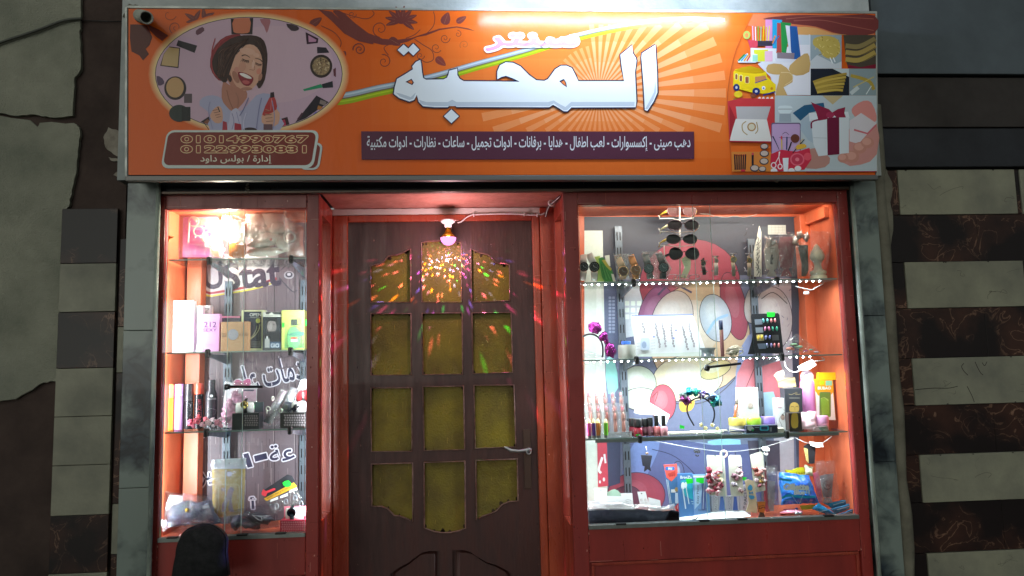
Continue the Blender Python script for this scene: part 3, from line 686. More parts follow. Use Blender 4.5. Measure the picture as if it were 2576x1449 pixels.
# lower: blue arcs, red dome, motor-like grey clutter
a.poly([(1580, 1106), (1700, 1104), (1790, 1120), (1950, 1115), (1960, 1290), (1560, 1300), (1570, 1180)], '59608c', 0)
a.poly([(1565, 1190), (1600, 1106), (1660, 1104), (1640, 1170), (1600, 1230)], '6f80b4', 2); balloon(1705, 1192, 15, 31, '66709c'); balloon(1740, 1240, 30, 44, '5f6a9c', 10); a.line([(1640, 1130), (1700, 1150), (1760, 1210), (1790, 1290)], 1.8, '2c2c48')
balloon(1600, 1245, 72, 56, 'a04858', 0, 'c07080'); balloon(1572, 1254, 40, 30, '6d4558', -20, '8c6478')
a.poly([(1502, 1108), (1526, 1107), (1530, 1222), (1504, 1225)], 'c84a5c'); a.line([(1515, 1150), (1506, 1180), (1512, 1190)], 6, 'e8e8ec'); a.line([(1520, 1142), (1523, 1165)], 5, 'e8e8ec'); a.ell(1519, 1206, 3, 5, 'e8e8ec'); a.ell(1509, 1212, 2.5, 4, 'e8e8ec')
a.poly([(1527, 1107), (1560, 1107), (1560, 1215), (1530, 1225)], '3e4560')
a.poly([(1880, 1108), (1960, 1108), (1962, 1185), (1890, 1190)], '4a4656')
random.seed(5)
for i in range(60):
    x, y = random.uniform(1892, 1950), random.uniform(1112, 1182); a.k = 60; a.line([(x, y), (x + random.uniform(-5, 5), y + random.uniform(-6, 6))], 1.6, random.choice(('c8c4d0', '8a8494', '2a2732')), 0)
a.k = 70; a.poly([(1780, 1110), (1862, 1106), (1850, 1150), (1800, 1160)], '8fc4e0', 2); a.ell(1765, 1135, 60, 22, '9aa8cc', 6)
a.k = 80; a.poly([(1910, 570), (1945, 570), (1946, 600), (1910, 598)], '4c5560')
a.build('back_print', RC, printed('print_backboard', .5, grain=.12))
# small price card on the back board
a = Art('B6', yp - .002); a.rect(925, 418, 1195, 560, 'cfd8d2')
for i in range(5): a.line([(925 + 54 * i, 420), (925 + 54 * i, 560)], 3, '9aa8a0', 0)
for j in range(3): a.line([(925, 455 + 40 * j), (1195, 455 + 40 * j)], 3, '9aa8a0', 0)
a.build('price_sheet', label='small white gridded price sheet pinned to the dark back panel', cat='paper sheet')

# ================================================================= wear on the painted wood
def wear(parent, x0, x1, z0, z1, y, n, cols, seed, long_=.05):
    random.seed(seed); w_ = Art('A0', y); w_.fn = lambda X, Z, k: Vector((X, y - k, Z))
    for i in range(n):
        X, Z = random.uniform(x0, x1), random.uniform(z0, z1); edge = random.random() < .5
        if edge: X = random.choice((x0 + .002, x1 - .002)) + random.uniform(-.0015, .0015)
        k = w_.k
        if random.random() < .55:
            r = random.uniform(.0008, .0035); w_.poly([(min(x1, max(x0, X + r * random.uniform(.4, 1.2) * math.cos(t))), min(z1, max(z0, Z + r * random.uniform(.5, 2.6) * math.sin(t)))) for t in (0, 1, 2, 3, 4, 5)], random.choice(cols))
        else:
            l = random.uniform(.008, long_); hz = random.random() < .4; q = (X + (l if hz else random.uniform(-.002, .002)), Z - (0 if hz else l)); w_.line([(X, Z), (min(x1, max(x0, q[0])), min(z1, max(z0, q[1])))], random.uniform(.0005, .0014), random.choice(cols), 0)
        w_.k = k
    w_.build('paint_wear', parent, printed('print_rough', .9), kind='stuff')
RC_ = ('c86a52', '5a1c1a', '4a1614', 'd8a090', '6e2420')
for c_, xs in ((LC, ((-1.268, -1.248), (-.651, -.601))), (RC, ((.466, .529), (1.725, 1.771)))):
    for i, (xa, xb) in enumerate(xs): wear(c_, xa, xb, .55, 2.19, -.0003, 60, RC_, 40 + i + int(xa * 7))
    wear(c_, xs[0][1], xs[1][0], .6, .755 if c_ is LC else .735, .0007, 40, RC_, 61, .12); wear(c_, xs[0][1], xs[1][0], 2.142, 2.198, .0007, 30, RC_, 67, .12)
wear(wl, -.599, -.528, .5, 2.17, .3347, 60, ('e09078', '6a2418', '5a1c14', 'c8705a'), 71); wear(wl, .397, .469, .5, 2.19, .3257, 60, ('e09078', '6a2418', '5a1c14', 'c8705a'), 73)
wear(door, -.52, -.40, .5, 2.12, DY - .0004, 50, ('7a5a50', '2a1614', '5e4038'), 75); wear(door, .26, .35, .5, 2.12, DY - .0004, 50, ('7a5a50', '2a1614', '5e4038'), 77)
wear(bm, -1.25, 1.77, 2.21, 2.26, -.0124, 60, ('4a5060', '0c0d14', '6a6a70'), 79, .15)
# ================================================================= lamps of the shop, with some led strips added as fill
def area(name, loc, sx, sy, energy, col, rot, parent=None, spread=180):
    d = bpy.data.lights.new(name, 'AREA'); d.shape = 'RECTANGLE'; d.size = sx; d.size_y = sy; d.energy = energy; d.color = col; d.spread = math.radians(spread)
    o = bpy.data.objects.new(name, d); COL.objects.link(o); o.rotation_euler = rot
    if parent is not None: o.parent = parent; o.location = V(loc) - root_of(parent)
    else: o.location = V(loc)
    return o
def point(name, loc, energy, col, r, parent=None):
    d = bpy.data.lights.new(name, 'POINT'); d.energy = energy; d.color = col; d.shadow_soft_size = r
    o = bpy.data.objects.new(name, d); COL.objects.link(o)
    o.parent = parent; o.location = V(loc) - (root_of(parent) if parent else Vector())
    return o
# tube lamp over the sign
TX0, TX1, TZ, TY = .12, 1.28, 3.04, -.40
tl = empty('tube_lamp', ((TX0 + TX1) / 2, TY, TZ), 'bright white tube lamp above the top edge of the sign', 'lamp')
G().tube([(TX0, TY, TZ), (TX1, TY, TZ)], .014, 12).build('tube', emitter('tube_white', 'd6e8ff', 105), tl)
G().box(TX0 - .02, TY - .02, TZ + .018, TX1 + .02, TY + .02, TZ + .05).build('housing', WHITE, tl, bev=.003)
for x in (TX0 + .2, TX1 - .2): G().tube([(x, TY, TZ + .04), (x, -.02, TZ + .12)], .01, 8).build('bracket', STEEL, tl)
# disco bulb under the door head
bp = P('B3', 966, 260, .24)
db = empty('disco_bulb', bp, 'lit party bulb with gold collar hanging over the door, throwing coloured flecks', 'lamp')
def rel(dz, y=.24): return (bp.x, y, bp.z + dz)
G().lathe([(.03, .013), (.033, .010), (.033, .003), (.028, -.002), (.0165, -.008), (.0165, -.020), (.014, -.023), (0, -.023)], rel(.0), 24).build('lamp_holder', WHITE, db)
G().lathe([(.011, -.024), (.013, -.032), (.012, -.037), (.017, -.042), (.015, -.046), (.023, -.052), (.021, -.055), (.031, -.062), (.0365, -.068), (.0365, -.072), (.0, -.072)], rel(.0), 24).build('gold_collar', mat('gold_metal', 'd8b83a', .22, 1), db)
G().lathe([(.0365, -.0725), (.036, -.080), (.031, -.092), (.022, -.102), (.010, -.107), (0, -.108)], rel(.0), 24).build('dome', emitter('dome_glow', 'ff8fe0', 2.4, .2), db)
fl = point('flecks', rel(-.113), 26, (1, 1, 1), .004, db)
fl.data.use_nodes = True; n, l = fl.data.node_tree.nodes, fl.data.node_tree.links
tc = n.new('ShaderNodeTexCoord'); vo = n.new('ShaderNodeTexVoronoi'); vo.inputs['Scale'].default_value = 13.5; vo.inputs['Randomness'].default_value = .75
l.new(tc.outputs['Normal'], vo.inputs['Vector'])
r = n.new('ShaderNodeMapRange'); r.inputs[1].default_value = .14; r.inputs[2].default_value = .36; r.inputs[3].default_value = 1; r.inputs[4].default_value = .0; l.new(vo.outputs['Distance'], r.inputs[0])
sp = n.new('ShaderNodeSeparateColor'); l.new(vo.outputs['Color'], sp.inputs[0])
cr = n.new('ShaderNodeValToRGB'); cr.color_ramp.interpolation = 'CONSTANT'; el = cr.color_ramp.elements
el[0].color = (1, .2, .45, 1); el[1].position = .20; el[1].color = (1, .28, .03, 1)
for p_, c_ in ((.38, (.9, .15, .6, 1)), (.56, (.18, .18, 1, 1)), (.80, (.05, .9, .15, 1)), (.9, (.5, .15, 1, 1))):
    e = el.new(p_); e.color = c_
l.new(sp.outputs[0], cr.inputs[0])
gt = n.new('ShaderNodeMath'); gt.operation = 'GREATER_THAN'; gt.inputs[1].default_value = .30; l.new(sp.outputs[1], gt.inputs[0])
mu = n.new('ShaderNodeMath'); mu.operation = 'MULTIPLY'; l.new(r.outputs[0], mu.inputs[0]); l.new(gt.outputs[0], mu.inputs[1])
em = n['Emission']; l.new(cr.outputs[0], em.inputs[0])
sx = n.new('ShaderNodeSeparateXYZ'); l.new(tc.outputs['Normal'], sx.inputs[0])
mr_ = n.new('ShaderNodeMapRange'); mr_.interpolation_type = 'SMOOTHSTEP'; mr_.inputs[1].default_value = .0; mr_.inputs[2].default_value = -.45; mr_.inputs[3].default_value = .03; mr_.inputs[4].default_value = 1.0; l.new(sx.outputs[2], mr_.inputs[0])
mr2 = n.new('ShaderNodeMapRange'); mr2.interpolation_type = 'SMOOTHSTEP'; mr2.inputs[1].default_value = -.90; mr2.inputs[2].default_value = -.985; mr2.inputs[3].default_value = 1.0; mr2.inputs[4].default_value = .16; l.new(sx.outputs[2], mr2.inputs[0])
m3 = n.new('ShaderNodeMath'); m3.operation = 'MULTIPLY'; l.new(mu.outputs[0], m3.inputs[0]); l.new(mr_.outputs[0], m3.inputs[1])
m4 = n.new('ShaderNodeMath'); m4.operation = 'MULTIPLY'; l.new(m3.outputs[0], m4.inputs[0]); l.new(mr2.outputs[0], m4.inputs[1])
m2 = n.new('ShaderNodeMath'); m2.operation = 'MULTIPLY'; m2.inputs[1].default_value = 6.5; l.new(m4.outputs[0], m2.inputs[0]); l.new(m2.outputs[0], em.inputs[1])
point('bulb_glow', rel(-.120, .13), 4.6, (1, .60, .66), .04, db)
# cable to the bulb
cw = empty('cable', P('B3', 1300, 200, .33), 'white cable clipped along the door head to the party bulb', 'cable')
q = [P('B3', x, y, .322) for x, y in ((1035, 262), (1060, 255), (1085, 235), (1120, 212), (1160, 203), (1300, 198), (1450, 198), (1560, 205), (1640, 203), (1665, 190))]
G().tube(crom([tuple(p) for p in q], 4, False), .0036, 6).build('white_wire', WHITE, cw)
for s in range(3):
    q = [P('B3', x + 4 * s, y + 3 * s, Y) for x, y, Y in ((1668, 215, .318), (1680, 170, .3), (1700, 130, .2), (1730, 105, .1), (1775, 65, .05))]
    G().tube(crom([tuple(p) for p in q], 4, False), .003, 6).build('dark_wire' if s != 1 else 'white_wire', BLACK if s != 1 else WHITE, cw)
for x, y in ((1152, 205), (1518, 200), (1612, 206)):
    p = P('B3', x, y, .318); G().box(p.x - .003, .314, p.z - .007, p.x + .003, .33, p.z + .007).build('cable_clip', WHITE, cw)
p = P('B3', 1715, 118, .16); G().torus(p, .012, .005, 12, 6).build('cable_tie', WHITE, cw)
# left case: bulb hanging from its ceiling
p = P('E1', 1065, 400, .10); lb = empty('light_bulb', (p.x, .12, 2.135), 'lit white bulb hanging at the top of the left case', 'lamp')
G().tube([(p.x, .12, 2.134), (p.x, .12, p.z + .055)], .011, 10).build('lamp_holder', WHITE, lb)
G().lathe([(.011, .062), (.016, .045), (.031, .022), (.037, 0), (.033, -.022), (.02, -.036), (0, -.041)], (p.x, .12, p.z), 20).build('globe', emitter('warm_globe', 'fff0dc', 190), lb)
# led strips: row of leds on a tape, each led its own part
LED = emitter('led_white', 'f2f6ff', 110); LED.cycles.emission_sampling = 'NONE'; TAPE = mat('led_tape', 'd8dcda', .5)
def strip(label, a, b, n, face, energy, col, aim=None):
    a, b = V(a), V(b); d = b - a; c = (a + b) / 2
    e = empty('led_strip', c, label, 'led strip', 'led strips fixed inside the display cases')
    r = Vector((.0045, .0045, .0045)); f = V(face)
    ax = d.normalized(); sd = ax.cross(f).normalized()
    G().hexa([a + sd * .004, b + sd * .004, b - sd * .004, a - sd * .004] + [q - f * .0012 for q in (a + sd * .004, b + sd * .004, b - sd * .004, a - sd * .004)]).build('tape', TAPE, e)
    mes = []; random.seed(n)
    for i in range(n):
        p = a + d * ((i + .5) / n) + f * .0016
        if i < 3:
            o = G().ball(p, (.0031, .0024, .0036)[i], .0031, (.0031, .0024, .0033)[i], 8).build('led', LED, e); mes.append((o.data, p))
        else:
            me, p0 = random.choice(mes); o = bpy.data.objects.new('led', me); COL.objects.link(o); o.parent = e; o.location = p - p0
    L = area('led_light', c + f * .006, d.length, .006, energy, col, (0, 0, 0), e, 170)
    zz = -V(aim or face).normalized(); L.rotation_mode = 'QUATERNION'; L.rotation_quaternion = Matrix((ax, zz.cross(ax), zz)).transposed().to_quaternion(); return e
DN = (0, 0, -1)
COOL = (.86, .93, 1.0)
strip('row of white leds under the top glass shelf of the right case', (.545, .058, 1.790), (1.66, .058, 1.790), 36, DN, 6.8, COOL)
strip('row of white leds under the middle glass shelf of the right case', (.545, .075, 1.446), (1.60, .075, 1.446), 34, DN, 13.5, COOL)
strip('added hidden row of warm fill leds behind the top rail of the right case', (.60, .0475, 2.149), (1.66, .0475, 2.149), 30, (0, 1, 0), 3.8, (1, .90, .76), (0, 1, -.35))  # added unseen source, brightens and warms the top compartment
strip('row of white leds hidden under the lowest glass shelf of the right case', (.60, .052, 1.103), (1.66, .052, 1.103), 34, DN, 4.6, COOL)
G().box(.58, .0432, 1.0935, 1.68, .0460, 1.1052).build('led_channel', ALU, RC)
strip('upright row of leds behind the left stile of the left case', (-1.2565, .0475, .80), (-1.2565, .0475, 1.88), 28, (0, 1, 0), 7, COOL, (.45, 1, 0))
strip('added hidden row of fill leds behind the right stile of the left case', (-.643, .0475, .80), (-.643, .0475, 1.88), 28, (0, 1, 0), 6, COOL, (-.6, 1, 0))  # added fill strip out of sight, lights the fronts of the goods
strip('upright row of leds behind the left stile of the right case', (.5205, .0475, .78), (.5205, .0475, 1.75), 26, (0, 1, 0), 1.8, COOL, (.45, 1, 0))
# ================================================================= the shop sign
SY = -.15
sg = empty('shop_sign', P('A0', 1264, 441, SY + .06), 'large orange printed banner sign with white Arabic lettering over the shop', 'sign')
def quad(y, ins=0): return [P('A0', 320 + ins, 441 - ins, y), P('A0', 2205 - ins, 440 - ins, y), P('A0', 2203 - ins, 33 + ins, y), P('A0', 320 + ins, 19 + ins, y)]
qf, qb = quad(SY + .006), [p + Vector((0, .12, 0)) for p in quad(SY + .006)]
G().hexa(qf + qb).build('sign_box', mat('sign_side', '5f6466', .5, .5), sg)
SF = mat('sign_frame', 'b4b9b4', .45, .35, noise_amt=.3, nscale=12)
A_, B_, C_, D_ = quad(SY - .004)
def rail(p, q, w, nm='frame_rail', m=SF, up=(0, 0, 1)):
    u = V(up); d = Vector((0, .03, 0)); G().hexa([p - u * w, q - u * w, q + u * w, p + u * w] + [r + d for r in (p - u * w, q - u * w, q + u * w, p + u * w)]).build(nm, m, sg, bev=.002)
rail(D_ + Vector((-.008, 0, .004)), C_ + Vector((.008, 0, .004)), .006); rail(A_ + Vector((-.008, 0, -.012)), B_ + Vector((.008, 0, -.010)), .0105, m=mat('dark_frame_rail', '6c6a68', .45, .5))
rail(A_ + Vector((-.005, -.0005, -.005)), D_ + Vector((-.005, -.0005, .005)), .0055, up=(1, 0, 0)); rail(B_ + Vector((.004, -.0005, -.005)), C_ + Vector((.004, -.0005, .005)), .004, up=(1, 0, 0))
VIN = printed('print_vinyl', .2, coat=0, bump=.0035, bscale=5, stretch=(2.2, 1, .7))
VIN.node_tree.nodes['Principled BSDF'].inputs['Specular IOR Level'].default_value = .2
a = Art('A2', SY - .001, .000014)
# orange ground with a softly paler middle, sun rays
a.t = 'A0'
o1, o2 = lin('e2631c'), lin('ef8a44')
NX, NY = 40, 10
for j in range(NY):
    for i in range(NX):
        u0, u1 = 323 + (2202 - 323) * i / NX, 323 + (2202 - 323) * (i + 1) / NX; v0, v1 = 22 + 418 * j / NY + (12 if 0 else 0), 22 + 418 * (j + 1) / NY
        f = max(0, 1 - math.hypot(((u0 + u1) / 2 - 1500) / 620, ((v0 + v1) / 2 - 230) / 260)); k = a.k
        a.rect(u0, v0 + (10 * (u0 - 323) / 1880 if j == 0 else 0), u1, v1, tuple(o1[q] * (1 - f) + o2[q] * f for q in range(3))); a.k = k
a.k = 1; a.t = 'A2'
cx_, cy_ = 1830, 640
for i in range(0, 45):
    a0 = math.radians(i * 8 - 2); a1 = math.radians(i * 8 + 2.2); am = (a0 + a1) / 2
    lim = 900 / max(.45, abs(math.cos(am)) + .0)
    R_ = min(880, lim); 
    if math.sin(am) > 0: R_ = min(R_, 262 / max(.05, math.sin(am)))
    else: R_ = min(R_, 470 / max(.05, -math.sin(am)))
    if math.cos(am) < -.6: R_ = min(R_, 820)
    if 1 and math.sin(am) < 0 and math.cos(am) < -.2: R_ = min(R_, 330)
    for s_, e_, c_ in ((0, .45, 'f6b080'), (.45, .75, 'f4a470'), (.75, 1, 'f1955a')):
        k = a.k
        a.poly([(cx_ + R_ * s_ * math.cos(a0), cy_ + R_ * s_ * math.sin(a0)), (cx_ + R_ * e_ * math.cos(a0), cy_ + R_ * e_ * math.sin(a0)), (cx_ + R_ * e_ * math.cos(a1), cy_ + R_ * e_ * math.sin(a1)), (cx_ + R_ * s_ * math.cos(a1) + .5, cy_ + R_ * s_ * math.sin(a1) + .5)], c_); a.k = k
a.k = 3
# grey and lime swoosh
tp = crom([(-540, 565), (-400, 610), (-200, 640), (60, 640), (300, 590), (480, 555), (700, 505), (1000, 420), (1300, 340), (1600, 250), (1900, 180), (2200, 132), (2450, 116), (2700, 128)], 6, False)
def band(off0, off1, th0, th1, col):
    L = []; n = len(tp)
    for i, (x, y) in enumerate(tp):
        f = i / (n - 1); L.append((x, y + off0 + (off1 - off0) * f))
    L2 = [(x, y + (th0 + (th1 - th0) * i / (n - 1))) for i, (x, y) in enumerate(L)]
    k = len(L); a.put(L + L2, [(i, i + 1, i + 1 + k, i + k) for i in range(k - 1)], col)
a.clip = None
x0 = [i for i, p in enumerate(tp) if p[0] > -541][0]; tp = tp[x0:]
band(-4, -2, 50, 22, '8a6a58'); band(0, 0, 42, 16, '9fb0bd'); band(10, 5, 14, 6, 'c8d4dd'); band(46, 20, 8, 5, '6c7448'); band(52, 24, 44, 14, '9cb41c'); band(62, 28, 12, 5, 'b8cf2c')
for i in range(14): a.line([(-525 + i * 8, 690 + i * 2), (-520 + i * 8, 697 + i * 2)], 2, 'b88040', 0)
# flourishes
BR = '7a3d38'
def spiral(cx, cy, r, turns, a0, w, col=BR, sgn=1):
    q = []
    for i in range(int(turns * 14)):
        t = i / (turns * 14); q.append((cx + r * (1 - t) * math.cos(a0 + sgn * t * turns * 6.283), cy + r * (1 - t) * math.sin(a0 + sgn * t * turns * 6.283)))
    a.line(q, (w, w * .6), col, 0)
def leaf(x, y, l, w, rot, col=BR):
    q = []; c, s = math.cos(math.radians(rot)), math.sin(math.radians(rot))
    for i in range(12):
        t = i / 12 * 6.283; X = l / 2 * math.cos(t); Y_ = w / 2 * math.sin(t) * (1 - .45 * math.cos(t)); q.append((x + X * c - Y_ * s, y + X * s + Y_ * c))
    a.poly(q, col); a.line([(x - l * .4 * c, y - l * .4 * s), (x + l * .4 * c, y + l * .4 * s)], 1.5, 'a8705c', 0)
a.poly([(0, 85), (60, 150), (130, 225), (230, 285), (340, 310), (430, 310), (520, 285), (620, 235), (730, 198), (850, 182), (930, 195), (980, 215), (930, 205), (850, 190), (735, 208), (640, 245), (540, 262), (440, 275), (340, 268), (240, 228), (150, 160), (80, 95), (40, 72), (0, 70)], BR)
for q in ([(40, 80), (130, 110), (230, 130), (280, 100), (270, 75)], [(640, 235), (690, 180), (700, 120), (690, 80)], [(560, 270), (620, 310), (680, 350), (690, 410), (640, 430), (590, 400)], [(500, 265), (560, 240), (600, 205)], [(400, 300), (350, 330), (380, 380)]): a.line(q, 5, BR)
spiral(325, 200, 60, 1.6, 1.6, 6); spiral(180, 340, 46, 2, 3.1, 6); spiral(350, 425, 50, 1.6, 4.4, 6); spiral(770, 265, 36, 1.7, 0, 5); spiral(860, 235, 26, 1.4, 4.6, 4); spiral(710, 330, 38, 1.5, .5, 5); spiral(905, 310, 34, 1.5, 2.5, 3, 'a4583a'); spiral(600, 385, 30, 1.5, 0, 4); spiral(130, 100, 30, 1.4, 0, 4)
leaf(778, 128, 90, 62, -70); leaf(884, 135, 80, 40, -30); leaf(425, 290, 90, 52, 30); leaf(742, 425, 88, 50, 40, '8a4038'); leaf(65, 385, 70, 48, -60)
for i in range(9):
    an = -200 + i * 30; leaf(470 + 62 * math.cos(math.radians(an)), 140 + 50 * math.sin(math.radians(an)), 105, 34, an)
a.ell(470, 140, 34, 26, BR)
a.t = 'A1'
a.poly([(80, 190), (150, 190), (215, 200), (250, 290), (230, 350), (200, 380), (225, 420), (180, 470), (150, 430), (90, 400), (78, 300)], '5a2a24')
a.poly([(215, 190), (300, 230), (380, 280), (440, 300), (360, 340), (280, 285), (230, 235)], BR)
spiral(430, 215, 50, 1.6, 2, 5); spiral(300, 400, 30, 1.5, 0, 4, '94462e'); spiral(380, 110, 60, .8, .3, 4)
for an, x, y in ((-60, 600, 120), (-95, 650, 105), (-25, 690, 120), (-150, 545, 130), (170, 560, 165)): leaf(x, y, 95, 34, an)
leaf(1520, 170, 110, 56, -35); leaf(1730, 430, 76, 56, -60)
a.line([(1560, 200), (1660, 250), (1715, 320), (1700, 380), (1660, 400)], 5, BR); spiral(1860, 385, 52, 2, 3, 6)
a.poly([(1540, 75), (1640, 90), (1760, 200), (1860, 270), (1966, 300), (1966, 345), (1850, 320), (1740, 260), (1640, 160)], BR)
# oval with pale glow
for i in range(9):
    f = i / 9; c1, c2 = lin('e2631c'), lin('f0d8a0'); a.ell(1000, 575, 725 + 62 * (1 - f), 440 + 50 * (1 - f), tuple(c1[q] * (1 - f) ** 1.2 + c2[q] * (1 - (1 - f) ** 1.2) for q in range(3)), n=48); a.k -= .5
a.k = round(a.k) + 1
a.ell(1000, 575, 727, 443, '2a1c20', n=56); a.ell(1000, 575, 722, 438, 'cbaabd', n=56); a.ell(1180, 500, 480, 300, 'd2b1c0', n=40)
E = 722, 438
def inside(x, y): return ((x - 1000) / 722) ** 2 + ((y - 575) / 438) ** 2 <= 1.0
def cp(pts, col, sm=0):   # polygon pulled inside the oval
    if sm: pts = crom(pts, sm)
    q = []
    for x, y in pts:
        r = math.sqrt(((x - 1000) / 722) ** 2 + ((y - 575) / 438) ** 2)
        if r > .995: x, y = 1000 + (x - 1000) * .995 / r, 575 + (y - 575) * .995 / r
        q.append((x, y))
    a.poly(q, col)
# cosmetics round the rim
cp([(858, 140), (1035, 138), (1028, 268), (866, 268)], '2a2024'); cp([(885, 140), (1005, 140), (1010, 225), (990, 258), (900, 258), (878, 230)], 'd07858', 2)
cp([(1085, 150), (1165, 150), (1160, 200), (1140, 258), (1120, 210)], 'b07078', 2)
cp([(460, 270), (605, 320), (595, 360), (450, 320)], 'c9a8c0'); cp([(452, 312), (600, 355), (580, 412), (438, 355)], '241c26'); cp([(590, 240), (640, 210), (655, 240), (600, 275)], '6a4050', 2)
cp([(385, 362), (468, 372), (455, 530), (312, 512), (340, 420)], '3a2c28'); cp([(380, 368), (460, 378), (448, 520), (322, 506), (340, 425)], 'c8a878')
a.ell(430, 685, 86, 92, '2e2024'); a.ell(428, 680, 68, 78, 'caa070'); cp([(285, 590), (330, 610), (345, 650), (290, 665)], '5a4460', 2); a.rect(498, 728, 560, 800, '5c4c52')
a.ell(460, 880, 78, 66, '2c3430'); a.rect(480, 830, 548, 940, '1c1c1e'); cp([(440, 950), (480, 940), (490, 1000), (470, 1005)], 'a04840')
cp([(690, 905), (755, 1010), (560, 1012), (620, 955)], '2c1c1e'); cp([(680, 925), (735, 1005), (595, 1008), (640, 960)], '8c5038'); a.line([(650, 950), (690, 1006)], 5, '2c1c1e', 0)
cp([(1290, 185), (1380, 200), (1385, 235), (1330, 240)], '3c2c34', 2); cp([(1440, 250), (1540, 300), (1535, 335), (1450, 345)], '3a2030'); cp([(1462, 275), (1525, 310), (1520, 325), (1465, 328)], 'c890b0')
cp([(1530, 365), (1600, 370), (1625, 410), (1530, 415)], '2c2430')
a.ell(1562, 515, 86, 90, '3a2c28'); a.ell(1562, 515, 68, 70, '9a8060')
random.seed(2)
for i in range(60):
    t, r = random.uniform(0, 6.28), 64 * math.sqrt(random.random()); k = a.k; a.ell(1562 + r * math.cos(t), 515 + r * math.sin(t), 6, 6, random.choice(('d8c098', '6a5040', 'b89a70')), n=6); a.k = k
a.k += 1
cp([(1420, 695), (1560, 652), (1575, 680), (1430, 708)], '2c9468'); cp([(1565, 655), (1650, 630), (1655, 680), (1575, 685)], '22242c'); cp([(1655, 540), (1676, 525), (1676, 600), (1660, 590)], '6a3a44')
cp([(1525, 742), (1680, 815), (1560, 1010), (1418, 1015)], '261e28')
for (x, y, c) in ((1578, 800, '8c7c78'), (1632, 828, 'b8a8a0'), (1560, 845, 'b8763c'), (1614, 870, 'd08a48'), (1540, 895, '2a54c8'), (1590, 918, '5a3488'), (1510, 945, '3c2c30'), (1564, 968, 'b09a60')):
    cp([(x - 22, y - 26), (x + 26, y - 8), (x + 14, y + 22), (x - 30, y + 4)], c)
cp([(1212, 935), (1300, 908), (1335, 990), (1240, 1015)], '3a1820'); cp([(1222, 945), (1280, 928), (1300, 985), (1250, 1000)], 'b83050')
cp([(1375, 925), (1410, 875), (1425, 880), (1385, 940)], '4c2838')
# laughing woman in a dark red beret: flat portrait print
SK, SKD = 'd8a48c', 'b87c68'
a.poly([(640, 760), (720, 740), (800, 770), (880, 860), (960, 850), (1060, 740), (1160, 730), (1220, 800), (1240, 900), (1240, 1012), (700, 1012), (720, 900), (620, 820)], 'b0aecb', 2)
a.poly([(800, 640), (850, 660), (930, 700), (980, 705), (985, 760), (930, 830), (880, 870), (820, 820), (790, 760)], SKD, 2)
a.poly([(960, 300), (870, 270), (780, 310), (715, 400), (700, 520), (740, 600), (790, 630), (830, 560)], '8c2c34', 2)
a.poly([(800, 640), (730, 560), (715, 480), (760, 380), (860, 300), (960, 275), (1060, 280), (1120, 320), (1145, 420), (1140, 520), (1125, 620), (1090, 680), (1060, 660), (1080, 560), (1060, 400), (960, 350), (900, 420), (860, 520), (840, 620)], '3a2420', 2)
a.poly([(975, 350), (1040, 352), (1085, 400), (1105, 470), (1100, 560), (1070, 640), (1020, 695), (965, 705), (900, 680), (865, 620), (850, 550), (880, 460), (925, 395)], SK, 2)
a.poly([(850, 540), (870, 610), (905, 672), (960, 700), (925, 705), (870, 680), (835, 620), (830, 560)], SKD, 2)
a.poly([(990, 345), (930, 380), (890, 450), (860, 540), (835, 600), (810, 560), (830, 450), (880, 360), (950, 310), (1040, 300), (1110, 340), (1060, 350)], '3a2420', 2)
a.line([(945, 435), (975, 428), (1010, 448)], (9, 4), '2a1a18'); a.line([(1050, 455), (1085, 462), (1105, 480)], (4, 8), '2a1a18')
a.line([(950, 458), (975, 470), (1002, 474)], 7, '2a1a18'); a.line([(1052, 488), (1078, 500), (1100, 500)], 7, '2a1a18')
a.line([(1025, 470), (1045, 520), (1040, 545), (1005, 540)], 4, 'a86858')
a.poly([(915, 565), (950, 562), (1000, 580), (1035, 605), (1028, 640), (1000, 668), (960, 660), (930, 620)], '7c2028', 2); a.poly([(925, 570), (960, 568), (1010, 592), (1026, 612), (990, 614), (945, 592)], 'f4ece6', 2)
a.ell(1078, 555, 18, 24, 'd88c78', 20); a.ell(905, 545, 20, 26, 'd09080', 20)
a.poly([(820, 560), (860, 590), (870, 620), (855, 640), (830, 600)], '3a2420', 2); a.poly([(1100, 560), (1130, 560), (1115, 640), (1088, 685), (1070, 672)], '3a2420', 2)
a.poly([(860, 870), (900, 840), (930, 870), (945, 960), (900, 1012), (830, 1012), (850, 940)], 'c4bed6', 2); a.line([(870, 880), (885, 940), (870, 1005)], 5, '8480a8'); a.line([(905, 870), (920, 930), (935, 990)], 5, '9490b8')
a.poly([(800, 940), (830, 950), (835, 1012), (795, 1012)], 'a8283c'); a.poly([(890, 955), (940, 965), (945, 1012), (888, 1012)], 'a8283c')
a.poly([(735, 840), (770, 825), (790, 845), (800, 900), (790, 950), (740, 955), (700, 900)], SK, 2); a.line([(760, 830), (775, 870)], 8, '2c2428', 0)
a.poly([(1110, 870), (1150, 830), (1200, 835), (1240, 880), (1230, 960), (1170, 985), (1100, 950)], SK, 2)
a.poly([(1160, 760), (1195, 750), (1215, 800), (1215, 850), (1150, 890), (1105, 890)], 'b8383a', 2); a.poly([(1168, 720), (1195, 715), (1200, 755), (1165, 762)], '2a1820')
a.line([(1130, 850), (1165, 862)], 7, SKD, 0); a.line([(1125, 885), (1170, 892)], 6, SKD, 0)
a.ell(1010, 1012, 55, 22, '3c2830', a0=180, a1=360); a.rect(1115, 965, 1185, 1010, '6a4c54')
random.seed(33)
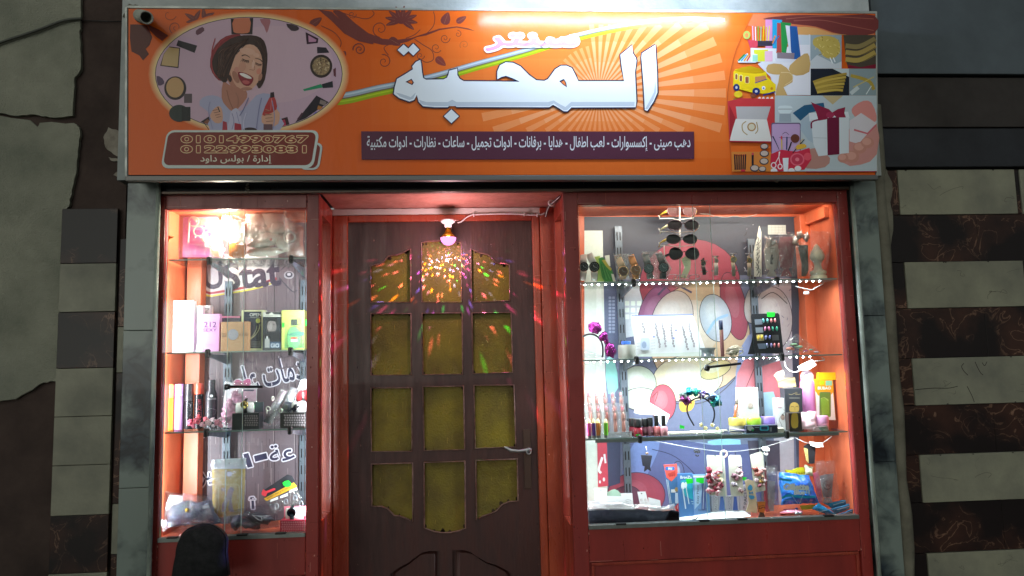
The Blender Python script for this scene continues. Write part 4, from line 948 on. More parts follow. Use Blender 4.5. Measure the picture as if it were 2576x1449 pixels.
for i in range(34):   # strands of hair
    t = i / 33; x0_ = 985 - 150 * t; q = [(1000 - 20 * t, 300 + 6 * t), (x0_ - 60 * t, 340 + 60 * t), (860 - 90 * t + 20 * math.sin(i), 460 + 30 * t), (835 - 80 * t, 560 + 20 * math.sin(i * 2)), (815 - 50 * t, 600)]
    k = a.k; a.line(q, random.uniform(2, 4), random.choice(('5a3a30', '2a1816', '4a2e26', '6e4a3c', '3a221e'))); a.k = k + (i % 2)
for i in range(9): a.line([(1040 + 8 * i, 305 + 5 * i), (1105 + 3 * i, 380 + 8 * i), (1128 + i, 480 + 8 * i), (1118 - i, 590 + 5 * i)], 3, ('5a3a30', '2a1816', '4a2e26')[i % 3])
for x_, y_, rx, ry, c_, r_ in ((990, 400, 60, 26, 'e0b09a', 10), (1060, 430, 26, 16, 'e0b09a', 20), (950, 520, 30, 36, 'cf9680', 20), (1035, 500, 10, 34, 'e4b8a4', 8), (900, 600, 22, 50, 'b07864', -24), (985, 690, 44, 12, 'b47e6a', 0), (1090, 600, 14, 30, 'b47e6a', 15)): a.ell(x_, y_, rx, ry, c_, r_)
a.line([(948, 468), (975, 480), (1004, 482)], 5, '6a4038'); a.line([(1052, 498), (1078, 510), (1100, 508)], 5, '6a4038')
for i in range(5): a.line([(945 + 14 * i, 466 + 3 * i), (938 + 14 * i, 480 + 3 * i)], 2.5, '2a1a18', 0)
a.poly([(915, 565), (950, 562), (1000, 580), (1035, 605), (1028, 640), (1000, 668), (960, 660), (930, 620)], '8c2430', 2); a.poly([(928, 572), (960, 570), (1008, 593), (1024, 612), (990, 610), (948, 592)], 'f4ece6', 2); a.poly([(950, 630), (985, 625), (1010, 640), (990, 656), (962, 650)], 'c05a5c', 2)
for i in range(5): a.line([(948 + 15 * i, 572 + 7 * i), (950 + 15 * i, 592 + 5 * i)], 1.5, 'c8b8b4', 0)
for q, c_ in (([(830, 700), (850, 780), (880, 850)], '9a6654'), ([(900, 720), (920, 770), (915, 830)], 'a87462'), ([(1000, 760), (960, 850), (930, 900)], '7c7aa4'), ([(1100, 760), (1080, 850), (1060, 1000)], '8a88b0'), ([(700, 790), (690, 870), (720, 1000)], '9a98bc'), ([(1180, 780), (1200, 900), (1190, 1000)], '9a98bc'), ([(980, 880), (960, 950), (965, 1010)], 'd0cce4'), ([(740, 300), (715, 400), (715, 520), (740, 590)], 'b04048'), ([(860, 282), (790, 320), (740, 400)], 'a83c44')): a.line(q, 7, c_)
for i in range(4): a.line([(1120 + 5 * i, 868 + 26 * i), (1175 + 5 * i, 862 + 26 * i)], 4, '8c5848', 0); a.line([(720 + 10 * i, 860 + 18 * i), (760 + 9 * i, 852 + 18 * i)], 4, '8c5848', 0)
a.line([(1178, 765), (1172, 860)], 5, 'e88080', 0)
for y_ in (0, 1, 2): a.ell(1000, 575, 722 - y_ * 6, 438 - y_ * 5, 'cbaabd') if 0 else None
# phone badge
def rr(x0, y0, x1, y1, r, sk, col):
    a.rrect(x0, y0, x1, y1, r, col, sk)
rr(1395, 1110, 1545, 1320, 46, .16, 'c8d0cc'); rr(1390, 1122, 1530, 1306, 40, .16, '7a2c22')
rr(318, 1012, 1500, 1308, 56, .17, 'cfd8d2'); rr(336, 1028, 1484, 1284, 46, .165, '7c2a22')
for tx, q in (('01014990767', (472, 1050, 1468, 1114)), ('01229930831', (470, 1128, 1450, 1192))):
    a.halo(tx, q[0] + 5, q[1] + 5, q[2] - 5, q[3] - 5, 'e8c898', 6, bold=.02); a.text(tx, q[0] + 5, q[1] + 5, q[2] - 5, q[3] - 5, '8a3226', bold=.02)
a.text(arab('إدارة / بولس داود'), 625, 1205, 1178, 1276, 'e8e0cc', bold=.012)
# headline lettering
a.t = 'A2'; NV = '2a2c44'; LT = 'eaf0f6'; SH = 'c2cdda'
body = [(600, 415), (570, 430), (545, 460), (550, 480), (500, 512), (440, 547), (425, 600), (418, 650), (455, 678), (525, 703), (558, 692), (576, 658), (590, 705), (620, 735), (700, 742), (790, 742), (820, 712), (850, 740), (1490, 742), (1515, 725), (1560, 750), (1590, 770), (1615, 770), (1642, 743), (2085, 742), (2090, 700), (2080, 500), (2090, 420), (2085, 400), (2066, 372), (2060, 315), (1980, 380), (1990, 470), (2005, 562), (1690, 562), (1670, 520), (1645, 472), (1610, 456), (1570, 456), (1530, 480), (1500, 522), (1480, 548), (1455, 560), (1400, 556), (1350, 520), (1290, 460), (1240, 436), (1190, 432), (1150, 452), (1131, 495), (1131, 550), (1158, 534), (1190, 525), (1232, 540), (1284, 564), (1280, 566), (900, 562), (872, 546), (856, 520), (855, 475), (800, 490), (795, 515), (785, 538), (760, 550), (640, 552), (620, 540), (612, 500), (606, 440)]
alef = [(2220, 312), (2128, 370), (2125, 400), (2140, 600), (2148, 762), (2165, 768), (2210, 700), (2235, 640), (2232, 500)]
def dia(x, y, rx, ry): return [(x, y - ry), (x + rx, y), (x, y + ry), (x - rx, y)]
dots = [dia(486, 347, 42, 38), dia(552, 345, 42, 42), dia(815, 804, 52, 48)]
for q in [body, alef] + dots: a.line(q + q[:1], 17, NV, 0); a.k -= 1
for q in dots: a.poly([(x, y) for x, y in q], NV)
a.k += 1
for q in [body, alef] + dots: a.poly(q, LT); a.k -= 1
a.k += 1
a.poly([(590, 690), (600, 712), (620, 727), (700, 734), (800, 734), (1490, 734), (1520, 716), (1590, 762), (1612, 762), (1642, 735), (2076, 734), (2078, 705), (1640, 706), (1600, 740), (1560, 720), (1520, 695), (1480, 706), (850, 706), (820, 690), (790, 706), (640, 706)], SH); a.k -= 1
a.poly([(2150, 755), (2168, 755), (2205, 695), (2226, 640), (2222, 560), (2210, 640), (2180, 700)], SH); a.k -= 1
a.poly([(430, 640), (460, 668), (525, 692), (552, 684), (570, 640), (535, 672), (470, 650)], SH)
for q in ([(1558, 562), (1590, 546), (1606, 572), (1612, 606), (1583, 586)], [(498, 567), (540, 545), (557, 572), (545, 590)]): a.poly(q, NV); a.poly([((x - sum(p[0] for p in q) / len(q)) * .6 + sum(p[0] for p in q) / len(q), (y - sum(p[1] for p in q) / len(q)) * .6 + sum(p[1] for p in q) / len(q)) for x, y in q], 'e0783a')
st = arab('سنتر')
a.halo(st, 1052, 240, 1686, 352, 'f4f0f6', 17, n=12, bold=.01); a.halo(st, 1052, 240, 1686, 352, 'e08cc4', 4, n=6); a.text(st, 1052, 240, 1686, 352, 'e2a0cc')
# services strip
a.poly([(193, 908), (2487, 910), (2488, 1098), (196, 1103)], '5b3144')
a.text(arab('دهب صينى - إكسسوارات - لعب اطفال - هدايا - برفانات - ادوات تجميل - ساعات - نظارات - ادوات مكتبية'), 232, 940, 2462, 1048, 'e4eaf2', bold=.012)
# collage at the right
a.t = 'A3'
a.poly([(560, 112), (1505, 118), (1505, 275), (900, 260), (700, 240), (520, 200)], 'd87850'); a.poly([(640, 150), (900, 120), (1200, 125), (1505, 122), (1505, 262), (1250, 270), (1050, 210), (880, 190)], '7a3a38', 3)
a.line([(880, 165), (1100, 160), (1300, 200), (1500, 240)], 6, 'a05a50'); a.line([(820, 150), (1100, 130), (1500, 150)], 5, 'a86050')
a.poly([(900, 215), (1050, 220), (1180, 262), (1290, 272), (1000, 275), (910, 270)], 'e0a868', 2)
a.line([(566, 105), (500, 240), (430, 400), (384, 600), (364, 800), (376, 1000), (402, 1350)], 8, 'c8602c')
a.poly([(600, 500), (1000, 270), (1012, 275), (1012, 740), (735, 742), (700, 600)], 'e4e2e8')
a.poly([(910, 272), (1003, 275), (1003, 350), (915, 350)], 'ccd4dc')
# stationery
a.poly([(445, 470), (520, 415), (590, 490), (450, 490)], 'd8dce0'); 
for i, c in enumerate(('2c8a4c', '4ca0d0', 'e0a030', 'd04a3c')): a.line([(450 + i * 22, 476), (500 + i * 16, 425)], 12, c, 0)
a.poly([(660, 155), (712, 155), (712, 400), (660, 400)], 'd890c0'); a.poly([(712, 152), (790, 158), (770, 400), (716, 400)], '2a9cc8'); a.poly([(750, 180), (800, 185), (785, 415), (748, 410)], 'b04a44'); a.poly([(778, 175), (860, 182), (820, 415), (785, 410)], '2c9048'); a.poly([(815, 200), (860, 205), (860, 415), (845, 415)], 'd8dce4'); a.poly([(848, 205), (905, 208), (935, 455), (880, 470), (858, 400)], '2a5a9c')
for i in range(7): a.line([(560 + i * 22, 205 + 6 * (i % 2)), (565 + i * 19, 350)], 8, ('e8b0c8', 'e8e0e8', '78b048', '88c8a0', 'e0c020', 'd8c030', 'e8d84c')[i], 0); a.k -= 1
a.ell(515, 275, 28, 32, 'a8c060'); a.ell(515, 277, 15, 18, 'e88850'); a.poly([(520, 310), (600, 320), (600, 390), (545, 390)], 'd04858'); a.rect(600, 320, 715, 360, '3c3844'); a.line([(720, 350), (765, 280)], 10, '3c68b0', 0); a.line([(715, 340), (735, 280)], 10, 'e08030', 0)
a.poly([(545, 375), (745, 380), (740, 480), (545, 485)], 'e8e8ec'); a.poly([(570, 390), (680, 388), (678, 420), (655, 425), (655, 480), (600, 482), (598, 425), (572, 420)], 'e0e040'); a.rect(560, 430, 600, 480, '9cd8c0'); a.rect(655, 400, 715, 480, 'e8b8d0'); a.poly([(750, 410), (885, 415), (880, 485), (750, 480)], '8a7c84'); a.poly([(735, 455), (930, 465), (925, 485), (740, 490)], 'dcdce4')
# ribbons
for q in ([(680, 505), (780, 500), (850, 560), (800, 580), (720, 580), (670, 560)], [(850, 510), (960, 420), (1000, 440), (1000, 560), (900, 590), (850, 560)], [(780, 560), (860, 560), (870, 640), (800, 680), (830, 742), (740, 742), (760, 640)]): a.poly(q, 'c8a468', 2)
a.line([(780, 565), (850, 570), (870, 620), (810, 665)], 5, 'e0c898')
# gold jewellery
a.poly([(1008, 275), (1250, 275), (1250, 530), (1008, 490)], '9aa8ae'); a.poly([(1008, 480), (1060, 430), (1200, 500), (1250, 480), (1250, 535), (1008, 535)], 'c8ccd0'); a.poly([(1040, 300), (1130, 280), (1220, 310), (1240, 400), (1180, 460), (1110, 440), (1080, 390), (1030, 350)], 'c4ac58', 3)
random.seed(4)
for i in range(26): x, y = random.uniform(1050, 1230), random.uniform(295, 430); a.line([(x, y), (x + random.uniform(-22, 22), y + random.uniform(-18, 18))], 5, random.choice(('e0cc80', '8c7430', 'b09440')), 0); a.k -= 1
a.k += 1; a.line([(1160, 450), (1180, 495)], 8, 'e8ecec', 0); a.line([(1185, 450), (1200, 485)], 8, 'e8ecec', 0)
a.poly([(1265, 275), (1516, 275), (1516, 535), (1300, 530), (1280, 450)], '4c4438')
for y0, c in ((350, '8c7c50'), (400, 'a89050'), (455, 'b09850')): a.line([(1280, y0 + 10), (1390, y0 + 15), (1512, y0 - 45)], 40, c); a.line([(1285, y0 + 28), (1390, y0 + 34), (1512, y0 - 28)], 4, '3c3020')
a.poly([(1300, 505), (1400, 525), (1516, 500), (1516, 535), (1300, 532)], '7c1c30')
a.rect(1010, 536, 1308, 744, '20242e'); a.poly([(1180, 536), (1308, 536), (1308, 600)], 'c0c8c8')
for i in range(6): a.line([(1030 + i * 6, 640 + i * 16), (1120, 610 + i * 20), (1210, 590 + i * 22), (1290 - i * 6, 575 + i * 26)], 19, ('a88c3c', 'c0a44c')[i % 2]); a.line([(1034 + i * 6, 650 + i * 16), (1120, 622 + i * 20), (1210, 602 + i * 22), (1284 - i * 6, 588 + i * 26)], 4, '40340c')
a.rect(1309, 536, 1517, 744, '8c9ca0'); a.line([(1320, 590), (1400, 610), (1470, 640), (1500, 700)], 26, 'b09840'); a.line([(1340, 680), (1420, 640), (1500, 600)], 8, 'c8b468'); a.line([(1320, 730), (1380, 680)], 30, 'c4cccc', 0); a.line([(1440, 735), (1480, 670)], 6, 'e0e8e8', 0)
# toy bus
YL = 'f0d020'
a.poly([(412, 560), (430, 540), (540, 525), (665, 560), (672, 600), (740, 660), (738, 720), (640, 730), (560, 722), (470, 700), (408, 670)], YL, 0); a.poly([(430, 545), (540, 515), (660, 560), (580, 575), (440, 560)], 'c8a418', 2)
for x0, y0, x1, y1 in ((422, 575, 446, 622), (456, 585, 482, 636), (500, 595, 534, 650)): a.rrect(x0, y0, x1, y1, 9, 'f4ec98'); a.rrect(x0 + 4, y0 + 4, x1 - 4, y1 - 2, 7, '9a5a3c')
a.poly([(578, 600), (660, 590), (668, 620), (580, 645)], 'c88858'); a.line([(578, 648), (672, 618)], 6, '2a3a8c', 0); a.ell(435, 682, 24, 28, '26346c'); a.ell(588, 712, 30, 28, '26346c'); a.ell(435, 682, 9, 11, 'c8c8d0'); a.ell(588, 712, 11, 10, 'c8c8d0'); a.ell(645, 686, 14, 15, 'f4f4f4'); a.ell(646, 688, 6, 7, '3a50a8'); a.ell(708, 690, 10, 11, 'd89020'); a.line([(640, 742), (735, 715)], 9, '2a3a8c', 0)
a.ell(448, 735, 32, 26, 'e8c830'); a.poly([(410, 770), (490, 765), (480, 792), (415, 790)], '2c8c3c'); a.ell(565, 745, 22, 18, '8c4a34'); a.poly([(540, 770), (590, 770), (585, 815), (545, 815)], '3c7cb0'); [a.poly([(x_, 765), (x_ + 18, 755), (x_ + 24, 795), (x_ + 4, 802)], 'f4e8ec', 2) for x_ in (602, 632, 664, 698)]
# watch box
a.poly([(366, 790), (460, 765), (728, 770), (730, 960), (700, 1105), (380, 1100)], 'c83c40'); a.poly([(430, 830), (700, 830), (670, 930), (440, 925)], 'b8b4b4'); a.poly([(425, 925), (670, 930), (708, 1100), (382, 1095)], 'e0dcd6'); a.poly([(380, 820), (430, 925), (384, 1070)], 'a02c34'); a.line([(384, 1100), (706, 1106)], 10, 'b03038', 0)
a.line([(510, 945), (480, 970), (485, 1020), (520, 1050)], 8, 'b09868'); a.ell(552, 988, 34, 34, 'b08a58'); a.ell(552, 988, 24, 24, 'd8d0b8'); a.line([(590, 950), (600, 1010), (580, 1040)], 8, 'b09868')
# perfume bottle, gifts and hands
a.poly([(732, 745), (1522, 745), (1522, 1332), (402, 1334), (400, 1190), (732, 1190)], 'b9c4c8'); a.poly([(395, 1180), (735, 1180), (735, 1334), (400, 1334)], 'd8843c')
a.poly([(1100, 746), (1260, 746), (1180, 815)], 'c0ac80')
a.poly([(755, 850), (770, 825), (855, 825), (868, 850), (845, 885), (775, 885)], 'd0dadc', 2); a.line([(757, 850), (866, 850)], 4, '60686c', 0); a.poly([(768, 885), (855, 885), (860, 950), (765, 950)], '9aa4ac')
a.rrect(704, 955, 932, 1200, 14, '6c5c78'); a.rrect(710, 965, 926, 1200, 12, 'c0a0c8'); a.line([(790, 1045), (815, 1030), (840, 1048)], 4, '504058'); a.line([(765, 1070), (855, 1072)], 3, '504058', 0)
a.poly([(935, 930), (1010, 900), (1060, 1000), (1040, 1120), (990, 1090), (930, 1010)], 'a8b8c4', 0); a.poly([(870, 880), (960, 820), (1110, 800), (1120, 850), (1000, 880), (930, 940)], '2a5878', 0)
a.poly([(1310, 1000), (1520, 960), (1522, 1200), (1400, 1280), (1250, 1260)], 'c88c84', 2); a.poly([(970, 1180), (1060, 1150), (1160, 1230), (1120, 1300), (980, 1310), (940, 1240)], 'b8887c', 2)
a.poly([(1340, 830), (1420, 785), (1480, 800), (1520, 900), (1500, 960), (1400, 950), (1330, 880)], 'd88c84', 2); a.poly([(1310, 940), (1400, 880), (1520, 960), (1380, 1120), (1310, 1100)], 'd4ccd0'); a.line([(1345, 1010), (1450, 1040), (1515, 975)], 14, 'c86870', 0)
for x, y, r in ((1390, 1150, 52), (1450, 1110, 50), (1330, 1220, 56), (1260, 1230, 42)): a.ell(x, y, r, r * .85, 'c48878'); a.ell(x - 6, y - 8, r * .7, r * .55, 'd49c8c')
a.poly([(995, 880), (1300, 870), (1310, 920), (1000, 945)], 'dce2e6'); a.poly([(1010, 930), (1306, 910), (1305, 1190), (1070, 1215), (1030, 1120)], 'd4dade'); a.poly([(1135, 920), (1230, 910), (1232, 1200), (1140, 1208)], '6c1c38'); a.line([(1030, 1072), (1135, 1075)], 3, 'a0a8ac', 0)
a.poly([(1010, 795), (1090, 830), (1150, 850), (1180, 880), (1130, 930), (1070, 940), (1050, 870)], '8c2440', 0); a.poly([(1170, 880), (1220, 850), (1278, 835), (1270, 880), (1282, 915), (1210, 915)], '8c2440', 0); a.line([(1080, 930), (1020, 950), (1015, 1000)], 12, '7c2040'); a.ell(1160, 895, 32, 24, 'a03050')
# make-up
for i in range(6): a.line([(420 + i * 17, 1200 + i * 3 % 7), (425 + i * 15, 1320)], 11, '28242c', 0); a.k -= 1
for i in range(6): a.line([(422 + i * 17, 1200), (424 + i * 15, 1215)], 10, 'c8404c', 0); a.k -= 1
a.k += 2; a.line([(560, 1190), (560, 1290)], 16, '2c2830', 0); a.line([(560, 1188), (560, 1206)], 14, 'd04858', 0); a.ell(485, 1330, 18, 12, 'd02c40', ymax=1334)
for x, y, r in ((650, 1140, 32), (650, 1195, 36), (648, 1255, 36), (575, 1308, 36), (635, 1315, 30)): a.ell(x, y, r, r * .75, '4c4448', ymax=1334); a.ell(x, y - 2, r * .78, r * .55, 'c8b4a8', ymax=1334)
a.poly([(700, 1200), (780, 1165), (900, 1180), (1000, 1150), (1015, 1240), (960, 1320), (760, 1334), (695, 1280)], 'cc3048', 0); a.ell(905, 1240, 56, 50, 'e06478')
for r in (44, 30, 16): a.ell(905, 1240, r, r * .9, ('c83c54', 'e87c8c', 'c83c54')[(r // 14) % 3])
a.ell(985, 1218, 30, 30, 'e05464'); a.ell(722, 1285, 22, 24, 'f0e0e4'); a.ell(722, 1285, 14, 16, 'cc3048'); a.ell(772, 1295, 20, 22, 'f0e0e4'); a.ell(772, 1295, 12, 14, 'cc3048'); a.line([(765, 1180), (762, 1220), (735, 1270)], 6, 'f0e0e4', 0); a.line([(770, 1180), (762, 1225), (772, 1275)], 6, 'f0e0e4', 0)
a.poly([(792, 1230), (838, 1228), (832, 1334), (800, 1334)], 'e4e8ec'); 
for x, y in ((860, 1328), (910, 1310), (725, 1328)): a.ell(x, y, 26, 20, 'e8e4e4', ymax=1334)
a.line([(715, 1060), (740, 1110), (765, 1165)], (10, 4), '2c3450', 0); a.line([(783, 1065), (786, 1160)], 8, 'd8b840', 0); a.line([(783, 1060), (783, 1085)], 12, 'd04050', 0); a.line([(825, 1065), (822, 1165)], 9, '2a3868', 0); a.line([(860, 1105), (835, 1175)], 10, '2c2428', 0); a.ell(888, 1078, 34, 34, '6c3c30', 0); a.line([(960, 1085), (870, 1190)], 7, '2c2428', 0); a.line([(950, 1080), (880, 1160)], 4, 'd8b050', 0); a.poly([(905, 1130), (960, 1120), (975, 1145), (900, 1165)], 'e0b040', 2)
a.line([(975, 1336), (1520, 1334)], 7, 'a83038', 0)
ban = a.build('banner', sg, VIN)
# staples and puckers along the top edge
for x, y, s in ((622, 475, 1), (1950, 447, 1.15)):
    p = P('A0', x, y, SY + .02 if x > 1000 else -.03); g = G(); q = []
    for i in range(22): t = i * .9; q.append((p.x + .010 * s * math.cos(t) * (1 - i / 40), p.y + .006 * math.sin(t * 1.7), p.z - .018 + .0019 * i))
    g.tube(q, .0028 * s, 6); g.build('wire_knot', mat('grey_wire', '9a948c', .5, .3), label='twisted wire knot under the sign above the left case' if x < 1000 else 'pale twisted wire knot on the lower right rail of the sign', cat='wire')
# pipe end at the upper left corner and cable on the wall
pp = empty('pipe', P('A1', 150, 140, -.2), 'grey hollow pipe end poking out over the upper left sign corner', 'pipe')
c0, c1 = P('A1', 118, 112, .0), P('A1', 205, 136, -.30)
g = G(); d = (c1 - c0).normalized(); x = d.cross(Vector((0, 0, 1))).normalized(); z = x.cross(d); n = 20; ro, ri = .026, .0205
ring = lambda c, r: [c + x * r * math.cos(6.2832 * i / n) + z * r * math.sin(6.2832 * i / n) for i in range(n)]
vs = ring(c0, ro * 1.05) + ring(c1, ro) + ring(c1, ri) + ring(c1 - d * .12, ri); fs = [(k * n + i, k * n + (i + 1) % n, (k + 1) * n + (i + 1) % n, (k + 1) * n + i) for k in range(3) for i in range(n)]
g.add(vs, fs + [tuple(3 * n + i for i in range(n))], True); g.build('pipe_body', mat('pvc_grey', 'b4b8ac', .5, noise_amt=.35, nscale=20, bump=.001, bscale=60), pp)
G().ball(c0 + d * .03, .046, .05, .036, 14, lump=.5, seed=3).build('cement_lump', MATS['cement'], pp)
cb = empty('cable', P('A4', 200, 150, .03), 'grey cable running across the left wall into the torn edge', 'cable')
G().tube(crom([tuple(P('A4', x, y, .04)) for x, y in ((-300, 330), (0, 215), (120, 175), (200, 148), (300, 110), (350, 98), (412, 94))], 5, False), .0065, 8).build('sheath', mat('cable_grey', '4c4f48', .6), cb)
G().tube([tuple(P('A4', x, y, .06)) for x, y in ((405, 104), (640, 108))], .0022, 6).build('thin_wire', BLACK, cb)
# ================================================================= helpers for goods
CARD = printed('print_card', .42, coat=.12); MATTE = printed('print_rough', .85); GLOSSY = printed('print_glossy', .18, coat=.5)
def YF(t, x, y, z):
    ox, oy, s = TILE[t]; d = ROTT @ Vector(((ox + s * x - CX) / FPX, (oy + s * y - CY) / FPX, 1)); return EYE.y + d.y * (z - EYE.z) / d.z
def carton(name, label, cat, group, t, q, Y, dep, z0, col, draw=None, side=None, rough=.42, lift=0):
    x0, y0, x1, y1 = q; Y += .075 if t == 'D5' else 0; a, b = P(t, x0, (y0 + y1) / 2, Y), P(t, x1, (y0 + y1) / 2, Y); z1 = P(t, (x0 + x1) / 2, y0, Y).z
    m = mat('card_' + col, col, rough, coat=.1)
    o = G().box(a.x, Y, z0, b.x, Y + dep, z1).build(name, m, label=label, cat=cat, group=group, bev=.0012)
    if draw:
        A = Art(t, Y - .0006); draw(A); A.build('front_print', o, CARD)
    return o
def standee(name, label, cat, group, t, pts, Y, th, m, draw=None, mm=None, parent=None, sm=0):
    pts2 = crom(pts, sm) if sm else pts
    g = G(); g.prism([P(t, x, y, Y) for x, y in pts2], (0, th, 0)); o = g.build(name, m, parent, label=label, cat=cat, group=group, bev=0)
    if draw: A = Art(t, Y - .0006); draw(A); A.build('front_print', o, mm or CARD)
    return o
def bag(name, label, cat, group, t, pts4, Y, bulge, m, nx=18, ny=14, crumple=.006, seed=1, parent=None, Yb=None, sc=24):
    """pouch of thin film: front and back sheet"""
    c = [P(t, x, y, Y) for x, y in pts4]; g = G()
    g.sheet(c[3], c[2], c[1], c[0], nx, ny, bulge, crumple, sc, seed); g.sheet(*[p + Vector((0, .004, 0)) for p in (c[3], c[2], c[1], c[0])], nx, ny, -bulge * .3, crumple * .6, sc, seed + 5)
    return g.build(name, m, parent, label=label, cat=cat, group=group)
def cyl(g, t, x, y0, y1, w, Y, z0=None, prof=None, n=20):
    """upright turned thing; w is its width in tile units; prof: list of (radius fraction, height fraction)"""
    p1 = P(t, x, y0, Y); p0 = P(t, x, y1, Y); r = (P(t, x + w / 2, y0, Y).x - p1.x); zb = p0.z if z0 is None else z0; h = p1.z - zb
    g.lathe([(r * a, h * b) for a, b in (prof or ((.96, 0), (1, .01), (1, .99), (.94, 1)))], (p1.x, Y, zb), n); return g, (p1.x, zb, h, r)
ZL = (1.928, 1.529, 1.195, .757); ZR = (1.800, 1.455, 1.112, .740)
CL2 = film('creased_film', tint='fcfcfd', gloss=.10, rough=.12, bump=.012, scale=34, haze=.025)
DKF = film('clean_film', tint='e6e8f0', gloss=.07, rough=.08, bump=.016, scale=30, haze=.0)
CL3 = film('milky_film', gloss=.18, rough=.14, bump=.008, scale=26, haze=.2, hazecol='e8e6ea')
SMOKE = film('dark_film', tint='4a4c58', gloss=.22, rough=.09, bump=.012, scale=30, haze=.25, hazecol='30323c')
# ================================================================= left case, top shelf
z = ZL[0]
o = standee('toy_pack', 'bright pink card pack with pale scissor-like rings in clear film, top left shelf', 'toy pack', None, 'E1', [(330, 860), (350, 90), (930, 70), (1060, 860)], .25, .02, mat('pack_pink', 'e07ab8', .5),
  lambda A: (A.poly([(480, 110), (900, 90), (940, 330), (760, 280), (500, 170)], 'f0a8d4'), A.poly([(430, 420), (860, 400), (830, 640), (500, 640)], 'e0409c'), A.poly([(480, 640), (840, 720), (820, 860), (560, 840), (500, 760)], 'd850b0'), A.poly([(860, 440), (1000, 520), (1060, 860), (880, 860), (820, 720)], 'd89a78'), A.poly([(500, 180), (760, 220), (840, 330), (640, 330)], 'e8c0b0'), A.line([(700, 110), (860, 170), (890, 300)], 26, 'f088c8')))
g = G(); y = .215
for x, yy, r in ((560, 270, 82), (645, 430, 82)):
    p = P('E1', x, yy, y); g.torus(p, .0225, .0028, 20, 6)
g.tube([P('E1', 685, 500, y), P('E1', 720, 570, y)], .004, 6); g.build('ring_pair', mat('cream_plastic', 'e8c8b4', .4), o)
g = G(); g.tube([P('E1', x_, y_, y) for x_, y_ in ((690, 560), (760, 590), (860, 640), (920, 685))], [.006, .012, .016, .007], 10); g.build('handle', MATS['cream_plastic'], o)
g = G(); g.tube([P('E1', 488, 290, y), P('E1', 470, 630, y)], .0045, 8); g.build('wand', WHITE, o)
g = G(); g.tube([P('E1', 900, 730, y), P('E1', 1080, 745, y)], .007, 8); g.build('wand', WHITE, o)
bag('film_wrap', None, None, None, 'E1', [(300, 90), (960, 70), (1080, 865), (290, 865)], .205, .02, CL2, parent=o, seed=3)
o = empty('hanging_pouch', P('E1', 1270, 990, .10), 'clear hanging pouch with glowing amber filling beside the lit bulb', 'pouch')
AMB = mat('amber_jelly', 'f0962c', .25, trans=.35, coat=.4); AMB.node_tree.nodes['Principled BSDF'].inputs['Subsurface Weight'].default_value = .3
g, _ = cyl(G(), 'E1', 1290, 640, 870, 270, .155, prof=((.75, 0), (.95, .12), (1, .5), (1, 1))); g.build('amber_filling', AMB, o)
g, _ = cyl(G(), 'E1', 1290, 250, 640, 250, .155, prof=((1, 0), (1, .62), (.85, .84), (.5, .97), (0, 1))); g.build('white_dome', mat('milk_plastic', 'f4f0e6', .35, trans=.2), o)
for x_ in (1185, 1330): g = G(); g.ball(P('E1', x_, 900, .13), .010, .008, .014, 8); g.build('foot', mat('peach_plastic', 'e8a888', .4), o)
bag('film_bag', None, None, None, 'E1', [(1130, 80), (1400, 80), (1400, 960), (1110, 1000)], .115, .012, CL2, 10, 22, parent=o, seed=9)
o = bag('doll_bag', 'clear bag of cream plastic dolls lying behind the lit bulb', 'bag', None, 'E1', [(1410, 100), (2150, 80), (2390, 850), (1420, 860)], .16, .04, CL2, seed=12)
CRM = mat('cream_doll', 'f4ecda', .45)
for x_, y_, rx, rz, rot in ((1600, 260, .055, .045, .3), (1850, 220, .06, .055, -.3), (1560, 420, .05, .035, 0), (1800, 560, .075, .03, -.2), (1960, 380, .05, .04, .5), (1700, 650, .06, .016, -.1), (1750, 780, .085, .020, 0), (2060, 640, .045, .03, .7)):
    G().ball(P('E1', x_, y_, .21), rx, .03, rz, 14, rot=Matrix.Rotation(rot, 3, 'Y'), lump=.5, seed=x_).build('doll_piece', CRM, o)
G().ball(P('E1', 1850, 570, .175), .006, .004, .006, 8).build('red_spot', mat('soft_red', 'd86a60', .5), o)
o = bag('film_bundle', 'crumpled brown-tinted film bundle at the right end of the top shelf', 'bag', None, 'E1', [(2050, 90), (2420, 120), (2400, 860), (2120, 860)], .13, .03, CL2, seed=21, crumple=.012)
G().torus(P('E1', 2160, 530, .16), .024, .005, 18, 6).build('clear_ring', mat('clear_ring', 'cfd8c8', .2, coat=.5), o)
G().sheet(P('E1', 2120, 850, .2), P('E1', 2400, 850, .2), P('E1', 2380, 350, .2), P('E1', 2060, 200, .2), 12, 12, .02, .01, 22, 5).build('brown_lining', mat('brown_lining', 'b0725c', .5), o)
a = Art('E1', .0); pts = [(100, 600), (110, 560), (90, 540), (90, 500), (110, 500), (120, 450), (135, 500), (180, 515), (238, 525), (190, 550), (150, 565), (155, 610), (130, 590)]
standee('star_sticker', 'yellow star sticker on the inner left edge of the left case', 'sticker', None, 'E1', pts, .06, .001, mat('yellow_sticker', 'e8d878', .5))
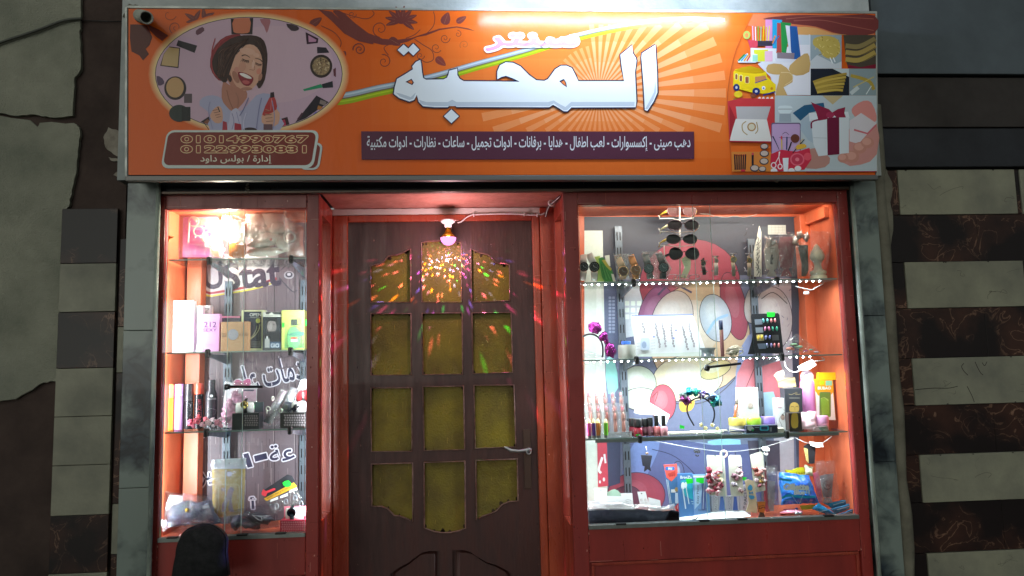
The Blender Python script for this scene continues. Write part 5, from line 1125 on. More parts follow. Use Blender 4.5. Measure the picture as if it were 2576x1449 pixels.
# ================================================================= left case, perfume boxes
z = ZL[1]; GB = 'perfume boxes on the second shelf of the left case'
def f1(A):
    A.rect(205, 212, 448, 1020, 'f0ecf0'); A.rect(448, 212, 558, 960, 'e8dfe8'); A.poly([(440, 250), (500, 330), (490, 480), (440, 590), (470, 480), (470, 360), (400, 290)], '9c9298', 2); A.poly([(205, 640), (260, 600), (300, 690), (280, 800), (205, 780)], 'd8ccd0', 2); A.poly([(220, 225), (300, 218), (420, 230), (530, 222), (555, 240), (460, 270), (340, 262), (230, 280)], 'b0a8b4', 2)
    A.poly([(250, 330), (300, 280), (400, 290), (460, 360), (468, 480), (420, 540), (350, 570), (300, 520), (260, 430)], 'f6e8e6', 2)
    A.line([(320, 372), (350, 362), (400, 385)], 18, '544c52'); A.line([(248, 395), (265, 385), (285, 398)], 15, '544c52'); A.line([(300, 490), (330, 500), (375, 488)], 20, 'a84a54'); A.line([(292, 420), (285, 455), (300, 465)], 4, 'a89c9c')
    A.line([(440, 300), (470, 400), (460, 500), (400, 560), (340, 580), (385, 640), (370, 720), (310, 800), (290, 860)], 8, '6c646a'); A.line([(215, 590), (260, 600), (275, 560)], 7, '6c646a'); A.line([(300, 850), (340, 880), (400, 900)], 5, 'a8788c'); A.rect(205, 975, 445, 1018, 'e8c4dc')
carton('perfume_box', 'tall white perfume box with a pale fashion drawing, far left', 'perfume box', GB, 'D5', (202, 212, 558, 1030), .085, .035, z, 'f2eef2', f1)
carton('perfume_box', 'white box with grey leaf print standing behind the pink box', 'perfume box', GB, 'D5', (520, 290, 835, 1020), .16, .04, z, 'ece6ea', lambda A: (A.line([(660, 345), (700, 340), (670, 380)], 8, '8a8488'), A.line([(750, 345), (820, 345), (760, 400), (800, 410)], 8, '8a8488'), A.text('ANDI', 565, 545, 700, 585, 'c0b4bc'), A.ell(590, 830, 34, 44, 'e0c8c8'), A.line([(550, 900), (570, 870)], 8, '70686c', 0)))
carton('perfume_box', 'white box squeezed between the two white perfume boxes', 'perfume box', GB, 'D5', (452, 310, 700, 970), .10, .03, z, 'f4f0f4')
def f3(A):
    A.text('212', 730, 560, 940, 655, '5a3a6c', bold=.012); A.text('SEXY', 720, 672, 945, 728, '54406c', bold=.008); A.line([(755, 942), (915, 942)], 5, 'a070a0', 0); A.line([(770, 965), (915, 965)], 4, 'a070a0', 0)
carton('perfume_box', 'pink perfume box with a large dark number over a short word', 'perfume box', GB, 'D5', (705, 432, 990, 1016), .075, .035, z, 'cf98c4', f3)
carton('perfume_box', 'dark blue box with pink top edge behind the tan box', 'perfume box', GB, 'D5', (985, 468, 1335, 1016), .14, .04, z, '4a4a60', lambda A: (A.rect(985, 468, 1335, 498, 'd080a0'), A.rect(985, 940, 1012, 1012, 'e86a8c')))
def f5(A):
    A.ell(1215, 775, 92, 92, '8a8890'); A.ell(1215, 775, 78, 78, '96949c')
    for i in range(3): A.line([(1025, 762 + 22 * i), (1110, 764 + 22 * i)], 7, '4a3c38', 0); A.line([(1320, 752 + 22 * i), (1470, 752 + 22 * i)], 7, '4a3c38', 0)
    A.line([(1090, 610), (1120, 600), (1110, 660), (1180, 630), (1240, 640), (1290, 600), (1280, 650), (1340, 650), (1395, 640)], 5, '8a6a58'); A.rect(1385, 565, 1392, 1010, '8c6848')
carton('perfume_box', 'tan brown perfume box with a grey round emblem, in front', 'perfume box', GB, 'D5', (1015, 562, 1475, 1012), .07, .05, z, 'b48c66', f5)
def f6(A):
    A.rect(1358, 370, 1740, 1004, 'c8cc9c'); A.rect(1392, 392, 1690, 1004, '2c303c'); A.text('OPEN', 1492, 418, 1686, 472, 'd8dcd0', bold=.006); A.line([(1500, 492), (1680, 492)], 7, '9ca098', 0); A.ell(1632, 546, 38, 40, 'b8c060')
    A.line([(1665, 600), (1650, 680), (1590, 780), (1470, 880)], 9, 'c4c898'); A.line([(1612, 630), (1600, 700), (1540, 800), (1470, 860)], 6, 'c4c898')
    for i in range(4): A.line([(1520, 895 + 25 * i), (1680, 897 + 25 * i)], 6, '80847c', 0)
carton('perfume_box', 'dark box with pale green border and a round yellow spot', 'perfume box', GB, 'D5', (1356, 368, 1742, 1006), .10, .045, z, 'b8bc90', f6)
def f7(A):
    A.rect(1712, 400, 2030, 1000, '2e3236'); A.rect(1712, 400, 2030, 480, 'b8bcae'); A.poly([(1760, 402), (2020, 402), (2020, 440), (1900, 440), (1860, 405), (1800, 440), (1760, 430)], '3a3c3c'); A.line([(1760, 458), (2018, 455)], 5, '5a5c58', 0)
    A.ell(1860, 640, 80, 110, '74706c'); A.poly([(1770, 600), (1800, 500), (1900, 480), (1960, 530), (1955, 640), (1930, 570), (1850, 545), (1800, 560)], '1c1c1e', 2); A.ell(1830, 640, 40, 70, '8c8884'); A.line([(1780, 608), (1830, 598)], 8, '2a2826'); A.line([(1870, 600), (1910, 610)], 8, '2a2826'); A.line([(1790, 715), (1850, 722)], 7, '3a3432'); A.poly([(1730, 780), (1800, 740), (1960, 720), (2028, 800), (2028, 900), (1730, 900)], '202226', 2)
    A.rect(1745, 845, 1825, 995, '9ca09c'); A.rect(1772, 800, 1798, 845, 'c8ccc8'); A.rect(1828, 895, 2024, 998, '3c5064'); A.text('GIO', 1845, 925, 1985, 990, 'd4dce0', bold=.006)
carton('perfume_box', 'dark box with a grey portrait of a man', 'perfume box', GB, 'D5', (1710, 398, 2030, 1002), .085, .04, z, '3c4044', f7)
def f8(A):
    A.grad(2025, 372, 2405, 1000, 'b0b860', '4c8048', 8); A.rect(2025, 405, 2075, 1000, 'a4ac5c')
    A.ell(2230, 830, 112, 185, '5c9a60'); A.line([(2120, 990), (2118, 800), (2150, 690), (2200, 650), (2290, 650), (2340, 720), (2352, 860), (2345, 990)], 8, '20382c'); A.rect(2180, 520, 2290, 625, '384038'); A.line([(2290, 510), (2340, 540), (2330, 600), (2290, 610)], 12, '384038'); A.rect(2178, 818, 2285, 852, 'a84840'); A.rect(2180, 852, 2285, 895, 'b8d0b4'); A.poly([(2120, 780), (2250, 730), (2390, 730), (2390, 790), (2230, 800)], '44705c', 2)
carton('perfume_box', 'green box with a flask picture, right end of the second shelf', 'perfume box', GB, 'D5', (2025, 370, 2405, 1000), .08, .05, z, '8c9c50', f8)
for q, lab in (((2035, 575, 2072, 660), 'small green price dot on the pale green flask box'), ((2418, 520, 2458, 630), 'small green price tag at the right end of the perfume shelf')):
    standee('price_tag', lab, 'price tag', None, 'D5', [(q[0], q[1] + 15), (q[2], q[1]), (q[2], q[3] - 10), (q[0], q[3])], .15, .001, mat('neon_green', '1fd838', .5))
# ================================================================= left case, third shelf
z = ZL[2]; GC = 'spray cans on the third shelf of the left case'
can = ((.94, 0), (1, .012), (1, .66), (.97, .675), (.97, .69), (1, .70), (1, .985), (.9, 1))
def spray(label, x, w, y0, Y, cb, cc, split, art=None, prof=None, rough=.25, metal=.3):
    Y += .05; p = P('D6', x, y0, Y); r = P('D6', x + w / 2, y0, Y).x - p.x; h = p.z - z
    o = empty('spray_can', (p.x, Y, z), label, 'spray can', GC)
    G().lathe([(r * .94, 0), (r, .003), (r, h * split - .002), (r * .93, h * split)], (p.x, Y, z), 24).build('can_body', mat('can_' + cb, cb, rough, metal, coat=.3), o)
    G().lathe(prof(r, h) if prof else [(r * .98, h * split + .0005), (r * .98, h * .985), (r * .9, h)], (p.x, Y, z), 24).build('cap', mat('cap_' + cc, cc, .3, coat=.2), o)
    if art:
        A = Art('D6', Y - r - .0006)
        def wrap(X, Y_, k, px=p.x, yy=Y, rr=r): q = P('D6', X, Y_, yy - rr); dx = max(-rr * .97, min(rr * .97, q.x - px)); rk = rr + .0006 + k; return Vector((px + dx * rk / rr, yy - math.sqrt(max(0, rk * rk - (dx * rk / rr) ** 2)), q.z))
        A.fn = wrap; art(A); A.build('label_print', o, CARD)
    return o
def rings(A, x0, x1, ys, c, w=5):
    for y_ in ys: A.line([(x0 + (x1 - x0) * i / 8, y_) for i in range(9)], w, c, 0)
spray('glossy orange spray can, first from the left', 160, 155, 185, .10, 'e89a28', 'e0904a', .70, lambda A: rings(A, 92, 230, (390, 412, 870, 890), 'b86820', 4))
spray('lilac spray can beside the orange one', 328, 150, 178, .11, 'a87cac', 'a878b4', .72, lambda A: (rings(A, 268, 390, (345, 385, 740), '7c5484'), rings(A, 268, 390, (830, 850, 875), '7c5484', 6), A.line([(275, 655), (330, 648), (385, 652)], 8, '5878a8', 0)))
spray('black spray can with faint grey pattern', 488, 145, 175, .12, '2a282c', '2c2a2e', .62, lambda A: [A.line([(random.uniform(440, 530), y_), (random.uniform(440, 530), y_ + 30)], 5, '6c6668', 0) for y_ in range(220, 850, 18)] and None)
spray('black spray can with a red cap', 655, 150, 165, .13, '28262a', 'd8503c', .76, lambda A: A.text('in Market', 610, 430, 680, 690, '8c3440', bold=.01, vert=True))
def sq(A):
    A.ell(855, 376, 24, 24, 'e8e8ea'); A.text('L', 848, 366, 863, 388, '2c2c30'); A.text('SQUARE', 795, 412, 915, 444, 'c4c4c8', bold=.01); A.poly([(795, 640), (800, 605), (850, 585), (905, 605), (908, 640)], 'b8b8be', 2); A.poly([(800, 650), (905, 650), (890, 690), (815, 690)], '9a9aa0', 2)
spray('dark grey spray can with a slim neck and white print', 862, 190, 108, .14, '4a4a50', '3c3c42', .66, sq, prof=lambda r, h: [(r * .98, h * .661), (r * .93, h * .72), (r * .7, h * .78), (r * .62, h * .80), (r * .62, h * .985), (r * .55, h)])
# cloth roses
def rose(name, label, cat, c, r, col, group=None, parent=None, n=7, tilt=.5):
    g = G(); c = V(c); m = mat('petal_' + col, col, .7, sheen=.3)
    g.ball(c, r * .34, r * .3, r * .4, 10)
    for k in range(n):
        an = 2.4 * k; rr = r * (.28 + .72 * k / n); d = Vector((math.cos(an), 0, math.sin(an))); p = c + d * rr * .6 + Vector((0, .25 * rr, 0))
        R_ = Matrix.Rotation(an, 3, 'Y').inverted(); g.ball(p, rr * .22, r * .34, rr * .62 + r * .1, 8, rot=Matrix.Rotation(-an, 3, 'Y') @ Matrix.Rotation(.4, 3, 'Z'), lump=.4, seed=k)
    return g.build(name, m, parent, label=label, cat=cat, group=group)
rb = empty('rose_garland', (P('D6', 750, 900, .07).x, .08, z), 'cluster of pink and blush cloth roses lying before the spray cans', 'cloth flowers')
for x_, y_, r_, c_, Y in ((500, 830, 75, 'f0708c', .09), (610, 800, 78, 'f4788c', .06), (640, 730, 55, 'd8505c', .11), (760, 770, 62, 'f48090', .10), (700, 860, 60, 'f8c0cc', .055), (800, 830, 70, 'f8d4da', .06), (880, 780, 55, 'f2dce2', .10), (960, 830, 78, 'e8a0b4', .065), (1010, 770, 50, 'f0d8e2', .11), (880, 880, 40, 'f4dce4', .055), (560, 890, 45, 'f080a0', .055), (1020, 880, 40, 'f0a0b8', .06)):
    rose('rose', None, None, P('D6', x_, y_, Y), r_ * .00027, c_, parent=rb)
# pink doll dress on card, with bow
o = standee('dress_pack', 'white header card pack with pink ruffles and a polka dot bow', 'toy pack', None, 'D6', [(1040, 900), (1060, 480), (1080, 300), (1075, 150), (1100, 125), (1200, 160), (1600, 165), (1615, 200), (1600, 460), (1560, 500), (1520, 900)], .17, .004, mat('pack_white', 'e6e4e8', .4))
A = Art('D6', .1694); A.rect(1375, 270, 1600, 470, 'e8b8d0'); A.rect(1400, 270, 1565, 296, '4a4668'); A.build('header_print', o, CARD)
A = Art('D6', .155); bow = [(1365, 135), (1320, 110), (1265, 108), (1235, 150), (1245, 200), (1490, 200), (1510, 150), (1500, 100), (1450, 92), (1400, 120)]
g = G(); g.prism([P('D6', x_, y_, .156) for x_, y_ in crom([(1365, 125), (1320, 98), (1260, 100), (1222, 150), (1235, 205), (1500, 205), (1522, 150), (1510, 92), (1450, 80), (1400, 110)], 3)], (0, .003, 0)); bw = g.build('bow', mat('bow_white', 'f0e8f0', .4), o)
A.poly(bow, 'd86c9c', 2); [A.ell(x_, y_, 5, 5, 'f8e0ec', n=8) for x_, y_ in ((1265, 135), (1290, 160), (1320, 140), (1260, 175), (1340, 170), (1390, 150), (1420, 125), (1440, 165), (1470, 120), (1485, 160), (1300, 190), (1410, 185), (1460, 190))]; A.build('dot_print', bw, CARD)
for i, (x_, y_, rx) in enumerate(((1250, 350, .018), (1280, 420, .022), (1150, 520, .022), (1190, 600, .024), (1130, 640, .022), (1100, 720, .022), (1180, 700, .026), (1320, 460, .02), (1120, 800, .018), (1200, 800, .022))):
    G().ball(P('D6', x_, y_, .15), rx, .012, rx * .9, 12, lump=1.1, seed=i).build('ruffle', mat('ruffle_pink', 'f0a8cc', .7, sheen=.4), o)
bag('film_wrap', None, None, None, 'D6', [(1060, 130), (1610, 170), (1620, 900), (1020, 900)], .135, .008, CL2, parent=o, seed=8)
# watch boxes
def lattice(A, x0, y0, x1, y1, s, c):
    nx, ny = int((x1 - x0) / s), int((y1 - y0) / s); k = A.k
    for i in range(nx):
        for j in range(ny):
            A.k = k; X, Y_ = x0 + (i + .5 + .25 * (j % 2)) * s, y0 + (j + .5) * s
            for q in range(3): an = 1.047 * q + .5; A.line([(X - s * .5 * math.cos(an), Y_ - s * .5 * math.sin(an)), (X + s * .5 * math.cos(an), Y_ + s * .5 * math.sin(an))], s * .12, c, 0); A.k = k + q % 2
    A.k = k + 2
def watchbox(label, t, base, lid, cush, Y, z, cb, cl, cp, dial, dialcol, strapcol, latt, s, dark_dial=False):
    x0, y0, x1, y1 = base; a, b = P(t, x0, y0, Y), P(t, x1, y0, Y); e = empty('watch_box', ((a.x + b.x) / 2, Y, z), label, 'watch box')
    G().box(a.x, Y, z, b.x, Y + .07, a.z).build('box_base', mat('boxc_' + cb, cb, .5), e, bev=.0015)
    A = Art(t, Y - .0006); lattice(A, latt[0], latt[1], latt[2], latt[3], s, cp); A.build('pattern_print', e, MATTE)
    q = [P(t, lid[0], a and y0, Y + .07), P(t, lid[2], y0, Y + .07)]; la, lb = P(t, lid[0], lid[1], Y + .072), P(t, lid[2], lid[1], Y + .072)
    G().box(a.x, Y + .07, a.z, b.x, Y + .078, la.z).build('lid', mat('boxc_' + cl, cl, .5), e, bev=.001)
    c0, c1 = P(t, cush[0], cush[1], Y + .03), P(t, cush[2], cush[1], Y + .03)
    g = G(); g.tube([(c0.x, Y + .04, a.z + .018), (c1.x, Y + .04, a.z + .018)], .026, 14, flat=.8); g.build('cushion', mat('cushion', 'dcdcd6', .8), e)
    dx, dy, dr = dial; p = P(t, dx, dy, Y + .005)
    g = G(); g.lathe([(dr, 0), (dr, .006), (dr * .88, .008), (dr * .84, .0065), (0, .0065)], p, 24, axis='y', rot=Matrix.Rotation(.25, 3, 'X')); w = g.build('watch_case', mat('w_' + dialcol, dialcol, .25, .8), e)
    g = G(); g.tube([p + Vector((0, .005, -dr * .9)), p + Vector((0, .01, -dr - .022))], .010, 8, flat=.35); g.tube([p + Vector((0, .008, dr * .9)), p + Vector((0, .02, dr + .006))], .010, 8, flat=.35); g.build('strap', mat('s_' + strapcol, strapcol, .5), e)
    return e, p
e, p = watchbox('black lattice box holding a gold-dial watch on a pale cushion', 'D6', (1200, 670, 1650, 912), (1245, 490, 1650, 670), (1270, 560, 1540, 660), .06, z, '2c2c30', '4a5058', 'b8a8ac', (1410, 520, .0165), 'c8b878', '2a2a2c', (1400, 690, 1640, 905), 38)
e, p = watchbox('dark lattice box with a tangled black chain watch, right side', 'D6', (2000, 660, 2450, 890), (2060, 478, 2450, 660), (2200, 560, 2420, 660), .06, z, '2c2828', '34384a', 'c0b4b8', (2240, 590, .010), '3c3c44', '1c1c20', (2060, 680, 2440, 880), 40)
g = G(); random.seed(8)
for i in range(16): g.torus(P('D6', 2120 + 13 * i, 640 - 6 * i + random.uniform(-14, 14), .055), .0042, .0013, 8, 5, rot=Matrix.Rotation(random.uniform(0, 3), 3, 'Z'))
g.build('chain', mat('black_metal', '22222a', .3, .9), e, kind='stuff')
# silver glitter tubes in film
o = empty('glitter_tube', (P('D6', 1900, 860, .13).x, .13, z), 'leaning silver glitter tubes in clear wrap, before the wooden back print', 'glitter tube')
SIL = mat('silver_glitter', 'b4b8bc', .3, .6, noise_amt=.5, nscale=160, bump=.003, bscale=150)
for a_, b_, r_ in (((1780, 830), (2080, 290), .020), ((2080, 600), (2230, 250), .018)): G().tube([P('D6', *a_, .14), P('D6', *b_, .17)], r_, 12).build('tube', SIL, o)
g = G()
for x_, y_ in ((1880, 420), (1800, 590), (1780, 640), (2010, 620)): g.torus(P('D6', x_, y_, .12), .009, .0025, 12, 5, rot=Matrix.Rotation(x_, 3, 'Z'))
g.build('clear_beads', mat('clear_ring', 'cfd8c8', .2, coat=.5), o)
G().sheet(P('D6', 1700, 880, .12), P('D6', 2100, 890, .12), P('D6', 2330, 260, .14), P('D6', 2000, 240, .14), 12, 16, .012, .008, 24, 14).build('film_wrap', CL2, o)
o = standee('hair_bow_pack', 'white card with a red ribbon bow at the right edge of the third shelf', 'hair bow', None, 'D6', [(2300, 240), (2340, 120), (2380, 95), (2460, 95), (2460, 470), (2300, 470)], .20, .004, mat('pack_white', 'e6e4e8', .4))
for s_, x_ in ((1, 2340), (-1, 2440)): G().ball(P('D6', x_, 370, .185), .018, .012, .026, 12, lump=.6, seed=x_, rot=Matrix.Rotation(.5 * s_, 3, 'Y')).build('ribbon_loop', mat('ribbon_red', 'd83038', .4, sheen=.3), o)
G().ball(P('D6', 2385, 370, .175), .006, .008, .02, 8).build('silver_knot', SIL, o)
# locks
def lock(label, t, a_, b_, r, kn, Y=-.012):
    e = empty('showcase_lock', P(t, *a_, Y), label, 'lock', 'black ratchet locks on the sliding glass')
    G().tube([P(t, *a_, Y), P(t, *b_, Y)], r, 10, flat=.5).build('ratchet_bar', BLACK, e)
    G().tube([P(t, *kn[0], Y - .008), P(t, *kn[1], Y - .008)], kn[2], 12).build('lock_barrel', BLACK, e)
    p = P(t, kn[1][0], kn[1][1], Y - .009 - kn[2]); G().lathe([(.004, 0), (.004, .001), (0, .001)], p + Vector((-.012, 0, 0)), 12, axis='y').build('keyhole', STEEL, e)
lock('black bar lock clipped on the sliding glass of the left case', 'D6', (1110, 222), (1710, 225), .0055, ((1085, 228), (1160, 228), .0125))
# ================================================================= left case, floor
z = ZL[3]
o = empty('leggings_pack', P('D7', 1040, 1180, .19), 'yellow hosiery pack with a patterned leg picture and white header', 'hosiery pack')
yy = .185
A = Art('D7', yy); A.poly([(780, 175), (1300, 150), (1290, 310), (790, 320)], 'd4dce6'); A.ell(1045, 235, 12, 12, '50525c'); A.poly([(805, 335), (1285, 320), (1262, 960), (1150, 990), (850, 990), (790, 800)], 'c8a838')
A.line([(805, 465), (1280, 448)], 5, '4c4030', 0); A.text('30', 838, 352, 888, 382, '4c3c28', bold=.01); A.ell(1046, 392, 48, 42, '44505c'); A.poly([(1010, 400), (1025, 370), (1060, 362), (1088, 378), (1080, 400), (1060, 425), (1020, 425)], 'f0f0f0', 2)
A.rrect(880, 545, 1205, 1000, 60, 'd4b84c'); A.rrect(895, 560, 1190, 1000, 50, 'c8a032')
A.poly([(1070, 578), (1125, 620), (1095, 680), (1080, 780), (1100, 900), (1120, 965), (1050, 965), (1030, 900), (1050, 770), (1010, 850), (990, 960), (930, 965), (935, 850), (990, 760), (1010, 690), (1020, 640)], '9a8088', 0); A.poly([(1070, 578), (1125, 620), (1115, 645), (1050, 605)], '4a3c48'); A.line([(915, 860), (900, 900), (920, 965)], 10, '3c3438'); A.poly([(920, 615), (970, 605), (995, 625), (960, 650), (920, 640)], '54424a', 2); A.ell(962, 625, 24, 9, 'f0e8e8', -8)
random.seed(6)
for i in range(22): x_ = random.uniform(1000, 1085); A.ell(x_, random.uniform(680, 940), 6, 8, '5c4850', n=6)
A.line([(885, 740), (880, 620), (900, 565), (980, 548), (1045, 562), (1110, 545), (1185, 560), (1200, 640), (1195, 720), (1205, 780), (1185, 860), (1195, 950), (1180, 1010)], 6, 'f0e8b0'); A.line([(885, 740), (875, 790), (890, 860), (865, 960), (880, 1030), (940, 1045)], 6, 'f0e8b0')
A.build('card_front', o, CARD); G().hexa([P('D7', x_, y_, yy + .001) for x_, y_ in ((800, 1060), (1262, 1000), (1295, 155), (785, 180))] + [P('D7', x_, y_, yy + .008) for x_, y_ in ((800, 1060), (1262, 1000), (1295, 155), (785, 180))]).build('card_body', mat('card_c8a838', 'c8a838', .5), o)
bag('film_wrap', None, None, None, 'D7', [(775, 170), (1310, 150), (1280, 1010), (800, 1070)], yy - .008, .006, CL2, parent=o, seed=31, crumple=.004)
o = bag('clothing_bag', 'dark folded garment in a shiny clear bag, floor of the left case', 'bag', None, 'D7', [(35, 670), (740, 720), (800, 1120), (30, 1160)], .11, .045, DKF, 22, 16, seed=41, crumple=.014)
g = G(); g.sheet(P('D7', 60, 1180, .15), P('D7', 900, 1150, .13), P('D7', 780, 800, .20), P('D7', 330, 800, .22), 18, 12, .035, .012, 18, 5); g.sheet(P('D7', 60, 1180, .15), P('D7', 420, 1180, .13), P('D7', 420, 800, .20), P('D7', 60, 900, .20), 14, 12, .03, .012, 18, 7); g.build('folded_garment', mat('navy_cloth', '262a3c', .8, noise_amt=.2, nscale=40, bump=.002, bscale=90, sheen=.2), o)
G().lathe([(.010, 0), (.010, .003), (0, .003)], P('D7', 412, 940, .105), 14, axis='y').build('gold_badge', mat('gold_metal', 'd8b83a', .22, 1), o)
G().hexa([P('D7', x_, y_, .10) for x_, y_ in ((648, 918), (738, 898), (735, 855), (645, 872))] + [P('D7', x_, y_, .102) for x_, y_ in ((648, 918), (738, 898), (735, 855), (645, 872))]).build('paper_tag', WHITE, o)
o = bag('clothing_bag', 'creased clear bag lying in front, at the left corner of the case floor', 'bag', None, 'D7', [(20, 1090), (900, 1090), (960, 1290), (40, 1370)], .065, .03, DKF, 26, 12, seed=44, crumple=.016)
o = bag('accessory_bag', 'clear bag with a dark belt rolled inside, middle of the case floor', 'bag', None, 'D7', [(950, 960), (1700, 830), (1820, 1200), (920, 1300)], .085, .035, DKF, 24, 14, seed=51, crumple=.013)
for x_, y_, rx, rz, c_ in ((1150, 1130, .022, .03, '3a4058'), (1480, 1060, .065, .022, '2c2a34'), (1340, 1150, .05, .018, '443a48')): G().ball(P('D7', x_, y_, .12), rx, .025, rz, 14, lump=.5, seed=x_, rot=Matrix.Rotation(.25, 3, 'Y')).build('dark_roll', mat('roll_' + c_, c_, .45, coat=.3), o)
G().tube([P('D7', x_, y_, .08) for x_, y_ in ((1395, 1010), (1480, 1080), (1540, 1100), (1530, 1040), (1400, 1015), (1560, 1030), (1660, 1015), (1560, 1060))], .0016, 5).build('white_cord', WHITE, o)
o = standee('scissors_card', 'black hang card with yellow band, red ribbon and safety pins', 'hang card', None, 'D7', [(1530, 660), (1920, 400), (1990, 420), (2090, 590), (1620, 800)], .14, .003, mat('card_black', '26262c', .5),
  lambda A: (A.poly([(1565, 765), (2020, 518), (2070, 580), (1610, 800)], 'c8982c'), A.text('SAFETY PIN & SCISSORS', 1590, 655, 2010, 680, '3c2c20', bold=.01, rot=-27), A.poly([(1530, 690), (1560, 620), (1600, 650), (1720, 605), (1735, 635), (1620, 680), (1600, 730), (1560, 720)], 'd83c48', 2)))
G().hexa([P('D7', *q, .138) for q in ((1590, 810), (2080, 600), (2160, 860), (1700, 980))] + [P('D7', *q, .139) for q in ((1590, 810), (2080, 600), (2160, 860), (1700, 980))]).build('clear_blister', CL2, o)
for x_, y_ in ((1760, 880), (1900, 810), (2040, 750), (2130, 840)): G().torus(P('D7', x_, y_, .13), .011, .002, 14, 5, sx=.7).build('pin_loop', STEEL, o)
for x_, y_ in ((1720, 780), (1870, 725), (2010, 640)): G().hexa([P('D7', x_ - 60, y_ + 35, .136), P('D7', x_ + 60, y_ - 5, .136), P('D7', x_ + 55, y_ - 45, .136), P('D7', x_ - 50, y_, .136)] + [P('D7', x_ - 60, y_ + 35, .137), P('D7', x_ + 60, y_ - 5, .137), P('D7', x_ + 55, y_ - 45, .137), P('D7', x_ - 50, y_, .137)]).build('white_label', WHITE, o)
standee('price_tag', 'bright green price tag stuck on the black pin card', 'price tag', None, 'D7', [(1850, 525), (1940, 490), (1985, 560), (1900, 590)], .132, .001, mat('neon_green', '1fd838', .5), sm=2)
e, p = watchbox('red patterned box with a big black watch on a white cushion', 'D7', (1810, 1095, 2208, 1310), (1890, 885, 2208, 1095), (1900, 1000, 2160, 1080), .055, z + .002, 'b82c44', 'd87888', 'e8a0ac', (1985, 970, .019), '2c3440', '1c2026', (1825, 1105, 2200, 1300), 34)
# ================================================================= right case, top shelf: watches, sunglasses, bagged trophies
z = ZR[0]
GW = 'watches on the top shelf of the right case'
def watch(label, t, face, r, dial, strap, case_, top, bot, Y, w=.0155, stand=None, wbar=None):
    r *= 1.14; p = P(t, face[0], face[1], Y); e = empty('wristwatch', (p.x, Y, z), label, 'watch', GW)
    tp, bt = P(t, top[0], top[1], Y + .03), P(t, bot[0], bot[1], Y + .012); bt.z = max(bt.z, z + .002)
    G().lathe([(r, 0), (r, .006), (r * .9, .0085), (r * .86, .007)], p, 28, axis='y').build('watch_case', mat('w_' + case_, case_, .25, .8), e)
    A = Art(t, Y - .0072); k = r / (P(t, face[0] + 10, face[1], Y).x - p.x) * 10
    A.ell(face[0], face[1], k * .86, k * .86, dial); c = 'c8ccc8' if sum(lin(dial)) < 1 else '3c3c40'
    for i in range(12): an = i * .5236; A.line([(face[0] + k * .66 * math.cos(an), face[1] + k * .66 * math.sin(an)), (face[0] + k * .78 * math.cos(an), face[1] + k * .78 * math.sin(an))], k * .07, c, 0); A.k -= 1
    A.k += 1; A.line([face, (face[0] + k * .5, face[1] + k * .1)], k * .06, c, 0); A.line([face, (face[0] - k * .2, face[1] - k * .4)], k * .08, c, 0); A.build('dial', e, CARD)
    g = G(); g.tube([p + Vector((0, .008, r * .8)), (p + tp) / 2 + Vector((0, -.002, .004)), tp, tp + Vector((0, .012, -.004))], [w, w, w, w * .9], 8, flat=.22); g.tube([p + Vector((0, .008, -r * .8)), (p + bt) / 2 + Vector((0, -.002, 0)), bt], [w, w, w * .9], 8, flat=.22); g.build('strap', mat('s_' + strap, strap, .5, bump=.0006, bscale=120), e)
    if stand: g = G(); g.prism([P(t, x, y, Y + .02) for x, y in stand], (0, .003, 0)); g.build('display_stand', CL3, e)
    if wbar:
        for x, y in wbar: q = P(t, x, y, Y + .02); G().tube([q + Vector((-.016, 0, 0)), q + Vector((.016, 0, 0))], .0025, 6).build('buckle', STEEL, e)
    return e
watch('black-dial watch with a white strap, at the left edge of the top shelf', 'B5', (240, 1050), .0185, '24282a', 'e4e2d8', '2c2c2c', (235, 870), (215, 1260), .06)
watch('black-dial watch with a white strap, second from the left edge', 'B5', (395, 1050), .0205, '282c2e', 'd8d8cf', '34342f', (320, 860), (395, 1260), .06)
watch('gold-cased watch with brown dial and cream strap on a clear stand', 'B5', (832, 1120), .0215, '6c5248', 'cdb696', 'd8c090', (745, 880), (830, 1230), .07, stand=[(690, 850), (960, 850), (1100, 1240), (760, 1240)], wbar=((745, 880),))
watch('rose gold watch with tan dial and orange strap', 'B5', (1020, 1100), .0215, '9c7458', 'cf9560', 'e0b080', (945, 880), (1020, 1230), .065, wbar=((940, 885),))
watch('grey-dial watch beside the rose gold one', 'B5', (1215, 1075), .021, '69787a', '707a7a', '4a5456', (1160, 850), (1240, 1230), .07, stand=[(1120, 820), (1410, 815), (1560, 1070), (1500, 1240), (1200, 1240)], wbar=((1170, 850), (1250, 1190)))
watch('dark grey-dial watch just left of the sunglasses rack', 'B5', (1440, 1060), .021, '5c6c6e', '4c5456', '3c4446', (1370, 850), (1430, 1230), .07, wbar=((1365, 850), (1440, 1190)))
watch('small black strapped watch at the glass pane edge', 'B5', (2040, 1000), .010, '30302e', '303436', '7c7464', (2040, 930), (2060, 1170), .08, w=.009, wbar=((2060, 1120), (2050, 960)))
watch('small pale steel watch right of the pane edge', 'B6', (145, 960), .0085, 'aaa898', 'c0bcb4', 'c0bcb4', (140, 900), (140, 1180), .08, w=.010, wbar=((130, 890), (120, 1110)))
watch('gold-rimmed watch on a pronged steel stand, before the dark panel', 'B6', (400, 940), .0125, '9c9484', 'a09c8c', 'd8c060', (400, 870), (410, 1190), .08, w=.009, wbar=((400, 850), (420, 1110)))
watch('dark-dial gold watch on a pronged stand beside the zebra card', 'B6', (645, 955), .0105, '5c5448', 'a49c8c', 'd0b84c', (640, 880), (640, 1190), .08, w=.009, wbar=((635, 850), (620, 1110)))
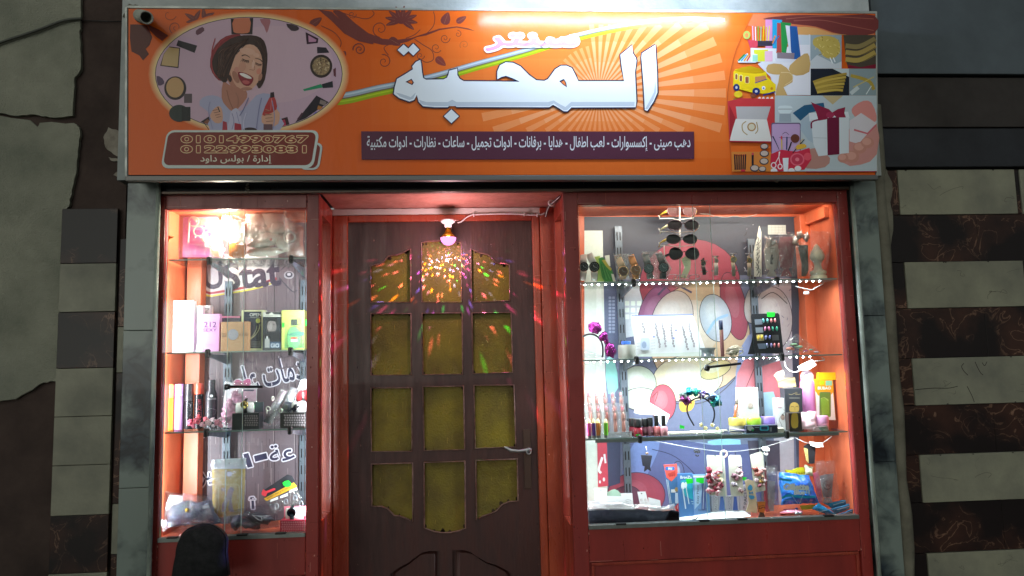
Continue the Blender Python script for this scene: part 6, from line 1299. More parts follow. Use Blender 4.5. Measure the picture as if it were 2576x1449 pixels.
# green pouch
o = standee('green_comb_pack', 'pointed green and yellow pack between the black and gold watches', 'comb pack', None, 'B5', [(465, 920), (520, 900), (560, 940), (610, 1060), (660, 1090), (720, 1270), (560, 1270), (520, 1200), (490, 1060)], .12, .01, mat('leaf_green', '3c8a3c', .4),
  lambda A: (A.poly([(510, 950), (560, 940), (600, 1010), (660, 1080), (640, 1110), (580, 1050)], 'b8b048'), [A.line([(500 + i * 24, 1000 + i * 30), (560 + i * 26, 1240)], 6, ('245c2c', '6cb060')[i % 2], 0) for i in range(5)], A.poly([(650, 1150), (690, 1160), (720, 1270), (680, 1270)], 'd8d8c8')))
G().hexa([P('B5', *q, .135) for q in ((430, 1270), (560, 1270), (480, 880), (400, 900))] + [P('B5', *q, .138) for q in ((430, 1270), (560, 1270), (480, 880), (400, 900))]).build('lime_card', mat('lime_card', 'b4d070', .5), o)
standee('white_tag', 'narrow white tag standing behind the green pack', 'tag', None, 'B5', [(555, 880), (625, 870), (640, 1040), (580, 1020)], .16, .001, mat('tag_white', 'd8dcd0', .5))
# sunglasses on a wire rack
rk = empty('sunglasses_rack', P('B5', 1650, 1240, .13), 'clear wire rack carrying four sunglasses, middle of the top shelf', 'display rack')
ACR = mat('clear_acrylic', 'c8ccc8', .15, coat=.5, alpha=.7)
g = G()
for y_ in (320, 520, 730): g.tube([P('B5', 1370, y_ - 50, .12), P('B5', 1385, y_, .12), P('B5', 1580, y_, .12), P('B5', 1640, y_ + 20, .14), P('B5', 1900, y_ - 10, .12)], .0022, 6)
g.build('rack_arms', ACR, rk)
G().tube([P('B5', 1450, 720, .12), P('B5', 1455, 880, .12), P('B5', 1480, 950, .12), P('B5', 1560, 1080, .12), P('B5', 1480, 1110, .12)], .0026, 6).build('rack_foot', ACR, rk)
G().tube([P('B5', 1685, 110, .15), P('B5', 1690, 1230, .15)], .004, 8).build('rack_post', ACR, rk)
SUNL = mat('dark_lens', '1a1416', .08, coat=.6); 
def shades(label, cy_, x0, x1, h, col, temple, Y, cat_eye=0, lens='dark_lens', ry=None):
    cx_ = (x0 + x1) / 2; e = empty('sunglasses', P('B5', cx_, cy_, Y), label, 'sunglasses', 'sunglasses stacked on the wire rack'); w = (x1 - x0) / 2
    fm = mat('frame_' + col, col, .25, coat=.4)
    for s in (-1, 1):
        c = P('B5', cx_ + s * w * .52, cy_, Y); R_ = P('B5', cx_ + w * .45, cy_, Y).x - P('B5', cx_, cy_, Y).x; hh = R_ * h
        L = []; 
        for i in range(20): an = 6.2832 * i / 20; L.append(c + Vector((R_ * math.cos(an) * .97, .004 * abs(math.cos(an)), hh * math.sin(an) * (1 - cat_eye * .4 * math.cos(an) * s * -1))))
        g = G(); g.prism(L, (0, .0015, 0)); g.build('lens', MATS.get(lens, SUNL), e)
        g = G(); g.tube([p + Vector((0, -.0004, 0)) for p in L], .0018, 6, closed=True); g.build('rim', fm, e)
    b = P('B5', cx_, cy_ - 20, Y); G().tube([b + Vector((-.008, 0, 0)), b + Vector((0, -.002, .004)), b + Vector((.008, 0, 0))], .0022, 6).build('bridge', fm, e)
    l = P('B5', x0 + 10, cy_ + 5, Y + .004); q = P('B5', x0 - 90, cy_ + 60, Y + .05); G().tube([l, (l + q) / 2, q, q + Vector((.01, .06, -.01))], [.006, .0055, .003, .003], 8, flat=.35).build('temple', mat('temple_' + temple, temple, .35, coat=.3), e)
    l = P('B5', x1 - 10, cy_ + 5, Y + .004); G().tube([l, l + Vector((.012, .06, -.005)), l + Vector((.01, .11, -.012))], .003, 8, flat=.4).build('temple', MATS['temple_' + temple], e); return e
BRL = mat('brown_lens', '42201f', .35, coat=0, spec=.15)
shades('brown-lensed sunglasses topmost on the rack', 200, 1490, 1950, .78, '5c2c30', 'd8b440', .16, lens='brown_lens')
shades('dark purple sunglasses with cream temples, second down on the rack', 420, 1500, 1985, .72, '2a1c2c', 'd8d8b0', .10)
shades('wide black wraparound sunglasses with yellow temples, third down', 630, 1480, 1960, .66, '1c1c24', 'c8b050', .10, .3)
shades('large black cat-eye sunglasses, lowest on the rack', 850, 1520, 1990, .85, '18141e', '2a2430', .09, .5)
standee('paper_label', 'green-white paper label hanging under the lowest sunglasses', 'tag', None, 'B5', [(1710, 930), (1800, 870), (1855, 960), (1850, 1070), (1780, 1230), (1700, 1200), (1760, 1060)], .12, .002, mat('pale_green_paper', 'b8c8a8', .6), lambda A: [A.line([(1740 + 4 * i, 960 + 26 * i), (1800 + 3 * i, 950 + 26 * i)], 4, '6c7c6c', 0) for i in range(4)])
o = empty('bangle_set', P('B5', 1760, 1225, .10), 'steel wire bangles lying on the shelf below the sunglasses', 'bangles')
for x_, r_ in ((1560, .03), (1680, .026), (1740, .03), (1900, .028)): G().torus(P('B5', x_, 1205, .10) + Vector((0, 0, -.0)), r_, .0014, 20, 5, rot=Matrix.Rotation(1.25, 3, 'X')).build('bangle', STEEL, o)
# zebra card
standee('zebra_card', 'narrow black and white striped card leaning beside the watches', 'card', None, 'B6', [(795, 430), (825, 520), (830, 1195), (720, 1195), (712, 820)], .17, .003, mat('card_dcdcd8', 'd4d6cc', .5),
  lambda A: [A.line([(735 + (i * 37) % 80, 760 + i * 38 - 200), (760 + (i * 23) % 50, 800 + i * 38 - 200), (740 + (i * 31) % 60, 850 + i * 38 - 200)], 9, '40444c') for i in range(16)])
# trophies in film
def coffin(x, y0, y1, w, w2=None):
    h = y1 - y0; w2 = w2 or w * .5; return [(x - w * .35, y0), (x + w * .35, y0), (x + w * .5, y0 + h * .22), (x + w * .35, y0 + h * .76), (x + w * .14, y0 + h * .82), (x + w * .34, y1), (x - w * .34, y1), (x - w * .14, y0 + h * .82), (x - w * .35, y0 + h * .76), (x - w * .5, y0 + h * .22)]
o = standee('wooden_trophy', 'grey-white lantern-shaped plaque with a kneeling figure print, in film', 'plaque', 'bagged plaques on the top shelf', 'B6', coffin(985, 690, 1190, 230), .13, .006, mat('pale_wood', 'c8c6b8', .6), lambda A: (A.ell(985, 880, 14, 18, '3c3834'), A.poly([(965, 900), (990, 895), (1005, 930), (985, 960), (1000, 1005), (955, 1008), (960, 950)], '4a4640', 2), A.line([(990, 920), (1020, 910)], 6, '4a4640', 0), A.line([(960, 770), (1020, 772)], 9, '4a4640')))
bag('film_bag', None, None, None, 'B6', [(870, 565), (1080, 600), (1100, 1195), (860, 1195)], .115, .012, CL2, 12, 18, parent=o, seed=61, crumple=.01)
G().sheet(P('B6', 920, 760, .11), P('B6', 1080, 700, .11), P('B6', 1050, 640, .11), P('B6', 870, 570, .11), 10, 8, .012, .012, 60, 3).build('film_knot', film('bright_film', gloss=.4, rough=.2, bump=.01, scale=60, haze=.5, hazecol='f0f0e8'), o)
o = standee('wooden_trophy', 'dark red lantern-shaped plaque in film', 'plaque', 'bagged plaques on the top shelf', 'B6', coffin(1205, 600, 1190, 240), .12, .007, mat('wine_wood', 'a04450', .5))
bag('film_bag', None, None, None, 'B6', [(1080, 530), (1340, 530), (1350, 1195), (1080, 1195)], .105, .012, CL2, 12, 18, parent=o, seed=63, crumple=.008)
o = standee('wooden_trophy', 'charcoal wedge-shaped plaque in shiny gathered film', 'plaque', 'bagged plaques on the top shelf', 'B6', [(1380, 720), (1530, 720), (1540, 1100), (1500, 1190), (1440, 1190), (1440, 1000)], .12, .007, mat('charcoal_wood', '5c6258', .6))
bag('film_bag', None, None, None, 'B6', [(1300, 690), (1560, 560), (1560, 1195), (1380, 1195)], .105, .012, CL2, 12, 18, parent=o, seed=65, crumple=.01)
for x_, y_ in ((1400, 570), (1500, 600), (1340, 660)): G().ball(P('B6', x_, y_, .105), .014, .012, .018, 10, lump=1.6, seed=x_).build('film_knot', MATS['bright_film'], o)
o = empty('chess_queen_ornament', (P('B6', 1650, 1170, .12).x, .12, z), 'cream chess-piece ornament in a clear bag at the right end', 'ornament')
cyl(G(), 'B6', 1655, 700, 1170, 240, .12, z0=z, prof=((.98, 0), (1, .05), (.96, .11), (.8, .13), (.95, .17), (.95, .23), (.55, .28), (.42, .36), (.42, .44), (.6, .52), (.84, .58), (.88, .66), (.7, .78), (.45, .86), (.3, .93), (0, 1)))[0].build('turned_body', mat('cream_ivory', 'efebce', .35, coat=.3), o)
bag('film_bag', None, None, None, 'B6', [(1570, 500), (1950, 530), (1790, 1180), (1530, 1180)], .09, .012, CL2, 14, 18, parent=o, seed=66, crumple=.007)
# loose wire over the dark panel and strip tails
for lab, t, pts, Y, r in (('thin pale wire sagging across the dark upper back panel', 'B6', ((-100, 250), (20, 255), (130, 285), (300, 300), (420, 285), (560, 300), (700, 275), (760, 250)), .25, .0014),
    ('white lead looping from the end of the top led row', 'B8', ((1820, 15), (1875, 30), (1870, 60), (1780, 110), (1680, 160), (1600, 140), (1500, 120), (1430, 100)), .10, .0018),
    ('white lead hanging from the end of the second led row', 'D2', ((1740, 60), (1880, 50), (1895, 30), (1850, 5)), .09, .0018)):
    e = empty('wire', P(t, *pts[0], Y), lab, 'wire'); G().tube(crom([tuple(P(t, x, y, Y)) for x, y in pts], 4, False), r, 6).build('lead', mat('lead_grey', '9c9c98', .7), e)
G().box(*(lambda p: (p.x - .012, p.y, p.z - .008, p.x + .012, p.y + .012, p.z + .006))(P('B8', 1610, 200, .12))).build('wire_connector', WHITE, label='white plug connector hanging by the right upright', cat='connector', bev=.002)
# ================================================================= right case, second shelf
z = ZR[1]
# sequin hair band
SEQ = mat('magenta_sequin', 'b03a98', .18, .75, noise_amt=.7, nscale=170, col2='5c1c60', bump=.004, bscale=170)
o = empty('sequin_headband', (P('B7', 560, 1300, .10).x, .10, z), 'magenta sequin bow headband on the left of the middle shelf', 'headband')
g = G(); g.ball(P('B7', 455, 810, .10), .030, .018, .0265, 18, rot=Matrix.Rotation(.35, 3, 'Y'), lump=.35, seed=1); g.build('sequin_ear', SEQ, o)
g = G(); g.ball(P('B7', 715, 1190, .09), .026, .018, .032, 18, rot=Matrix.Rotation(-.15, 3, 'Y'), lump=.35, seed=2); g.build('sequin_ear', SEQ, o)
g = G(); g.ball(P('B7', 600, 960, .095), .018, .014, .022, 14, rot=Matrix.Rotation(.6, 3, 'Y'), lump=.5, seed=3); g.ball(P('B7', 645, 1030, .10), .012, .012, .016, 12, lump=.5, seed=4); g.build('sequin_knot', SEQ, o)
G().tube(crom([tuple(P('B7', x, y, .12)) for x, y in ((245, 960), (340, 920), (450, 930), (540, 1000), (585, 1110), (590, 1250), (580, 1310))], 4, False), .0042, 8).build('band', mat('black_cloth', '1c1a20', .8), o)
bag('pouch', 'flat clear pouch lying at the left end of the middle shelf', 'bag', None, 'B7', [(245, 1190), (500, 1250), (660, 1310), (240, 1320)], .06, .006, CL2, seed=71, crumple=.006)
# jelly jar
o = empty('ointment_jar', (P('B7', 995, 1300, .10).x, .11, z), 'white ointment jar with blue lid and blue oval label', 'jar')
cyl(G(), 'B7', 995, 1100, 1310, 300, .11, z0=z, prof=((.86, 0), (.97, .06), (1, .3), (1, .8), (.96, 1)))[0].build('jar_body', mat('milky_jar', 'e6e8de', .3, coat=.4), o)
q = P('B7', 985, 1090, .11); G().lathe([(.0205, 0), (.0212, .002), (.0212, .012), (.0195, .0145)], (q.x, .11, q.z), 28).build('lid', mat('lid_blue', '3a74d0', .3, coat=.3), o)
A = Art('B7', .0845); A.rrect(910, 1100, 1118, 1258, 60, '2c5a9c'); A.rrect(920, 1110, 1108, 1248, 54, '3468ac'); A.line([(960, 1140), (1070, 1135)], 18, 'b8ccdc'); A.ell(1080, 1210, 18, 14, 'c890a8'); A.ell(1035, 1212, 12, 12, 'e0e8ec'); A.build('label_print', o, CARD)
# earring display board
o = standee('earring_board', 'white slanted foam board set with rows of tiny rings and studs', 'display board', None, 'B7', [(1075, 612), (2110, 590), (2375, 1290), (1170, 1300)], .16, .012, mat('foam_white', 'f2f4f6', .6),
  lambda A: (A.poly([(1075, 598), (2110, 575), (2112, 602), (1078, 618)], '7c88b0'), A.poly([(1180, 1255), (2340, 1215), (2372, 1290), (1172, 1300)], 'e4ece4')))
random.seed(9)
SLV = mat('silver_stud', '8c8088', .3, .7); me = None
for col, (xa, ya, xb, yb, n) in enumerate(((1260, 700, 1300, 880, 5), (1480, 740, 1560, 1130, 11), (1600, 740, 1660, 1120, 10), (1740, 720, 1790, 1120, 10), (1940, 760, 2030, 1170, 11), (2050, 740, 2140, 1120, 10))):
    for i in range(n):
        p = P('B7', xa + (xb - xa) * i / (n - 1) + random.uniform(-10, 10), ya + (yb - ya) * i / (n - 1), .153)
        if me is None: oo = G().torus(p, .0042, .0015, 10, 5, sx=.7).build('earring', SLV, o); me = oo.data; p0 = p
        else:
            oo = bpy.data.objects.new('earring', me); COL.objects.link(oo); oo.parent = o; oo.location = p - p0
for x_, y_ in ((1455, 960), (1790, 985), (1830, 850)): q = P('B7', x_, y_, .152); G().ball(q, .0055, .002, .0045, 10).build('blue_stud', mat('stud_blue', '8c98d8', .3), o)
A = Art('B7', .1535); A.rrect(1230, 980, 1380, 1190, 30, 'c8d4e4'); A.ell(1290, 1100, 40, 60, '98a8c4')
for i in range(5): A.line([(1160, 975 + 50 * i), (1215, 970 + 50 * i)], 4, '8a8a92', 0); A.line([(1400, 970 + 50 * i), (1480, 965 + 50 * i)], 4, '8a8a92', 0)
A.build('small_print', o, CARD)
o = empty('openwork_bangle', P('B7', 2360, 1280, .09), 'small silver crown-shaped bangle at the corner of the white board', 'bangle')
cyl(G(), 'B7', 2365, 1150, 1275, 230, .09, z0=z, prof=((1, 0), (1, .15), (.9, .2), (.9, .75), (1.05, .8), (1.15, 1)))[0].build('crown_band', STEEL, o)
# mascara and basket
o = empty('mascara', P('B8', 235, 1195, .10), 'slim tube with dark cap and brown body standing by the glass edge', 'mascara')
cyl(G(), 'B8', 225, 650, 800, 62, .10)[0].build('cap', mat('navy_cap', '2c3450', .3), o); cyl(G(), 'B8', 235, 802, 1200, 58, .10, z0=z)[0].build('tube_body', mat('brown_tube', '8c5a58', .35, .2), o)
o = empty('beaded_bracelets', (P('B8', 460, 1200, .09).x, .10, z), 'heap of cream beaded bracelets beside the slim tube', 'bracelets')
CB = mat('cream_bead', 'd8ccb4', .4); random.seed(12)
for i in range(15): G().torus(P('B8', 400 + random.uniform(-20, 130), 1090 + (i % 5) * 22, .09 + .02 * random.random()), .016 + .005 * random.random(), .0026, 16, 5, rot=Matrix.Rotation(random.uniform(1.0, 1.5), 3, 'X') @ Matrix.Rotation(random.uniform(-.3, .3), 3, 'Y')).build('bracelet', CB, o)
# clip rack
o = standee('hair_clip_stand', 'black upright stand holding rows of coloured hair clips', 'hair clip stand', None, 'B8', [(730, 548), (1150, 532), (1172, 560), (1240, 1185), (770, 1180), (718, 580)], .10, .005, mat('stand_black', '1a1c22', .5),
  lambda A: (A.poly([(770, 635), (890, 630), (900, 715), (780, 720)], '7c8490'), A.poly([(785, 765), (905, 760), (912, 845), (795, 852)], '98a4b0'), A.poly([(1050, 885), (1155, 882), (1165, 970), (1058, 974)], '5c5c60'), A.poly([(815, 1025), (945, 1018), (955, 1105), (840, 1110)], '7c88a0'), A.poly([(800, 882), (915, 872), (925, 975), (812, 980)], 'c8b890')))
G().hexa([P('B8', *q, .106) for q in ((660, 1195), (780, 1195), (740, 900), (720, 1000))] + [P('B8', *q, .20) for q in ((660, 1195), (780, 1195), (740, 900), (720, 1000))]).build('stand_foot', MATS['stand_black'], o)
for y_, cs in ((655, (('70c0c0', 915), ('70c0c0', 980), ('e89090', 1040), ('e89090', 1100))), (785, (('e080a8', 940), ('e080a8', 1005), ('3ca080', 1065), ('3ca080', 1130))), (925, (('e8c848', 835), ('e8c848', 890), ('7078b0', 955), ('7078b0', 1015))), (1050, (('9890c0', 975), ('9890c0', 1040), ('e08080', 1090), ('e08080', 1160)))):
    for c_, x_ in cs: G().ball(P('B8', x_, y_, .093), .0048, .006, .0105, 10, rot=Matrix.Rotation(.15 * ((x_ // 5) % 3 - 1), 3, 'Y'), lump=.3, seed=x_).build('hair_clip', mat('clip_' + c_, c_, .3, coat=.3), o)
standee('price_tag', 'green price tag on top of the black hair clip stand', 'price tag', None, 'B8', [(970, 515), (1100, 520), (1095, 585), (1050, 600), (975, 590)], .094, .001, mat('neon_green', '1fd838', .5))
o = bag('sweets_bag', 'clear bag with green, yellow and pink bits at the right of the middle shelf', 'bag', None, 'B8', [(1290, 1000), (1440, 860), (1860, 1170), (1230, 1180)], .09, .012, CL2, seed=77)
for x_, y_, c_, rx in ((1400, 1040, '8cc090', .018), (1340, 1110, 'f09078', .02), (1520, 1130, 'e8c050', .008), (1590, 1140, 'c050a0', .01), (1680, 1120, '60b090', .012), (1480, 1080, '90c8a0', .02), (1760, 1160, 'd8d8e0', .012)): G().ball(P('B8', x_, y_, .11), rx, .01, rx * .35, 8, lump=.6, seed=x_).build('bit', mat('bit_' + c_, c_, .5), o)
lock('black bar lock on the sliding glass of the right case, tilted up', 'D1', (2130, 165), (2700, 100), .0055, ((2120, 160), (2185, 178), .0145))
# ================================================================= right case, third shelf
z = ZR[2]
# lipstick stand
o = empty('lipstick_stand', (P('D1', 560, 1250, .12).x, .12, z), 'stepped clear acrylic stand of nude and pink lipsticks', 'lipstick stand')
a_, b_ = P('D1', 185, 1200, .07), P('D1', 940, 1200, .07)
AC = film('acrylic', gloss=.12, rough=.05, bump=0, haze=.10)
for i in range(4):
    y0_ = .07 + .045 * i; G().box(a_.x, y0_, z, b_.x - .012 * (3 - i) * 0, y0_ + .043, z + .022 + .040 * i).build('acrylic_step', AC, o)
GLD = mat('rose_gold', '9c6c62', .35, .5); lips = ('d88878', 'c06a64', 'd8a090', 'e0707c', 'b86a60', 'e88c98')
CAPM = film('clear_cap', gloss=.15, rough=.04, bump=0, haze=.06)
for j in range(4):
    for i in range(5):
        Yj = .095 + .045 * j; x_ = (240 + 130 * i + 14 * (3 - j)); y_t = (880, 780, 660, 560)[j] + (12 if i % 2 else 0)
        p = P('D1', x_, y_t, Yj); zb = z + .022 + .040 * j; h = p.z - zb
        g = G().lathe([(.0082, 0), (.0082, h * .45), (.0066, h * .46), (.0066, h * .68)], (p.x, Yj, zb), 10); L = g.build('lipstick', GLD, o)
        G().lathe([(.0056, h * .681), (.0056, h * .86), (.0035, h * .97), (0, h)], (p.x, Yj, zb), 10).build('lip_colour', mat('lip_' + lips[(i * 2 + j) % 6], lips[(i * 2 + j) % 6], .35), L)
        G().box(p.x - .0095, Yj - .0095, zb + h * .45, p.x + .0095, Yj + .0095, zb + h * 1.12).build('clear_cap', CAPM, L)
for x_, c_, w_ in ((255, 'e05898', 80), (335, '5c3c98', 62), (408, 'd08038', 72), (532, '70c830', 66)):
    p = P('D1', x_, 1280, .055); q = P('D1', x_, 990, .055); t_ = P('D1', x_ + w_ / 2, 990, .055).x - q.x; e = empty('glitter_tube', (p.x, .06, z), {'e05898': 'hot pink', '5c3c98': 'violet', 'd08038': 'orange', '70c830': 'lime green'}[c_] + ' glitter tube with pale tip in front of the lipstick stand', 'glitter tube', 'coloured tubes before the lipstick stand')
    hh = q.z - z; G().lathe([(t_, .012), (t_, hh * .78)], (p.x, .06, z), 14).build('tube_body', mat('tube_' + c_, c_, .3, coat=.4), e); G().lathe([(t_, 0), (t_, .0118)], (p.x, .06, z), 14).build('grey_base', mat('grey_base', '7c7c7c', .4), e); G().lathe([(t_ * .9, hh * .781), (t_ * .8, hh * .9), (t_ * .2, hh)], (p.x, .06, z), 14).build('pale_tip', mat('pale_tip', 'f0e8a8', .3), e)
# nail polish
def polish(label, x, y0, y1, w, Y, liq, wide=False):
    p = P('D1', x, y1, Y); r = P('D1', x + w / 2, y1, Y).x - p.x; zt = P('D1', x, y0, Y).z; h = zt - z; k = .55 if wide else .48
    e = empty('nail_polish', (p.x, Y, z), label, 'nail polish', 'nail polish bottles on the third shelf')
    G().lathe([(r * .92, 0), (r, .003), (r, h * k * .9), (r * .6, h * k)], (p.x, Y, z), 16).build('bottle', mat('np_' + liq, liq, .12, coat=.7), e)
    rc = r * (.97 if wide else .55); G().lathe([(rc, h * k + .0004), (rc, h * .98), (rc * .92, h)], (p.x, Y, z), 16).build('cap', BLACK, e)
polish('squat dark red polish bottle with broad black lid and green dot', 1045, 990, 1250, 140, .07, '8c2434', True)
polish('brown-red polish bottle behind the squat dark red one', 955, 980, 1240, 120, .12, '6c1c2c', True)
polish('plum polish bottle with broad black lid, between red and rose bottles', 1165, 985, 1240, 110, .09, '6c3c4a', True)
polish('mauve polish bottle with black lid, just right of the plum one', 1245, 970, 1240, 90, .08, '7c4c58', True)
polish('rose polish bottle with tall slim black cap', 1345, 935, 1235, 120, .08, 'b86468')
polish('dusty pink polish bottle with tall slim black cap, rightmost', 1460, 935, 1240, 125, .07, 'b88088')
standee('price_tag', 'green dot at the foot of the squat dark red polish bottle', 'price tag', None, 'D1', [(1008, 1240), (1075, 1238), (1078, 1266), (1010, 1268)], .046, .001, mat('neon_green', '1fd838', .5))
o = standee('nail_card', 'white folded card tilted above the polish bottles', 'card', None, 'D1', [(975, 890), (1050, 700), (1240, 735), (1555, 925), (1500, 1075), (1420, 1110), (1300, 930), (1060, 915)], .19, .003, mat('foam_white', 'f2f4f6', .6), lambda A: A.ell(1368, 860, 26, 20, 'b0a8cc'))
# flower headband
o = empty('flower_headband', (P('D1', 2050, 1130, .12).x, .12, z), 'black headband with purple, teal and green sequin flowers', 'headband')
G().tube(crom([tuple(P('D1', x, y, .12)) for x, y in ((1945, 1100), (1860, 950), (1830, 830), (1870, 730), (1980, 660), (2110, 665), (2210, 740), (2265, 850), (2270, 960), (2240, 1060))], 4, False), .0036, 8).build('band', MATS['black_cloth'], o)
for x_, y_, c_, r_ in ((1800, 670, '8c3878', .020), (1770, 580, 'c8e0d8', .018), (1860, 560, '1c90a8', .016), (1960, 560, '2ca088', .017), (2070, 590, '8870a8', .017), (2230, 620, '98a8d0', .017), (2290, 700, '287888', .022), (2250, 740, '38b890', .012), (1830, 720, '702860', .014)):
    G().ball(P('D1', x_, y_, .11), r_, .012, r_, 14, lump=1.3, seed=x_).build('sequin_flower', mat('seq_' + c_, c_, .2, .6, noise_amt=.6, nscale=150, bump=.004, bscale=160), o)
standee('price_tag', 'green tag leaning at the foot of the flower headband', 'price tag', None, 'D1', [(1718, 1085), (1790, 1110), (1788, 1150), (1710, 1145)], .10, .001, mat('neon_green', '1fd838', .5))
o = standee('orange_disc', 'amber half disc propped behind the flower headband', 'compact', None, 'D1', [(1705, 760), (1735, 720), (1830, 730), (1940, 690), (1950, 760), (1900, 850), (1800, 880), (1730, 860)], .17, .006, mat('amber_disc', 'd0a048', .3, coat=.4), sm=2)
# hair flowers on white blocks
o = empty('hair_pin_tray', (P('D1', 2000, 1210, .09).x, .09, z), 'cream tray of small gold flower hairpins', 'tray')
for x0_, x1_, y0_, y1_, Y in ((1540, 1960, 1135, 1200, .10), (1900, 2130, 1110, 1180, .12), (2000, 2390, 1165, 1230, .07), (2180, 2490, 1105, 1180, .13)): a_, b_ = P('D1', x0_, y0_, Y), P('D1', x1_, y0_, Y); G().box(a_.x, Y, z, b_.x, Y + .03, z + .012).build('white_block', mat('cream_block', 'eceadc', .5), o, bev=.003)
for x_, y_ in ((2060, 1090), (2240, 1090), (2130, 1140), (2320, 1150)):
    g = G(); c = P('D1', x_, y_, .085); [g.ball(c + Vector((.006 * math.cos(k * 1.257), 0, .006 * math.sin(k * 1.257))), .004, .0025, .004, 8) for k in range(5)]; g.ball(c + Vector((0, -.003, 0)), .0026, .002, .0026, 8); g.build('gold_flower', mat('pale_gold', 'd8c88c', .3, .6), o)
# pencils, eyeliner, card box with rose
o = empty('pencil', P('D2', 500, 1195, .06), 'dark eye pencils lying at the front of the third shelf', 'pencils')
for (xa, ya, xb, yb, c_) in ((280, 1195, 600, 1200, '343848'), (380, 1150, 700, 1190, 'a89cb8'), (450, 1165, 650, 1215, 'd8d8e8')): G().tube([P('D2', xa, ya, .06), P('D2', xb, yb, .055)], .0032, 8).build('pencil_body', mat('pc_' + c_, c_, .35), o)
o = empty('lip_gloss', P('D2', 470, 990, .12), 'tilted gloss tube with patterned white cap and orange body', 'lip gloss')
p0, p1, p2 = P('D2', 450, 990, .12), P('D2', 480, 760, .12), P('D2', 492, 575, .12); G().tube([p0, p1], .0065, 12).build('tube_body', mat('gloss_orange', 'c87858', .25, coat=.5), o); G().tube([p1, p2], .0062, 12).build('cap', mat('patterned_cap', 'e0dcd8', .3, noise_amt=.8, nscale=140, col2='58383c'), o)
carton('cosmetic_box', 'plain white upright box with a small rose emblem', 'cosmetic box', None, 'D2', (528, 490, 840, 995), .10, .04, z + .026, 'f2f0ee', lambda A: (A.ell(705, 775, 40, 38, 'e8d8cc'), A.line([(675, 770), (690, 745), (725, 745), (740, 775), (715, 800), (690, 790), (700, 765), (720, 768)], 5, 'b89888'), A.line([(665, 790), (690, 812), (750, 808)], 5, 'b89888')))
def compact(label, x0, x1, y0, y1, Y, c1, c2):
    a_, b_ = P('D2', x0, y1, Y), P('D2', x1, y1, Y); e = empty('compact', ((a_.x + b_.x) / 2, Y, z), label, 'compact tin', 'small tins on the third shelf'); r = (b_.x - a_.x) / 2; zt = P('D2', x0, y0, Y).z; h = zt - z
    G().lathe([(r * .9, 0), (r * .94, .002), (r * .94, h * .5)], ((a_.x + b_.x) / 2, Y + r, z), 26).build('tin_base', mat('tin_' + c2, c2, .35), e); G().lathe([(r, h * .5 + .0004), (r, h * .92), (r * .9, h)], ((a_.x + b_.x) / 2, Y + r, z), 26).build('tin_lid', mat('tin_' + c1, c1, .35, coat=.2), e)
compact('yellow-lidded tin at the front of the white rose box', 410, 680, 985, 1130, .07, 'd8c058', 'e8e4cc')
compact('lime green tin touching the yellow one', 680, 925, 980, 1130, .075, '98c038', 'e4e8d0')
compact('purple-lidded tin before the upright with pink base', 925, 1145, 962, 1110, .09, '8c74c0', 'd8b8d8')
o = carton('trimmer_box', 'long dark box with a cyan window lying at the shelf front', 'box', None, 'D2', (640, 1095, 1145, 1205), .045, .05, z + .001, '34384a', lambda A: (A.rrect(855, 1100, 1000, 1180, 22, '4cc8e8'), A.rrect(878, 1115, 980, 1165, 14, '2c4868'), A.poly([(655, 1100), (720, 1098), (765, 1150), (700, 1185), (655, 1160)], 'd8e0e0'), A.poly([(710, 1160), (770, 1155), (745, 1195)], '1cb868'), A.line([(775, 1130), (845, 1128)], 8, 'b8e0e8', 0), A.rect(1015, 1125, 1050, 1195, '888c94')))
o = carton('face_cream_box', 'narrow white box with an oval portrait outline', 'cosmetic box', None, 'D2', (1125, 660, 1290, 1140), .12, .04, z, 'ecebe8', lambda A: (A.line([(1285, 860), (1200, 940), (1170, 1010), (1200, 1070), (1215, 1120)], 5, '5c5458'), A.line([(1240, 840), (1280, 880), (1260, 900)], 5, '8c8488'), A.ell(1225, 965, 34, 44, 'b89c90'), A.poly([(1190, 950), (1225, 915), (1262, 950), (1250, 935), (1205, 935)], '38302e'), A.line([(1145, 805), (1210, 805)], 14, 'd8a8b8', 0)))
def gold(A):
    A.rect(1285, 500, 1540, 1145, '3a3c42'); A.line([(1320, 590), (1370, 600), (1410, 580), (1440, 600), (1510, 590)], 7, 'a89870'); A.ell(1440, 578, 24, 22, '6c6450'); A.line([(1330, 655), (1500, 655)], 9, 'a09c90', 0)
    A.poly([(1340, 870), (1335, 800), (1355, 745), (1410, 722), (1465, 745), (1488, 800), (1480, 870), (1420, 880)], 'c8a858', 2); A.line([(1355, 800), (1380, 790), (1405, 800)], 7, '4a3c24'); A.line([(1430, 800), (1455, 790), (1478, 800)], 7, '4a3c24'); A.line([(1418, 800), (1422, 855)], 5, '8c7038', 0)
carton('gold_mask_box', 'charcoal box with a gold face, tallest dark box on the third shelf', 'cosmetic box', None, 'D2', (1270, 495, 1545, 1150), .11, .05, z, '3a3c42', gold)
carton('soap_box', 'small black box with a yellow soap bar picture', 'soap box', None, 'D2', (1322, 895, 1530, 1150), .07, .035, z, '3c3430', lambda A: (A.poly([(1375, 910), (1450, 900), (1470, 960), (1470, 1120), (1390, 1140), (1360, 1080), (1362, 980)], 'd8b048', 2), A.rect(1325, 897, 1340, 1148, '8c4c48')))
o = empty('pink_bottle', (P('D2', 1620, 860, .14).x, .16, z), 'tall pink bottle with rounded white-pink cap behind the soap box', 'bottle')
cyl(G(), 'D2', 1620, 370, 1150, 235, .16, z0=z, prof=((.92, 0), (1, .03), (1, .94), (.9, 1)))[0].build('bottle_body', mat('bottle_pink', 'dc8cc4', .3, coat=.4), o); cyl(G(), 'D2', 1610, 210, 368, 200, .16, prof=((.98, 0), (1, .5), (.7, .85), (0, 1)))[0].build('cap', mat('cap_pinkwhite', 'f0d0ea', .3, coat=.3), o)
